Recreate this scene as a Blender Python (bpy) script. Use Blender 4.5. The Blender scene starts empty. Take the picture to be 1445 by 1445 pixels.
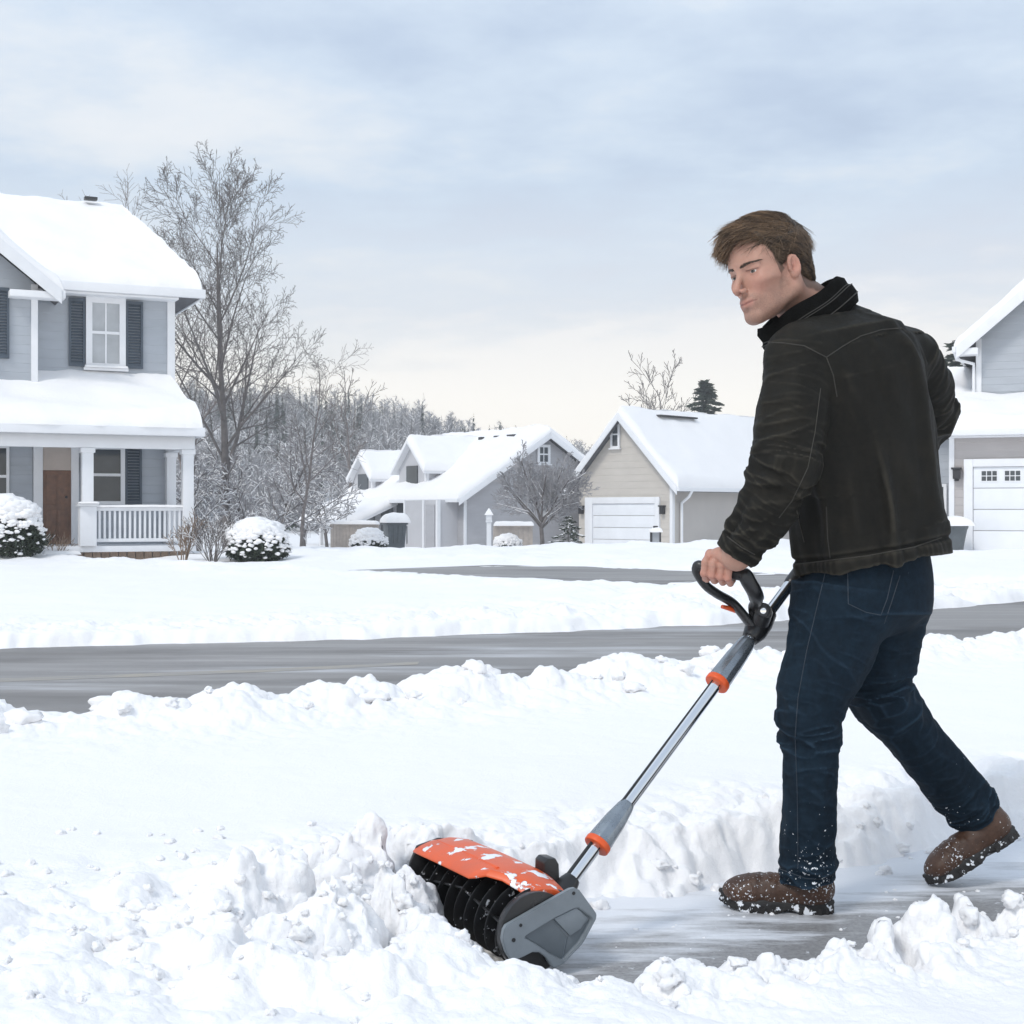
import bpy, bmesh, math, random
import numpy as np
from mathutils import Vector, Matrix
from mathutils.bvhtree import BVHTree

random.seed(7)
rng = np.random.default_rng(7)
scene = bpy.context.scene
COL = scene.collection
R = math.radians
F = 2000.0          # focal length in pixels of the 1445 px photograph
CZ = 0.97           # camera height

# ------------------------------------------------------------------ camera
cam_d = bpy.data.cameras.new('camera')
cam_d.sensor_width = 36.0
cam_d.lens = 36.0 * F / 1445.0
cam_d.clip_start = 0.05
cam_d.clip_end = 3000
cam = bpy.data.objects.new('camera', cam_d)
COL.objects.link(cam)
cam.location = (0, 0, CZ)
cam.rotation_euler = (R(90), 0, 0)
scene.camera = cam

# ------------------------------------------------------------------ sky, sun, exposure
SUN_EL, SUN_AZ = 48.0, -140.0      # azimuth measured from +Y (view direction) towards +X
world = bpy.data.worlds.new('World')
scene.world = world
world.use_nodes = True
wn, wl = world.node_tree.nodes, world.node_tree.links
wn.clear()
def wnode(t, **k):
    n = wn.new(t)
    for a, b in k.items(): setattr(n, a, b)
    return n
w_out = wnode('ShaderNodeOutputWorld')
w_bg = wnode('ShaderNodeBackground')
w_sky = wnode('ShaderNodeTexSky', sky_type='NISHITA', sun_disc=False)
w_sky.sun_elevation = R(SUN_EL)
w_sky.sun_rotation = R(SUN_AZ)
w_tc = wnode('ShaderNodeTexCoord')
w_sep = wnode('ShaderNodeSeparateXYZ')
wl.new(w_tc.outputs['Generated'], w_sep.inputs[0])
def wmath(op, a, b=None, clamp=False):
    n = wnode('ShaderNodeMath', operation=op, use_clamp=clamp)
    for i, v in enumerate((a, b)):
        if v is None: continue
        if isinstance(v, (int, float)): n.inputs[i].default_value = v
        else: wl.new(v, n.inputs[i])
    return n.outputs[0]
# cloud layer: sample noise on a flat ceiling above the viewer so clouds flatten towards the horizon
den = wmath('ADD', wmath('MAXIMUM', w_sep.outputs[2], 0.0), 0.10)
cx_ = wmath('DIVIDE', w_sep.outputs[0], den)
cy_ = wmath('DIVIDE', w_sep.outputs[1], den)
w_cmb = wnode('ShaderNodeCombineXYZ')
wl.new(cx_, w_cmb.inputs[0]); wl.new(cy_, w_cmb.inputs[1])
def wnoise(scale, detail, rough, off):
    m = wnode('ShaderNodeMapping')
    m.inputs['Location'].default_value = off
    wl.new(w_cmb.outputs[0], m.inputs[0])
    n = wnode('ShaderNodeTexNoise')
    n.inputs['Scale'].default_value = scale
    n.inputs['Detail'].default_value = detail
    n.inputs['Roughness'].default_value = rough
    wl.new(m.outputs[0], n.inputs[0])
    return n.outputs['Fac']
n_big = wnoise(0.55, 6, 0.55, (3.1, 1.7, 0))
n_sml = wnoise(1.5, 8, 0.6, (8.3, 4.2, 0))
def wramp(fac, stops):
    r = wnode('ShaderNodeValToRGB')
    e = r.color_ramp.elements
    while len(e) > 1: e.remove(e[-1])
    e[0].position, e[0].color = stops[0][0], (*stops[0][1], 1)
    for p, c in stops[1:]:
        q = e.new(p); q.color = (*c, 1)
    wl.new(fac, r.inputs[0])
    return r.outputs[0]
def wmix(fac, a, b):
    n = wnode('ShaderNodeMix', data_type='RGBA')
    if isinstance(fac, (int, float)): n.inputs[0].default_value = fac
    else: wl.new(fac, n.inputs[0])
    for i, v in ((6, a), (7, b)):
        if isinstance(v, tuple): n.inputs[i].default_value = (*v, 1)
        else: wl.new(v, n.inputs[i])
    return n.outputs[2]
cloud_mix = wmath('ADD', wmath('MULTIPLY', n_big, 0.52), wmath('MULTIPLY', n_sml, 0.48))
cloud_col = wramp(cloud_mix, [(0.34, (0.46, 0.56, 0.72)), (0.44, (0.55, 0.66, 0.82)), (0.52, (0.68, 0.79, 0.92)), (0.60, (0.86, 0.91, 0.96)), (0.70, (0.97, 0.98, 0.99))])
# a clear, bright strip lies under the cloud deck near the horizon
edge = wmath('ADD', w_sep.outputs[2], wmath('MULTIPLY', wmath('SUBTRACT', cloud_mix, 0.5), 0.34))
clear = wramp(edge, [(0.0, (1, 1, 1)), (0.115, (0.97, 0.97, 0.97)), (0.150, (0.50, 0.50, 0.50)), (0.225, (0, 0, 0))])
strip = wramp(w_sep.outputs[2], [(0.0, (1.25, 1.18, 1.06)), (0.08, (1.20, 1.16, 1.08)), (0.16, (0.95, 0.96, 0.98))])
nish = wnode('ShaderNodeVectorMath', operation='SCALE')
wl.new(w_sky.outputs[0], nish.inputs[0]); nish.inputs[3].default_value = 0.10
deck = wmix(0.88, nish.outputs[0], cloud_col)
sky_c = wmix(clear, deck, strip)
# overcast luminance rises towards the zenith
zen = wnode('ShaderNodeMapRange')
wl.new(w_sep.outputs[2], zen.inputs[0])
zen.inputs[1].default_value, zen.inputs[2].default_value = 0.25, 0.95
zen.inputs[3].default_value, zen.inputs[4].default_value = 1.0, 1.15
zs = wnode('ShaderNodeVectorMath', operation='SCALE')
wl.new(sky_c, zs.inputs[0]); wl.new(zen.outputs[0], zs.inputs[3])
wl.new(zs.outputs[0], w_bg.inputs[0])
w_bg.inputs[1].default_value = 1.0
wl.new(w_bg.outputs[0], w_out.inputs[0])

sun_d = bpy.data.lights.new('sun', 'SUN')
sun_d.energy = 1.5
sun_d.angle = R(13)
sun_d.color = (1.0, 0.96, 0.90)
sun = bpy.data.objects.new('sun', sun_d)
COL.objects.link(sun)
_sd = Vector((math.cos(R(SUN_EL)) * math.sin(R(SUN_AZ)), math.cos(R(SUN_EL)) * math.cos(R(SUN_AZ)), math.sin(R(SUN_EL))))
sun.rotation_euler = (-_sd).to_track_quat('-Z', 'Y').to_euler()
sun.location = _sd * 30

scene.view_settings.view_transform = 'Standard'
scene.view_settings.look = 'None'
scene.view_settings.gamma = 1.0
scene.view_settings.exposure = 0.17

# ------------------------------------------------------------------ helpers: noise
_perm = rng.permutation(256).astype(np.int32)
_perm = np.concatenate([_perm, _perm, _perm])
_g3 = rng.normal(size=(256, 3)).astype(np.float32)
_g3 /= np.linalg.norm(_g3, axis=1)[:, None]
_g2a = rng.uniform(0, 2 * np.pi, 256)
_g2 = np.stack([np.cos(_g2a), np.sin(_g2a)], 1).astype(np.float32)

def pn2(x, y):
    x = np.asarray(x, np.float32); y = np.asarray(y, np.float32)
    xi = np.floor(x).astype(np.int32); yi = np.floor(y).astype(np.int32)
    fx = x - xi; fy = y - yi
    u = fx * fx * fx * (fx * (fx * 6 - 15) + 10); v = fy * fy * fy * (fy * (fy * 6 - 15) + 10)
    def g(ix, iy, dx, dy):
        h = _perm[(_perm[ix & 255] + (iy & 255))]
        gg = _g2[h]
        return gg[..., 0] * dx + gg[..., 1] * dy
    a = g(xi, yi, fx, fy); b = g(xi + 1, yi, fx - 1, fy)
    c = g(xi, yi + 1, fx, fy - 1); d = g(xi + 1, yi + 1, fx - 1, fy - 1)
    return ((a + (b - a) * u) * (1 - v) + (c + (d - c) * u) * v) * 1.5

def pn3(p):
    p = np.asarray(p, np.float32)
    pi = np.floor(p).astype(np.int32)
    f = p - pi
    w = f * f * f * (f * (f * 6 - 15) + 10)
    out = 0
    for i in (0, 1):
        for j in (0, 1):
            for k in (0, 1):
                h = _perm[_perm[_perm[(pi[:, 0] + i) & 255] + ((pi[:, 1] + j) & 255)] + ((pi[:, 2] + k) & 255)]
                g = _g3[h]
                dot = g[:, 0] * (f[:, 0] - i) + g[:, 1] * (f[:, 1] - j) + g[:, 2] * (f[:, 2] - k)
                ww = (w[:, 0] if i else 1 - w[:, 0]) * (w[:, 1] if j else 1 - w[:, 1]) * (w[:, 2] if k else 1 - w[:, 2])
                out = out + dot * ww
    return out * 1.5

def fbm2(x, y, f, o=4, g=0.5):
    s = 0; a = 1.0
    for i in range(o):
        s = s + a * pn2(x * f + 17.3 * i, y * f - 9.1 * i); f *= 2.03; a *= g
    return s

def billow2(x, y, f, o=4, g=0.5):
    s = 0; a = 1.0; n = 0
    for i in range(o):
        s = s + a * np.abs(pn2(x * f + 31.7 * i, y * f + 12.9 * i)); n += a; f *= 2.07; a *= g
    return s / n

def sstep(a, b, x):
    t = np.clip((x - a) / (b - a), 0, 1)
    return t * t * (3 - 2 * t)

# ------------------------------------------------------------------ helpers: objects
FR = {}                                       # frames of things
def thing(name, label, cat, loc=(0, 0, 0), rz=0.0, group=None):
    o = bpy.data.objects.new(name, None)
    COL.objects.link(o)
    o.empty_display_size = 0.1
    o.location = loc
    o.rotation_euler = (0, 0, rz)
    FR[o] = Matrix.Translation(Vector(loc)) @ Matrix.Rotation(rz, 4, 'Z')
    o['label'] = label; o['category'] = cat
    if group: o['group'] = group
    return o

def tag(o, label=None, cat=None, group=None, kind=None):
    if label: o['label'] = label
    if cat: o['category'] = cat
    if group: o['group'] = group
    if kind: o['kind'] = kind
    return o

def mesh_np(name, V, Fc, mat, parent=None, smooth=True, sharp=None):
    """V (n,3) array, Fc list of arrays (each (m,k)) or one array; vertices in world space when parent frame given by root."""
    if not isinstance(Fc, (list, tuple)): Fc = [Fc]
    Fc = [np.asarray(f, np.int32) for f in Fc if len(f)]
    me = bpy.data.meshes.new(name)
    V = np.asarray(V, np.float32)
    me.vertices.add(len(V)); me.vertices.foreach_set('co', V.ravel())
    nl = sum(f.size for f in Fc); npoly = sum(len(f) for f in Fc)
    me.loops.add(nl); me.polygons.add(npoly)
    me.loops.foreach_set('vertex_index', np.concatenate([f.ravel() for f in Fc]))
    tot = np.concatenate([np.full(len(f), f.shape[1], np.int32) for f in Fc])
    start = np.concatenate([[0], np.cumsum(tot)[:-1]]).astype(np.int32)
    me.polygons.foreach_set('loop_start', start)
    me.polygons.foreach_set('loop_total', tot)
    me.polygons.foreach_set('use_smooth', np.full(npoly, smooth, bool))
    me.update(calc_edges=True)
    me.validate()
    o = bpy.data.objects.new(name, me)
    COL.objects.link(o)
    if mat: me.materials.append(mat)
    if parent: o.parent = parent
    if smooth and sharp:
        me.set_sharp_from_angle(angle=R(sharp))
    return o

class MB:
    """collects polygons; build() links them as one mesh object"""
    def __init__(s): s.v = []; s.f = []
    def add(s, verts, faces, M=None):
        n = len(s.v)
        for p in verts:
            p = Vector(p)
            s.v.append(M @ p if M else p)
        s.f += [tuple(i + n for i in f) for f in faces]
        return s
    def box(s, a, b, M=None):
        x0, y0, z0 = a; x1, y1, z1 = b
        return s.add([(x0, y0, z0), (x1, y0, z0), (x1, y1, z0), (x0, y1, z0), (x0, y0, z1), (x1, y0, z1), (x1, y1, z1), (x0, y1, z1)],
                     [(0, 3, 2, 1), (4, 5, 6, 7), (0, 1, 5, 4), (1, 2, 6, 5), (2, 3, 7, 6), (3, 0, 4, 7)], M)
    def prism(s, poly, d0, d1, axis='y', M=None):
        """poly of (u,z); extruded between y=d0 and y=d1 (axis y) or poly of (y,z) along x"""
        n = len(poly)
        def P(q, d): return (q[0], d, q[1]) if axis == 'y' else ((d, q[0], q[1]) if axis == 'x' else (q[0], q[1], d))
        vs = [P(q, d0) for q in poly] + [P(q, d1) for q in poly]
        fs = [tuple(range(n)), tuple(range(2 * n - 1, n - 1, -1))] + [(i, i + n, (i + 1) % n + n, (i + 1) % n) for i in range(n)]
        return s.add(vs, fs, M)
    def tube(s, pts, rad, n=8, caps=True, M=None, up=None):
        pts = [Vector(p) for p in pts]
        if not isinstance(rad, (list, tuple)): rad = [rad] * len(pts)
        vs = []; fs = []
        prev = None
        for i, p in enumerate(pts):
            t = (pts[min(i + 1, len(pts) - 1)] - pts[max(i - 1, 0)]).normalized()
            if prev is None:
                a = Vector(up) if up else (Vector((0, 0, 1)) if abs(t.z) < 0.9 else Vector((1, 0, 0)))
                prev = (a - t * a.dot(t)).normalized()
            prev = (prev - t * prev.dot(t)).normalized()
            b = t.cross(prev)
            r = rad[i]
            ra, rb = r if isinstance(r, (list, tuple)) else (r, r)
            for k in range(n):
                an = 2 * math.pi * k / n
                vs.append(p + prev * (math.cos(an) * ra) + b * (math.sin(an) * rb))
        for i in range(len(pts) - 1):
            for k in range(n):
                fs.append((i * n + k, i * n + (k + 1) % n, (i + 1) * n + (k + 1) % n, (i + 1) * n + k))
        if caps:
            fs.append(tuple(range(n - 1, -1, -1))); m = (len(pts) - 1) * n
            fs.append(tuple(range(m, m + n)))
        return s.add(vs, fs, M)
    def build(s, name, mat, parent=None, smooth=False, sharp=None, bevel=0, world=False, segs=2):
        me = bpy.data.meshes.new(name)
        vs = s.v
        if world and parent:
            root = parent
            while root.parent: root = root.parent
            inv = FR[root].inverted()
            vs = [inv @ Vector(v) for v in vs]
        me.from_pydata([tuple(v) for v in vs], [], s.f)
        bm = bmesh.new(); bm.from_mesh(me)
        bmesh.ops.recalc_face_normals(bm, faces=bm.faces)
        if bevel:
            es = [e for e in bm.edges if len(e.link_faces) == 2 and e.calc_face_angle(0) > R(28)]
            bmesh.ops.bevel(bm, geom=es, offset=bevel, segments=segs, profile=0.6, affect='EDGES', clamp_overlap=True)
        bm.to_mesh(me); bm.free()
        if smooth or bevel:
            me.polygons.foreach_set('use_smooth', np.ones(len(me.polygons), bool))
            me.set_sharp_from_angle(angle=R(sharp or 35))
        o = bpy.data.objects.new(name, me)
        COL.objects.link(o)
        me.materials.append(mat)
        if parent: o.parent = parent
        return o

def world_build(name, V, Fc, mat, parent, smooth=True, sharp=None):
    root = parent
    while root is not None and root.parent: root = root.parent
    if root is not None:
        inv = np.array(FR[root].inverted(), np.float32)
        V = np.asarray(V, np.float32) @ inv[:3, :3].T + inv[:3, 3]
    return mesh_np(name, V, Fc, mat, parent, smooth, sharp)

def at(px, py, Y):
    """world point seen at photograph pixel (px,py) at distance Y"""
    return Vector(((px - 722.5) / F * Y, Y, CZ - (py - 722.5) / F * Y))

# ------------------------------------------------------------------ helpers: materials
class MT:
    def __init__(s, name, rough=0.6, col=(0.5, 0.5, 0.5), metal=0, spec=0.5):
        s.m = bpy.data.materials.new(name); s.m.use_nodes = True
        s.n = s.m.node_tree.nodes; s.l = s.m.node_tree.links
        s.b = s.n['Principled BSDF']
        s.b.inputs['Base Color'].default_value = (*col, 1)
        s.b.inputs['Roughness'].default_value = rough
        s.b.inputs['Metallic'].default_value = metal
        s.b.inputs['Specular IOR Level'].default_value = spec
        s.tc = s.n.new('ShaderNodeTexCoord')
    def node(s, t, **k):
        n = s.n.new(t)
        for a, b in k.items(): setattr(n, a, b)
        return n
    def put(s, sock, v):
        if isinstance(v, (int, float)): sock.default_value = v
        elif isinstance(v, tuple): sock.default_value = (*v, 1) if len(v) == 3 and len(sock.default_value) == 4 else v
        else: s.l.new(v, sock)
    def coords(s, scale=(1, 1, 1), loc=(0, 0, 0), rot=(0, 0, 0), src='Object'):
        m = s.node('ShaderNodeMapping')
        m.inputs['Scale'].default_value = scale; m.inputs['Location'].default_value = loc; m.inputs['Rotation'].default_value = rot
        s.l.new(s.tc.outputs[src], m.inputs[0])
        return m.outputs[0]
    def noise(s, scale, detail=4, rough=0.55, vec=None, dist=0.0):
        n = s.node('ShaderNodeTexNoise')
        n.inputs['Scale'].default_value = scale; n.inputs['Detail'].default_value = detail
        n.inputs['Roughness'].default_value = rough; n.inputs['Distortion'].default_value = dist
        s.l.new(vec if vec is not None else s.tc.outputs['Object'], n.inputs[0])
        return n.outputs['Fac']
    def ramp(s, fac, stops, interp='LINEAR'):
        r = s.node('ShaderNodeValToRGB'); r.color_ramp.interpolation = interp
        e = r.color_ramp.elements
        while len(e) > 1: e.remove(e[-1])
        def c4(c): return (c, c, c, 1) if isinstance(c, (int, float)) else (*c, 1)
        e[0].position, e[0].color = stops[0][0], c4(stops[0][1])
        for p, c in stops[1:]:
            q = e.new(p); q.color = c4(c)
        s.l.new(fac, r.inputs[0])
        return r.outputs[0]
    def math(s, op, a, b=0.0, clamp=False):
        n = s.node('ShaderNodeMath', operation=op, use_clamp=clamp)
        s.put(n.inputs[0], a); s.put(n.inputs[1], b)
        return n.outputs[0]
    def mix(s, fac, a, b, mode='MIX'):
        n = s.node('ShaderNodeMix', data_type='RGBA', blend_type=mode)
        s.put(n.inputs[0], fac); s.put(n.inputs[6], a); s.put(n.inputs[7], b)
        return n.outputs[2]
    def bump(s, h, strength=0.5, dist=0.01, prev=None):
        n = s.node('ShaderNodeBump')
        n.inputs['Strength'].default_value = strength; n.inputs['Distance'].default_value = dist
        s.l.new(h, n.inputs['Height'])
        if prev is not None: s.l.new(prev, n.inputs['Normal'])
        return n.outputs[0]
    def out(s, **k):
        for a, v in k.items():
            s.put(s.b.inputs[a.replace('_', ' ')], v)
        return s.m

def mat_plain(name, col, rough=0.6, metal=0, var=0.12, scale=6, bump=0.0, bscale=60, spec=0.5):
    m = MT(name, rough, col, metal, spec)
    n = m.noise(scale, 5, 0.6)
    lo = tuple(c * (1 - var) for c in col); hi = tuple(min(1, c * (1 + var)) for c in col)
    k = dict(Base_Color=m.ramp(n, [(0.3, lo), (0.7, hi)]))
    if bump:
        k['Normal'] = m.bump(m.noise(bscale, 4, 0.6), 0.6, bump)
    k['Roughness'] = m.ramp(n, [(0.3, max(0.02, rough - 0.06)), (0.7, min(1, rough + 0.06))])
    return m.out(**k)

def mat_siding(name, col, period=0.2, depth=0.02):
    m = MT(name, 0.62, col)
    sep = m.node('ShaderNodeSeparateXYZ'); m.l.new(m.tc.outputs['Object'], sep.inputs[0])
    fr = m.math('FRACT', m.math('DIVIDE', m.math('ADD', sep.outputs[2], 40.0), period))
    saw = m.math('SUBTRACT', 1.0, fr)
    gap = m.ramp(fr, [(0.0, 0.0), (0.06, 1.0), (1.0, 1.0)])
    h = m.math('MULTIPLY', saw, gap)
    board = m.math('FLOOR', m.math('DIVIDE', m.math('ADD', sep.outputs[2], 40.0), period))
    wn_ = m.node('ShaderNodeTexWhiteNoise', noise_dimensions='1D'); m.l.new(board, wn_.inputs['W'])
    n = m.noise(1.2, 5, 0.6, m.coords((1, 1, 4)))
    c = m.ramp(n, [(0.3, tuple(x * 0.93 for x in col)), (0.7, tuple(x * 1.06 for x in col))])
    c = m.mix(m.math('MULTIPLY', wn_.outputs[0], 0.10), c, tuple(x * 0.8 for x in col))
    return m.out(Base_Color=c, Normal=m.bump(h, 0.5, depth))

M = {}
M['white_trim'] = mat_plain('white_trim_paint', (0.80, 0.81, 0.83), 0.5, var=0.03, scale=3)
M['white_door'] = mat_plain('white_garage_paint', (0.80, 0.82, 0.85), 0.5, var=0.03, scale=2)
M['siding_grey'] = mat_siding('grey_blue_siding', (0.40, 0.43, 0.47), 0.19)
M['siding_right'] = mat_siding('blue_grey_siding', (0.42, 0.45, 0.49), 0.2)
M['siding_taupe'] = mat_siding('taupe_siding', (0.47, 0.44, 0.43), 0.2)
M['siding_tan'] = mat_siding('tan_siding', (0.56, 0.52, 0.47), 0.28)
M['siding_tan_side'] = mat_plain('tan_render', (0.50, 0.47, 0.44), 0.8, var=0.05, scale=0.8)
M['wall_grey'] = mat_siding('pale_grey_siding', (0.42, 0.42, 0.44), 0.16, 0.012)
M['wall_pale'] = mat_plain('pale_panel', (0.52, 0.52, 0.54), 0.8, var=0.05, scale=1.5)
M['shutter'] = mat_plain('dark_slate_shutter', (0.055, 0.075, 0.10), 0.5, var=0.15, scale=5)
M['roof'] = mat_plain('dark_shingle', (0.10, 0.10, 0.11), 0.85, var=0.3, scale=9)
M['door_wood'] = mat_plain('brown_door_wood', (0.17, 0.085, 0.05), 0.5, var=0.25, scale=8)
M['door_tan'] = mat_plain('tan_door_panel', (0.50, 0.43, 0.38), 0.6, var=0.06, scale=5)
M['deck_wood'] = mat_plain('weathered_deck_wood', (0.22, 0.16, 0.12), 0.8, var=0.3, scale=10)
M['fence_wood'] = mat_plain('pale_fence_wood', (0.42, 0.37, 0.33), 0.8, var=0.15, scale=6)
M['glass_dark'] = mat_plain('dark_window_glass', (0.05, 0.06, 0.07), 0.08, var=0.4, scale=1.2)
M['glass_curtain'] = mat_plain('curtained_window_glass', (0.42, 0.44, 0.46), 0.12, var=0.18, scale=1.6)
M['bin'] = mat_plain('dark_grey_bin_plastic', (0.10, 0.115, 0.125), 0.5, var=0.15)
M['black_metal'] = mat_plain('black_metal', (0.025, 0.025, 0.028), 0.4, var=0.2)
M['foliage'] = mat_plain('dark_evergreen_foliage', (0.035, 0.05, 0.03), 0.7, var=0.4, scale=12)
M['dry_plant'] = mat_plain('dry_brown_stems', (0.26, 0.19, 0.14), 0.8, var=0.3, scale=12)
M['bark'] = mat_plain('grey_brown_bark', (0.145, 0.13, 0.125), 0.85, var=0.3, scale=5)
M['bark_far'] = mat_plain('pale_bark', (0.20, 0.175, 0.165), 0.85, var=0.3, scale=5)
M['twig_frost'] = mat_plain('frosted_twigs', (0.34, 0.33, 0.34), 0.85, var=0.35, scale=3)

def mat_snow(name, bscale=1.0, bd=1.0):
    m = MT(name, 0.65, (0.915, 0.905, 0.905), spec=0.3)
    a = m.noise(16 * bscale, 6, 0.62)
    b = m.noise(110 * bscale, 5, 0.7)
    nb = m.bump(a, 0.45, 0.012 * bd)
    nb = m.bump(b, 0.6, 0.005 * bd, nb)
    nb = m.bump(m.noise(420 * bscale, 3, 0.7), 0.5, 0.0018 * bd, nb)
    return m.out(Normal=nb)
M['snow'] = mat_snow('snow')
M['snow_roof'] = mat_snow('roof_snow', 0.12, 3.0)

# ------------------------------------------------------------------ the ground: snow sheet, roads, path
XF = np.array([-60, -30, -10, -3.6, -1.2, 1.65, 4.2, 5.6, 9, 16, 40, 90])
YF = np.array([-8, 1.5, 7.9, 9.95, 10.7, 12.0, 14.0, 15.3, 18.4, 25, 48, 90])
XB = np.array([-60, -30, -8, -1.95, -0.95, 0.26, 1.2, 2.4, 3.2, 6, 12, 40, 90])
YB = np.array([-16, -6, 3.0, 5.3, 5.8, 6.5, 7.35, 8.2, 8.7, 11, 16.5, 42, 84])
def far_edge(x): return np.interp(x, XF, YF)
def bank_line(x): return np.interp(x, XB, YB)
_sc = np.array([(6.5, 13.5), (4.6, 16.2), (3.0, 18.6), (1.2, 21.0), (-1.2, 23.6), (-4.2, 26.6), (-9, 31.5)], np.float32)
SIDE = np.stack([np.interp(np.linspace(0, 6, 37), np.arange(7), _sc[:, k]) for k in (0, 1)], 1).astype(np.float32)
PA = np.array((0.05, 3.06)); PD = np.array((0.885, 0.466))       # shovelled path: start and direction

def seg_dist(x, y, P):
    best = np.full(np.shape(x), 1e9, np.float32)
    for i in range(len(P) - 1):
        a = P[i]; d = P[i + 1] - a
        t = np.clip(((x - a[0]) * d[0] + (y - a[1]) * d[1]) / (d @ d), 0, 1)
        best = np.minimum(best, np.hypot(x - a[0] - t * d[0], y - a[1] - t * d[1]))
    return best

def side_z(y): return 0.006 + 0.05 * sstep(15, 21, y)

def slope(y): return -0.62 * sstep(26, 62, y)

def snow_h(x, y, want_rough=False):
    x = np.asarray(x, np.float32); y = np.asarray(y, np.float32)
    near = sstep(14, 6, y)
    # ---- undisturbed snow
    h = 0.150 + 0.018 * fbm2(x, y, 0.55, 3)
    h = h + 0.004 * fbm2(x, y, 3.0, 3) * near
    # ---- roadside bank (this side of the road)
    yb = bank_line(x)
    q = y - yb + 0.10 * fbm2(x, y, 1.3, 3)
    rough = billow2(x + 0.1 * pn2(x * 3, y * 3), y, 2.3, 3, 0.36)
    lump = billow2(x + 3.3, y * 0.8, 5.5, 3, 0.42)
    notch = 1 - 0.45 * np.exp(-((x + 1.72) / 0.26) ** 2)
    crest = np.exp(-(q / 0.36) ** 2)
    skirt = np.exp(-((q + 0.35) / 0.5) ** 2)
    h = h + notch * crest * (0.015 + 0.20 * rough + 0.03 * lump) + skirt * 0.035 * (lump - 0.15) * notch
    # ---- main road (bare)
    yn = yb + 0.55
    sd = np.maximum(yn - y, y - far_edge(x)) + 0.10 * fbm2(x, y, 1.7, 4)
    inroad = sstep(0.28, -0.02, sd)
    # ---- berm and lawn beyond the road
    qf = y - far_edge(x)
    lawn = sstep(0.0, 0.5, qf)
    hl = 0.04 + 0.03 * fbm2(x, y, 0.5, 4) + 0.045 * fbm2(x, y, 0.16, 2)
    berm_amp = 0.45 + 0.55 * sstep(-2.2, 0.6, x)
    berm = np.exp(-((qf - 1.0) / 0.7) ** 2) * (0.26 * billow2(x, y, 1.6, 4, 0.5)) * berm_amp
    berm = berm + np.exp(-((qf - 2.2) / 1.3) ** 2) * 0.16 * billow2(x + 9, y, 1.1, 4, 0.5) * berm_amp
    edge = np.exp(-((qf - 0.25) / 0.2) ** 2) * 0.10 * billow2(x, y, 3.1, 4)
    hl = hl + berm + edge
    # lawn banks along the side street
    ds = seg_dist(x, y, SIDE) + 0.45 * fbm2(x, y, 0.6, 4)
    hl = hl + np.exp(-((ds - 2.9) / 0.8) ** 2) * (0.02 + 0.5 * billow2(x, y, 0.9, 4)) * 0.4
    hl = hl + 0.16 * np.exp(-((y - 34) / 8.0) ** 2) * (0.3 + fbm2(x, y, 0.35, 4))
    h = h * (1 - lawn) + hl * lawn
    h = h * (1 - inroad) - 0.06 * inroad
    inside = sstep(1.85, 1.35, ds) * lawn * sstep(25.5, 23.0, y + 0.3 * x) * sstep(-3.0, -1.2, x)
    patch = sstep(0.0, 0.18, fbm2(x * 0.5 + 5, y * 1.5, 0.55, 4) + 0.05)
    inside = inside * (1 - 0.9 * patch)
    h = h * (1 - inside) + (side_z(y) - 0.05) * inside
    # far ploughed bank in front of the garages
    h = h + np.exp(-((y - 40 - 0.12 * x) / 3.0) ** 2) * sstep(-4, 2, x) * (0.05 + 0.55 * billow2(x, y, 0.35, 4, 0.55))
    # ---- shovelled path
    px = x - PA[0]; py = y - PA[1]
    s = px * PD[0] + py * PD[1]
    t = -px * PD[1] + py * PD[0]                     # + on the far side
    wob = 0.075 * fbm2(x, y, 2.6, 4) + 0.02 * fbm2(x, y, 14, 2)
    wn_ = 0.285 + 0.05 * sstep(0.4, 1.6, s)
    tt = np.abs(t) - wn_ + wob
    # rounded start of the path, just behind the machine
    e0 = 0.02 - s
    tt = np.maximum(tt, e0 + wob)
    cl = billow2(x + 0.03 * pn2(x * 9, y * 9), y, 4.2, 3, 0.36)
    cl2 = billow2(x + 7.7, y + 2.1, 9.5, 3, 0.42)
    far_side = (t > 0)
    along = sstep(-0.4, 0.0, s)
    wallband = np.exp(-((tt - 0.20) / 0.22) ** 2) * along
    h = h + wallband * np.where(far_side, -0.01 + 0.11 * (cl - 0.2) + 0.02 * (cl2 - 0.2), 0.0)
    nearband = np.exp(-((tt - 0.13) / 0.12) ** 2) * along * (~far_side) * (0.35 + 0.65 * sstep(0.05, 0.45, s))
    lowside = sstep(0.20, -0.12, t) * sstep(-0.30, -0.05, s + 0.35 * (t + 0.3))
    h = h * (1 - lowside) + lowside * (0.045 + 0.02 * fbm2(x, y, 1.4, 4)) - 0.03 * np.exp(-((x - 0.05) / 0.16) ** 2 - ((y - 2.75) / 0.16) ** 2)
    h = h + nearband * (0.30 * (cl - 0.14) + 0.05 * (cl2 - 0.2))
    # ---- heap thrown up in front of the machine
    def g(cx, cy, rx, ry): return np.exp(-((x - cx) / rx) ** 2 - ((y - cy) / ry) ** 2)
    heap = 0.9 * g(-0.40, 3.36, 0.20, 0.20) + 0.75 * g(-0.42, 3.02, 0.20, 0.26) + 0.75 * g(-0.235, 2.93, 0.10, 0.15) + 0.6 * g(-0.30, 3.13, 0.09, 0.15) + 0.40 * g(-0.35, 2.62, 0.30, 0.16) + 0.35 * g(-0.75, 2.85, 0.4, 0.4) + 0.5 * g(-0.115, 2.83, 0.09, 0.09) + 0.20 * g(-0.25, 2.42, 0.4, 0.16)
    heap = np.clip(heap, 0, 1.15)
    h = h - heap * 0.05 + heap * (0.36 * (cl - 0.10) + 0.05 * (cl2 - 0.2))
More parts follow.
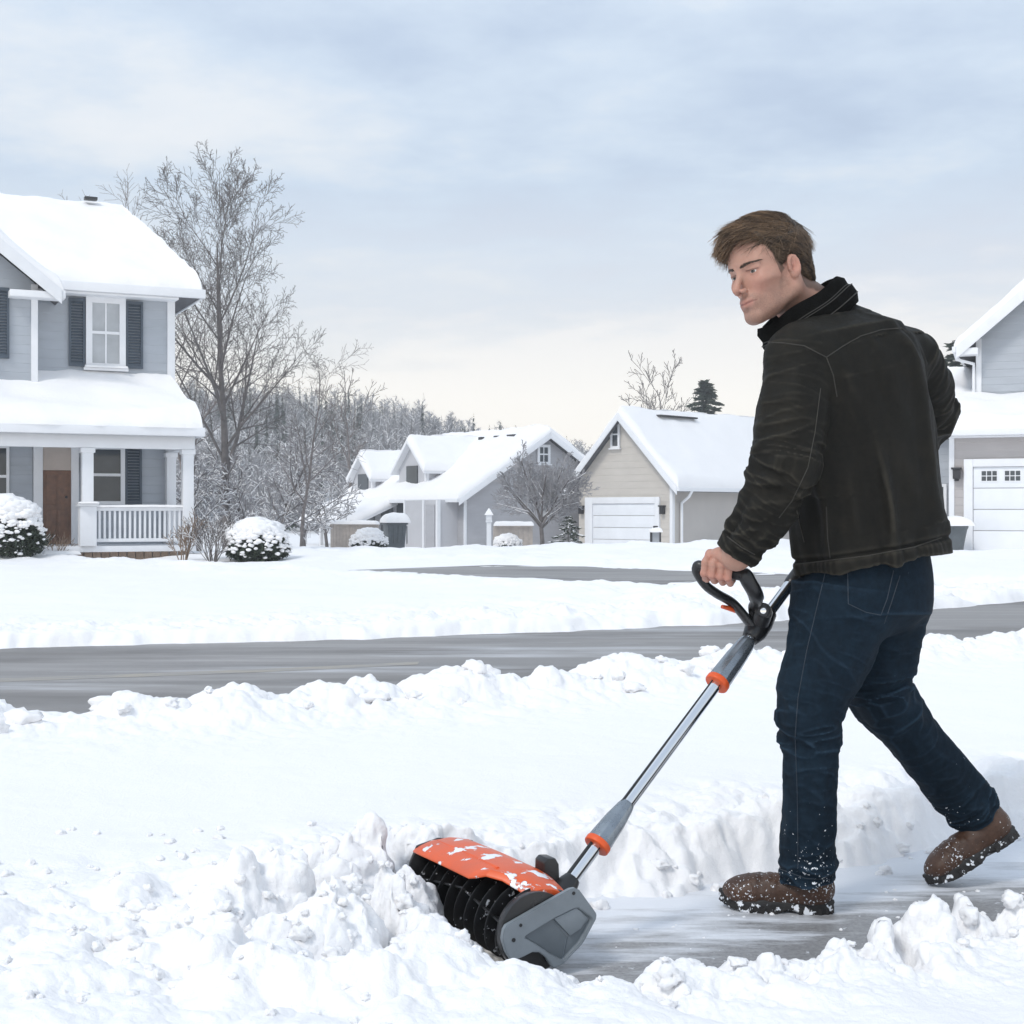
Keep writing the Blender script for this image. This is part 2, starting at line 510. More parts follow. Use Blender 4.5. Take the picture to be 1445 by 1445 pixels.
    litter = sstep(-2.2, -0.5, x) * sstep(3.7, 2.9, y) * sstep(0.1, -0.3, s)
    h = h + litter * 0.05 * (billow2(x, y, 3.4, 4, 0.45) - 0.2)
    # hollow where the auger housing sits
    ax, ay = -0.037, 3.154
    ux = (x - ax) * PD[0] + (y - ay) * PD[1]; uy = -(x - ax) * PD[1] + (y - ay) * PD[0]
    hol = sstep(0.06, -0.02, np.maximum(np.maximum(ux - 0.125, -0.100 - ux), np.abs(uy) - 0.25) + 0.03 * fbm2(x, y, 9, 2))
    h = np.minimum(h, h * (1 - hol) + 0.012 * hol)
    clear = sstep(0.14, -0.02, tt)
    h = h * (1 - clear) - 0.03 * clear
    if want_rough:
        ro = np.clip(crest * notch * 0.9 + 0.2 * skirt * notch + wallband * 0.6 + nearband * 1.0 + heap * 0.95 + litter * 0.14, 0, 1.1) * (1 - clear) * (1 - inroad) * sstep(12, 9, y)
        ro = ro + 0.8 * lawn * sstep(24, 14, y) * np.exp(-((qf - 1.2) / 1.3) ** 2)
        return h + slope(y), ro
    return h + slope(y)

def snow_sheet():
    ys = np.concatenate([np.linspace(-6, 1.7, 40)[:-1], np.linspace(1.7, 2.1, 20)[:-1], np.arange(2.1, 4.6, 0.0042), np.geomspace(4.6, 12, 360)[:-1],
                         np.geomspace(12, 60, 330)[:-1], np.geomspace(60, 900, 60)])
    c = np.linspace(-0.43, 0.43, 780)
    side = np.geomspace(0.435, 3.2, 50)
    ts = np.concatenate([-side[::-1], c, side])
    w = np.maximum(ys, 2.0) + 0.25
    X = ts[None, :] * w[:, None]; Y = np.repeat(ys[:, None], len(ts), 1)
    Z, RO = snow_h(X.ravel(), Y.ravel(), True)
    Z = Z.reshape(X.shape); RO = RO.reshape(X.shape)
    P = np.stack([X, Y, Z], -1)
    # clods: push the rough parts out along their own normals
    N = np.cross(np.gradient(P, axis=1), np.gradient(P, axis=0)); N /= np.linalg.norm(N, axis=2)[..., None] + 1e-12
    m = RO > 0.02
    q = P[m].astype(np.float32)
    sc = np.where(q[:, 1] > 4.6, 0.6, 1.0)[:, None].astype(np.float32)
    sc = np.where(q[:, 1:2] > 9, 0.3, sc)
    b = 1.0 * np.abs(pn3(q * sc * 8.5 + 3.1)) - 0.3 + 0.40 * np.abs(pn3(q * sc * 19 + 7.7)) + 0.20 * pn3(q * sc * 46) + 0.12 * pn3(q * sc * 105 + 5.5)
    P[m] += N[m] * (RO[m] * 0.030 / sc[:, 0] * (b - 0.05))[:, None]
    V = P.reshape(-1, 3)
    ny, nx = X.shape
    i = np.arange(ny - 1)[:, None] * nx + np.arange(nx - 1)[None, :]
    Q = np.stack([i, i + 1, i + nx + 1, i + nx], -1).reshape(-1, 4)
    o = mesh_np('snow_ground', V, Q, M['snow'])
    tag(o, kind='structure')
snow_sheet()

def ground_z(x, y): return float(snow_h(np.array([x]), np.array([y]))[0])

# asphalt
def mat_road():
    m = MT('wet_winter_asphalt', 0.55, (0.2, 0.2, 0.2))
    v = m.coords((0.22, 2.6, 1), rot=(0, 0, R(-20)))
    n1 = m.noise(1.3, 6, 0.6, v)
    n2 = m.noise(140, 4, 0.7)
    n3 = m.noise(0.7, 6, 0.65, m.coords((0.35, 2.0, 1), (7, 3, 0), (0, 0, R(-20))))
    c = m.ramp(n1, [(0.30, (0.175, 0.163, 0.155)), (0.50, (0.26, 0.245, 0.235)), (0.72, (0.40, 0.385, 0.375))])
    c = m.mix(0.25, c, m.ramp(n2, [(0.3, 0.10), (0.7, 0.42)]))
    c = m.mix(m.ramp(n3, [(0.54, 0.0), (0.72, 0.8)]), c, (0.62, 0.63, 0.66))
    n4 = m.noise(0.5, 5, 0.6, m.coords((0.4, 1.2, 1), (2, 9, 0), (0, 0, R(-20))))
    c = m.mix(m.ramp(n4, [(0.50, 0.0), (0.62, 0.55)]), c, (0.105, 0.095, 0.088))
    return m.out(Base_Color=c, Roughness=m.ramp(n1, [(0.3, 0.5), (0.7, 0.8)]), Normal=m.bump(n2, 0.4, 0.004))
M['road'] = mat_road()
def strip(name, A, B, z, mat):
    n = len(A)
    zf = z if callable(z) else (lambda p: z)
    V = [(a[0], a[1], zf(a)) for a in A] + [(b[0], b[1], zf(b)) for b in B]
    Q = [(i, i + 1, n + i + 1, n + i) for i in range(n - 1)]
    o = mesh_np(name, np.array(V), np.array(Q), mat)
    return tag(o, kind='structure')
xs = np.linspace(-55, 60, 160)
strip('road', [(x, bank_line(x) - 0.1) for x in xs], [(x, far_edge(x) + 0.9) for x in xs], 0.0, M['road'])
tn = np.gradient(SIDE, axis=0); tn /= np.linalg.norm(tn, axis=1)[:, None]
nn = np.stack([-tn[:, 1], tn[:, 0]], 1)
_k = [i for i in range(len(SIDE)) if SIDE[i, 1] > far_edge(SIDE[i, 0]) + 0.1 and SIDE[i, 0] > -1.6]
SIDE_, nn_ = SIDE[_k], nn[_k]
strip('side_street', SIDE_ - nn_ * 2.6, SIDE_ + nn_ * 2.6, lambda p: float(side_z(p[1])), M['road'])
# faded yellow centre line
m_ = MT('faded_yellow_paint', 0.6)
nl_ = m_.noise(3.0, 6, 0.7, m_.coords((1.0, 3.0, 1)))
M['line'] = m_.out(Base_Color=m_.ramp(nl_, [(0.42, (0.29, 0.275, 0.26)), (0.75, (0.40, 0.35, 0.27))]))
xl = np.linspace(-20, -0.6, 90)
def mid(x): return 0.42 * (bank_line(x) + 0.5) + 0.58 * far_edge(x)
strip('road_line', [(x, mid(x) - 0.09) for x in xl], [(x, mid(x) + 0.09) for x in xl], 0.0012, M['line'])

# shovelled concrete path with a film of scraped snow
def mat_path():
    m = MT('scraped_concrete_path', 0.6)
    ang = math.atan2(PD[1], PD[0])
    n1 = m.noise(2.2, 7, 0.62, m.coords((1.3, 7.0, 1), rot=(0, 0, -ang)), 0.3)
    n2 = m.noise(90, 5, 0.7)
    n3 = m.noise(9, 5, 0.7, m.coords((0.5, 2.5, 1), (3, 1, 0), rot=(0, 0, -ang)))
    n4 = m.noise(38, 3, 0.6)
    sp = m.node('ShaderNodeSeparateXYZ'); m.l.new(m.coords((1, 1, 1), rot=(0, 0, -ang)), sp.inputs[0])
    con = m.ramp(n2, [(0.3, (0.17, 0.165, 0.165)), (0.7, (0.32, 0.315, 0.315))])
    # across the path the film is thicker towards the far wall
    off = m.math('SUBTRACT', sp.outputs[1], float(-PA[0] * PD[1] + PA[1] * PD[0]))
    k = m.math('ADD', m.math('ADD', m.math('MULTIPLY', off, 1.0), 0.03), m.math('ADD', m.math('MULTIPLY', n1, 1.0), m.math('MULTIPLY', n3, 0.35)))
    film = m.ramp(k, [(0.56, 0.0), (0.68, 0.42), (0.86, 0.88)])
    spot = m.ramp(n4, [(0.66, 0.0), (0.70, 0.8)])
    film = m.math('MAXIMUM', film, m.math('MULTIPLY', spot, 0.7))
    c = m.mix(film, con, (0.80, 0.82, 0.86))
    h = m.math('ADD', m.math('MULTIPLY', film, 0.8), m.math('MULTIPLY', n2, 0.3))
    return m.out(Base_Color=c, Roughness=m.ramp(n1, [(0.3, 0.3), (0.7, 0.65)]), Normal=m.bump(h, 0.6, 0.006))
M['path'] = mat_path()
dn = np.array((-PD[1], PD[0]))
a0 = PA - PD * 0.45; a1 = PA + PD * 9
strip('path', [a0 - dn * 0.75, a1 - dn * 0.75], [a0 + dn * 0.75, a1 + dn * 0.75], 0.002, M['path'])

# loose lumps of snow on the banks and heap
def lumps():
    ico = bmesh.new(); bmesh.ops.create_icosphere(ico, subdivisions=3, radius=1.0)
    bv = np.array([v.co for v in ico.verts], np.float32); bf = np.array([[v.index for v in f.verts] for f in ico.faces], np.int32)
    ico.free()
    spots = []
    r = np.random.default_rng(5)
    for _ in range(140):                                           # near bank and path edge
        s = r.uniform(-0.2, 2.6); t = -0.30 - abs(r.normal(0, 0.14)) + r.normal(0, 0.02)
        p = PA + PD * s + dn * t; spots.append((p[0], p[1], r.uniform(0.004, 0.013) * r.choice([1, 1, 1.8]), 0.3))
    for _ in range(60):                                           # far wall foot
        s = r.uniform(-0.1, 2.6); t = 0.30 + r.normal(0, 0.06)
        p = PA + PD * s + dn * t; spots.append((p[0], p[1], r.uniform(0.005, 0.02), 0.3))
    for _ in range(130):                                           # heap around the machine
        c = [(-0.42, 3.25), (-0.4, 2.95), (-0.25, 2.85), (-0.35, 2.7), (-0.7, 2.8)][r.integers(5)]
        spots.append((c[0] + r.normal(0, 0.17), c[1] + r.normal(0, 0.13), r.uniform(0.004, 0.012) * r.choice([1, 1, 1.7]), 0.25))
    for _ in range(120):                                           # scattered crumbs on the left
        spots.append((r.uniform(-1.3, -0.2), r.uniform(2.25, 3.7), r.uniform(0.004, 0.013), 0.2))
    for _ in range(55):                                           # road bank
        x = r.uniform(-3, 4.5); spots.append((x, bank_line(x) + r.normal(-0.05, 0.22), r.uniform(0.015, 0.06), 0.25))
    for _ in range(60):                                            # crumbs on the bare path
        s = r.uniform(0.15, 2.2); p = PA + PD * s + dn * r.uniform(-0.27, 0.2)
        spots.append((p[0], p[1], r.uniform(0.002, 0.006), 0.2))
    S = np.array(spots, np.float32)
    Z = np.maximum(snow_h(S[:, 0], S[:, 1]), 0.0)
    Vs = []; Fs = []
    for i, (x, y, rad, k) in enumerate(S):
        d = bv * (1 + 0.55 * pn3(bv * 1.5 + i * 3.7) + 0.25 * pn3(bv * 3.6 + i * 1.9))[:, None]
        d = d * np.array([r.uniform(0.8, 1.3), r.uniform(0.8, 1.3), r.uniform(0.6, 0.95)], np.float32) * rad
        Vs.append(d + np.array((x, y, Z[i] + rad * k), np.float32)); Fs.append(bf + i * len(bv))
    o = mesh_np('loose_snow', np.concatenate(Vs), np.concatenate(Fs), M['snow'])
    tag(o, 'crumbled loose snow lumps along the shovelled path and banks', 'snow', kind='stuff')
lumps()

# ------------------------------------------------------------------ houses
class Frame:
    """local axes of a house: u along its front, v into it, z up"""
    def __init__(s, ox, oy, oz, deg):
        s.o = Vector((ox, oy, oz)); s.a = R(deg)
        s.u = Vector((math.cos(s.a), math.sin(s.a))); s.v = Vector((-math.sin(s.a), math.cos(s.a)))
    def at(s, px, py, v=0.0):
        dx = (px - 722.5) / F; dz = -(py - 722.5) / F
        d = Vector((dx, 1.0)); o2 = s.o.xy
        t = (o2.dot(s.v) + v) / d.dot(s.v)
        p = d * t - o2
        return p.dot(s.u), CZ + t * dz - s.o.z
    def loc(s): return tuple(s.o)
    def w(s, u, v, z):
        p = s.o.xy + s.u * u + s.v * v
        return Vector((p.x, p.y, s.o.z + z))

def snow_slab(mb, q, thick, open_edges=(1, 1, 0, 1), nu=40, nv=22, seed=0, er=0.16, lift=0.004, drop=0.05):
    """snow lying on a roof slope. q = eave-left, eave-right, ridge-right, ridge-left. open_edges: eave,right,ridge,left"""
    a, b, c, d = [np.array(p, np.float32) for p in q]
    U, W = np.meshgrid(np.linspace(0, 1, nu), np.linspace(0, 1, nv))
    # cluster samples towards edges
    U = 0.5 - 0.5 * np.cos(np.pi * U); W = 0.5 - 0.5 * np.cos(np.pi * W)
    P = ((1 - U) * (1 - W))[..., None] * a + (U * (1 - W))[..., None] * b + (U * W)[..., None] * c + ((1 - U) * W)[..., None] * d
    wid = 0.5 * (np.linalg.norm(b - a) + np.linalg.norm(c - d)); hei = 0.5 * (np.linalg.norm(d - a) + np.linalg.norm(c - b))
    e = np.full(U.shape, 9.0)
    for flag, dist in zip(open_edges, (W * hei, (1 - U) * wid, (1 - W) * hei, U * wid)):
        if flag: e = np.minimum(e, dist)
    k = np.clip(e / er, 0, 1)
    prof = np.sqrt(np.clip(1 - (1 - k) ** 2, 0, 1))
    n = fbm2(P[..., 0] * 0.9 + seed * 3.1, P[..., 1] * 0.9 + P[..., 2] * 0.7, 0.8, 4)
    T = thick * prof * (1 + 0.28 * n)
    top = P.copy(); top[..., 2] += lift + T
    # eave overhang droops outwards a little
    if open_edges[0]:
        out = (a - d) / np.linalg.norm(a - d)
        out[2] = 0
        wv = np.exp(-W * hei / 0.25) * 0.06 * (1 + 0.8 * fbm2(P[..., 0] + seed, P[..., 1], 1.6, 3))
        top += wv[..., None] * out
    bot = P.copy(); bot[..., 2] += lift
    n0 = len(mb.v)
    vs = np.concatenate([top.reshape(-1, 3), bot.reshape(-1, 3)])
    m = nu * nv; fs = []
    for j in range(nv - 1):
        for i in range(nu - 1):
            p = j * nu + i
            fs.append((p, p + 1, p + nu + 1, p + nu)); fs.append((m + p, m + p + nu, m + p + nu + 1, m + p + 1))
    def side(ids):
        for x, y in zip(ids[:-1], ids[1:]): fs.append((x, m + x, m + y, y))
    side([i for i in range(nu)]); side([(nv - 1) * nu + i for i in range(nu)][::-1])
    side([j * nu for j in range(nv)][::-1]); side([j * nu + nu - 1 for j in range(nv)])
    mb.v += [Vector(map(float, p)) for p in vs]
    mb.f += [tuple(i + n0 for i in f) for f in fs]
    return mb

def roof_plane(mb, q, t=0.14):
    """slab below the quad/triangle q"""
    n = len(q)
    vs = [Vector(p) for p in q] + [Vector(p) - Vector((0, 0, t)) for p in q]
    return mb.add(vs, [tuple(range(n)), tuple(range(2 * n - 1, n - 1, -1))] + [(i, i + n, (i + 1) % n + n, (i + 1) % n) for i in range(n)])

def beam(mb, p, q, w, h):
    """rectangular bar from p to q hanging below the line, w across, h tall"""
    p = Vector(p); q = Vector(q); t = (q - p).normalized()
    s = t.cross(Vector((0, 0, 1))).normalized() * (w / 2); up = Vector((0, 0, -h))
    vs = [p - s, p + s, p + s + up, p - s + up, q - s, q + s, q + s + up, q - s + up]
    return mb.add(vs, [(0, 1, 2, 3), (7, 6, 5, 4), (0, 4, 5, 1), (1, 5, 6, 2), (2, 6, 7, 3), (3, 7, 4, 0)])

def window(parent, u0, u1, z0, z1, v, glass, fw=0.11, cols=1, hung=True, snow=False, axis='u', flip=1):
    """sash window standing 3 cm proud of the wall plane at v (front faces -v); frame > pane, sill"""
    f = MB()
    f.box((u0, v - 0.05, z0), (u0 + fw, v + 0.02, z1)).box((u1 - fw, v - 0.05, z0), (u1, v + 0.02, z1))
    f.box((u0 + fw, v - 0.05, z1 - fw), (u1 - fw, v + 0.02, z1)).box((u0 + fw, v - 0.05, z0), (u1 - fw, v + 0.02, z0 + fw * 0.8))
    zm = (z0 + z1) / 2
    if hung: f.box((u0 + fw, v - 0.035, zm - 0.03), (u1 - fw, v + 0.02, zm + 0.03))
    for k in range(1, cols):
        uc = u0 + fw + (u1 - u0 - 2 * fw) * k / cols
        f.box((uc - 0.018, v - 0.03, z0 + fw * 0.8), (uc + 0.018, v + 0.02, zm - 0.03 if hung else z1 - fw))
        if hung: f.box((uc - 0.018, v - 0.03, zm + 0.03), (uc + 0.018, v + 0.02, z1 - fw))
    fo = f.build('window', M['white_trim'], parent)
    MB().box((u0 + fw * 0.9, v - 0.012, z0 + fw * 0.7), (u1 - fw * 0.9, v + 0.015, z1 - fw * 0.9)).build('pane', glass, fo)
    MB().box((u0 - 0.05, v - 0.10, z0 - 0.055), (u1 + 0.05, v + 0.02, z0 - 0.002)).build('sill', M['white_trim'], fo)
    if snow:
        snow_slab(MB(), [(u0 - 0.04, v - 0.10, z0 - 0.002), (u1 + 0.04, v - 0.10, z0 - 0.002), (u1 + 0.04, v - 0.052, z0 - 0.002), (u0 - 0.04, v - 0.052, z0 - 0.002)], 0.05, (1, 1, 0, 1), 14, 5, er=0.02).build('snow_cover', M['snow_roof'], fo, smooth=True, sharp=80)
    return fo

def shutter(parent, u0, u1, z0, z1, v):
    m = MB()
    m.box((u0, v - 0.04, z0), (u0 + 0.05, v + 0.01, z1)).box((u1 - 0.05, v - 0.04, z0), (u1, v + 0.01, z1))
    m.box((u0 + .05, v - 0.04, z1 - 0.07), (u1 - .05, v + 0.01, z1)).box((u0 + .05, v - 0.04, z0), (u1 - .05, v + 0.01, z0 + 0.07))
    n = int((z1 - z0 - 0.14) / 0.06)
    for i in range(n):
        z = z0 + 0.07 + (i + 0.1) * (z1 - z0 - 0.14) / n
        m.add([(u0 + .05, v - 0.034, z), (u1 - .05, v - 0.034, z), (u1 - .05, v - 0.008, z + 0.05), (u0 + .05, v - 0.008, z + 0.05)], [(0, 1, 2, 3)])
    return m.build('shutter', M['shutter'], parent)

# ============ grey two-storey house with porch, left =======================
def house_left():
    fr = Frame(-7.4, 31.0, -0.06, 25)
    H = thing('porch_house', 'grey two-storey clapboard house with white columned porch and snowy roof', 'house', fr.loc(), fr.a)
    A = fr.at
    uR = 0.0
    uL = -9.5
    z_e = A(190, 405, -0.4)[1]                    # main eave
    z_r = A(130, 303, 3.6)[1]                     # ridge
    u_rr = A(172, 310, 3.6)[0]                    # right end of ridge
    z_p = A(150, 535, 0.0)[1]                     # porch roof meets wall
    u_c = A(51, 450, -0.62)[0]                        # corner of the projecting gable
    z_pf = A(200, 604, -1.9)[1]                   # porch eave / fascia top
    uPR = A(272, 690, -1.8)[0]                    # porch right end
    zf = A(190, 770, -1.8)[1]                     # porch floor
    ze0 = z_e - 0.16
    # walls
    w = MB()
    w.box((uL, 0, -0.3), (uR, 7.0, ze0))
    w.build('wall', M['siding_grey'], H)
    # projecting gable
    hw = 2.45; gx = u_c - hw; sl = 0.80
    gz = z_e - 0.12
    g = MB()
    g.prism([(u_c, z_p - 0.5), (u_c, gz), (gx, gz + hw * sl), (gx - hw, gz), (gx - hw, z_p - 0.5)], -0.62, 0.6)
    g.build('gable_wall', M['siding_grey'], H)
    t = MB()
    t.box((u_c - 0.10, -0.66, z_p - 0.5), (u_c + 0.03, -0.623, gz)).box((u_c + 0.003, -0.62, z_p - 0.5), (u_c + 0.03, -0.004, gz))
    t.box((uR - 0.14, -0.035, z_p - 0.5), (uR + 0.02, -0.003, ze0)).box((uR + 0.003, -0.003, -0.2), (uR + 0.03, 0.12, ze0))
    t.build('corner_board', M['white_trim'], H)
    # roofs
    ov = 0.45
    uE = uR + 0.5
    vR = 3.6; vB = 7.4
    r = MB()
    r.prism([(-ov, z_e), (vR, z_r), (vB, z_e), (vB, z_e - 0.15), (vR, z_r - 0.15), (-ov, z_e - 0.15)], uL - 0.3, u_rr, 'x')
    r.add([(u_rr, -ov, z_e), (uE, -ov, z_e), (u_rr, vR, z_r), (uE, vB, z_e), (u_rr, vB, z_e), (u_rr, -ov, z_e - .15), (uE, -ov, z_e - .15), (uE, vB, z_e - .15), (u_rr, vB, z_e - .15)],
          [(0, 1, 2), (1, 3, 2), (3, 4, 2), (0, 5, 6, 1), (1, 6, 7, 3), (3, 7, 8, 4), (5, 8, 7, 6)])
    gr = gx; gzr = gz + (hw + 0.4) * sl * 1.0
    zr_g = gz + hw * sl + 0.20
    gov = 0.45
    z_ge = zr_g - (hw + gov) * sl
    for sgn in (1, -1):
        roof_plane(r, [(gx, -1.05, zr_g), (gx, 3.0, zr_g), (gx + sgn * (hw + gov), 3.0, z_ge), (gx + sgn * (hw + gov), -1.05, z_ge)], 0.16)
    ro = r.build('roof', M['roof'], H)
    s = MB()
    snow_slab(s, [(uL - 0.3, -ov, z_e), (uE, -ov, z_e), (u_rr, vR, z_r), (uL - 0.3, vR, z_r)], 0.30, (1, 0, 0, 1), 90, 40, 1, er=0.35)
    snow_slab(s, [(uE, -ov, z_e), (uE, vB, z_e), (u_rr, vR, z_r), (u_rr - 0.001, vR, z_r)], 0.30, (1, 0, 0, 0), 30, 30, 2, er=0.35)
    snow_slab(s, [(gx + hw + gov, -1.05, z_ge), (gx + hw + gov, 3.0, z_ge), (gx, 3.0, zr_g), (gx, -1.05, zr_g)], 0.26, (1, 0, 0, 1), 40, 40, 3, er=0.25)
    snow_slab(s, [(gx - hw - gov, 3.0, z_ge), (gx - hw - gov, -1.05, z_ge), (gx, -1.05, zr_g), (gx, 3.0, zr_g)], 0.26, (1, 1, 0, 0), 40, 40, 4, er=0.25)
    s.build('snow_cover', M['snow_roof'], ro, smooth=True, sharp=75)
    MB().box((A(118, 300, 3.5)[0], 3.3, z_r + 0.30), (A(136, 300, 3.5)[0], 3.5, z_r + 0.37)).build('roof_vent', M['black_metal'], ro, bevel=0.01)
    # eave boards, gutter
    t = MB()
    t.box((u_c + 0.42, -ov - 0.10, z_e - 0.17), (uE + 0.08, -ov - 0.003, z_e + 0.02))
    t.box((u_c, -ov, z_e - 0.22), (uR + 0.02, -0.004, z_e - 0.165))
    t.box((uE + 0.004, -ov - 0.05, z_e - 0.17), (uE + 0.06, 7.4, z_e + 0.01))
    beam(t, (gx + hw + gov, -1.08, z_ge + 0.03), (gx, -1.08, zr_g + 0.03), 0.05, 0.30)
    beam(t, (gx - hw - gov, -1.08, z_ge + 0.03), (gx, -1.08, zr_g + 0.03), 0.05, 0.30)
    t.box((gx + hw - 0.55, -1.04, z_ge - 0.16), (gx + hw + gov + 0.05, -0.623, z_ge - 0.02))
    t.box((gx + hw + gov + 0.003, -1.05, z_ge - 0.15), (gx + hw + gov + 0.08, -0.56, z_ge + 0.02))
    t.build('eave_trim', M['white_trim'], H, bevel=0.012)
    # second-floor windows
    u0, z1 = A(121, 418, -0.03); u1, z0 = A(177, 521, -0.03)
    window(H, u0, u1, z0, z1, -0.03, M['glass_curtain'], 0.13, 2, True, True)
    a0 = A(97, 423, -0.03); a1 = A(121, 518, -0.03)
    shutter(H, a0[0], u0 - 0.01, z0 + 0.02, z1 - 0.05, -0.02)
    shutter(H, u1 + 0.01, u1 + (u0 - a0[0]) + 0.02, z0 + 0.02, z1 - 0.05, -0.02)
    b0 = A(-8, 405, -0.65); b1 = A(13, 506, -0.65)
    shutter(H, b0[0], b1[0], b1[1], b0[1], -0.635)
    window(H, b0[0] - 1.0, b0[0] - 0.02, b1[1], b0[1], -0.645, M['glass_curtain'], 0.13, 2, True)
    # porch roof
    pv = -1.9
    upe = uPR + 0.12
    r = MB()
    roof_plane(r, [(uL, pv - 0.25, z_pf), (upe, pv - 0.25, z_pf), (uR - 0.1, 0.0, z_p - 0.15), (uL, 0.0, z_p - 0.15)], 0.12)
    roof_plane(r, [(upe, pv - 0.25, z_pf), (upe, 1.2, z_pf), (uR - 0.1, 0.0, z_p - 0.15)], 0.12)
    pr = r.build('porch_roof', M['roof'], H)
    s = MB()
    snow_slab(s, [(uL, pv - 0.25, z_pf), (upe, pv - 0.25, z_pf), (uR - 0.1, -0.01, z_p - 0.15), (uL, -0.01, z_p - 0.15)], 0.28, (1, 0, 0, 1), 90, 30, 6, er=0.4)
    snow_slab(s, [(upe, pv - 0.25, z_pf), (upe, 1.2, z_pf), (uR - 0.099, 0.02, z_p - 0.15), (uR - 0.1, -0.01, z_p - 0.15)], 0.28, (1, 0, 0, 0), 30, 24, 7, er=0.4)
    s.build('snow_cover', M['snow_roof'], pr, smooth=True, sharp=75)
    zb = A(200, 633, -1.8)[1]; zb = z_pf - 0.42
    t = MB()
    t.box((uL, pv - 0.30, z_pf - 0.16), (upe + 0.05, pv - 0.22, z_pf + 0.02))
    t.box((upe - 0.02, pv - 0.22, z_pf - 0.16), (upe + 0.05, 1.2, z_pf + 0.02))
    t.box((uL, pv - 0.02, zb), (uPR + 0.02, pv + 0.20, z_pf - 0.12))
    t.box((uPR - 0.2, pv + 0.2, zb), (uPR + 0.02, 0.6, z_pf - 0.12))
    t.box((uL, pv + 0.2, zb + 0.16), (uPR - 0.2, 0.0, zb + 0.2))
    t.build('porch_beam', M['white_trim'], H, bevel=0.01)
    # columns
    def col(uc, vc, wd, z0=zf):
        c = MB()
        c.box((uc - wd / 2, vc - wd / 2, z0), (uc + wd / 2, vc + wd / 2, zb + 0.002))
        c.box((uc - wd / 2 - 0.03, vc - wd / 2 - 0.03, zb - 0.10), (uc + wd / 2 + 0.03, vc + wd / 2 + 0.03, zb - 0.002))
        c.box((uc - wd / 2 - 0.03, vc - wd / 2 - 0.03, z0), (uc + wd / 2 + 0.03, vc + wd / 2 + 0.03, z0 + 0.12))
        return c.build('column', M['white_trim'], H, bevel=0.008)
    u1c = A(123, 690, pv + .1)[0]
    col(u1c, pv + 0.1, 0.22); col(uPR - 0.11, pv + 0.1, 0.22); col(uPR - 0.11, -0.1, 0.2); col(u1c - 2.6, pv + 0.1, 0.22)
    zr = A(190, 716, pv)[1]
    p = MB().box((u1c - 0.16, pv - 0.08, zf), (u1c + 0.16, pv + 0.26, zr + 0.02)).box((u1c - 0.2, pv - 0.12, zr + 0.02), (u1c + 0.2, pv + 0.3, zr + 0.07))
    po = p.build('pedestal', M['white_trim'], H, bevel=0.01)
    snow_slab(MB(), [(u1c - 0.2, pv - 0.12, zr + .072), (u1c + 0.2, pv - 0.12, zr + .072), (u1c + 0.2, pv - 0.01, zr + .072), (u1c - 0.2, pv - .01, zr + .072)], 0.05, (1, 1, 0, 1), 14, 8, er=0.05).build('snow_cover', M['snow_roof'], po, smooth=True, sharp=75)
    # railing
    rl = MB().box((u1c + 0.16, pv + 0.05, zr - 0.07), (uPR - 0.2, pv + 0.13, zr)).box((u1c + 0.16, pv + 0.06, zf + 0.08), (uPR - 0.2, pv + 0.12, zf + 0.15))
    rl.box((uPR - 0.14, pv + 0.2, zr - 0.07), (uPR - 0.06, -0.2, zr)).box((uPR - 0.13, pv + 0.2, zf + 0.08), (uPR - 0.07, -0.2, zf + 0.15))
    ra = rl.build('railing', M['white_trim'], H, bevel=0.006)
    nb = 17
    for i in range(nb):
        uc = u1c + 0.24 + (uPR - 0.28 - u1c - 0.24) * i / (nb - 1)
        MB().box((uc - 0.022, pv + 0.068, zf + 0.152), (uc + 0.022, pv + 0.112, zr - 0.072)).build('baluster', M['white_trim'], ra)
    for i in range(9):
        vc = pv + 0.32 + i * 0.14
        MB().box((uPR - 0.122, vc - 0.02, zf + 0.152), (uPR - 0.078, vc + 0.02, zr - 0.072)).build('baluster', M['white_trim'], ra)
    snow_slab(MB(), [(u1c + 0.17, pv + 0.05, zr), (uPR - 0.21, pv + 0.05, zr), (uPR - 0.21, pv + 0.13, zr), (u1c + 0.17, pv + 0.13, zr)], 0.05, (1, 1, 1, 1), 60, 8, er=0.04).build('snow_cover', M['snow_roof'], ra, smooth=True, sharp=75)
    # floor, skirt, steps
    us = A(112, 770, pv)[0]
    MB().box((uL, pv, zf - 0.12), (uPR + 0.05, 0, zf)).build('porch_floor', M['white_trim'], H, bevel=0.01)
    sk = MB()
    for i in range(46):
        ua = us - 5 + i * 0.17
        if ua + 0.16 > uPR: break
        sk.box((ua, pv + 0.06, -0.4), (ua + 0.155, pv + 0.09, zf - 0.122))
    sk.build('porch_skirt', M['deck_wood'], H)
    st = MB()
    u_a, u_b = A(62, 775, pv - .5)[0], A(116, 775, pv - .5)[0]
    for k in range(3):
        z = zf - 0.16 - k * 0.15
        st.box((u_a, pv - 0.32 * (k + 1), z - 0.2), (u_b, pv - 0.32 * k - 0.004, z - 0.035)).box((u_a - 0.03, pv - 0.32 * (k + 1) - 0.03, z - 0.033), (u_b + 0.03, pv - 0.32 * k - 0.006, z))
    so = st.build('step', M['deck_wood'], H)
    sm = MB()
    for k in range(3):
        z = zf - 0.158 - k * 0.15
        snow_slab(sm, [(u_a, pv - 0.32 * (k + 1), z), (u_b, pv - 0.32 * (k + 1), z), (u_b, pv - 0.32 * k - 0.01, z), (u_a, pv - 0.32 * k - 0.01, z)], 0.07, (1, 1, 0, 1), 30, 10, k, er=0.08)
    sm.build('snow_cover', M['snow_roof'], so, smooth=True, sharp=75)
    # door with surround
    d0, dt = A(47, 613, -0.04); d1, _ = A(111, 613, -0.04)
    i0, it = A(60, 625, -0.02); i1, im = A(100, 664, -0.02)
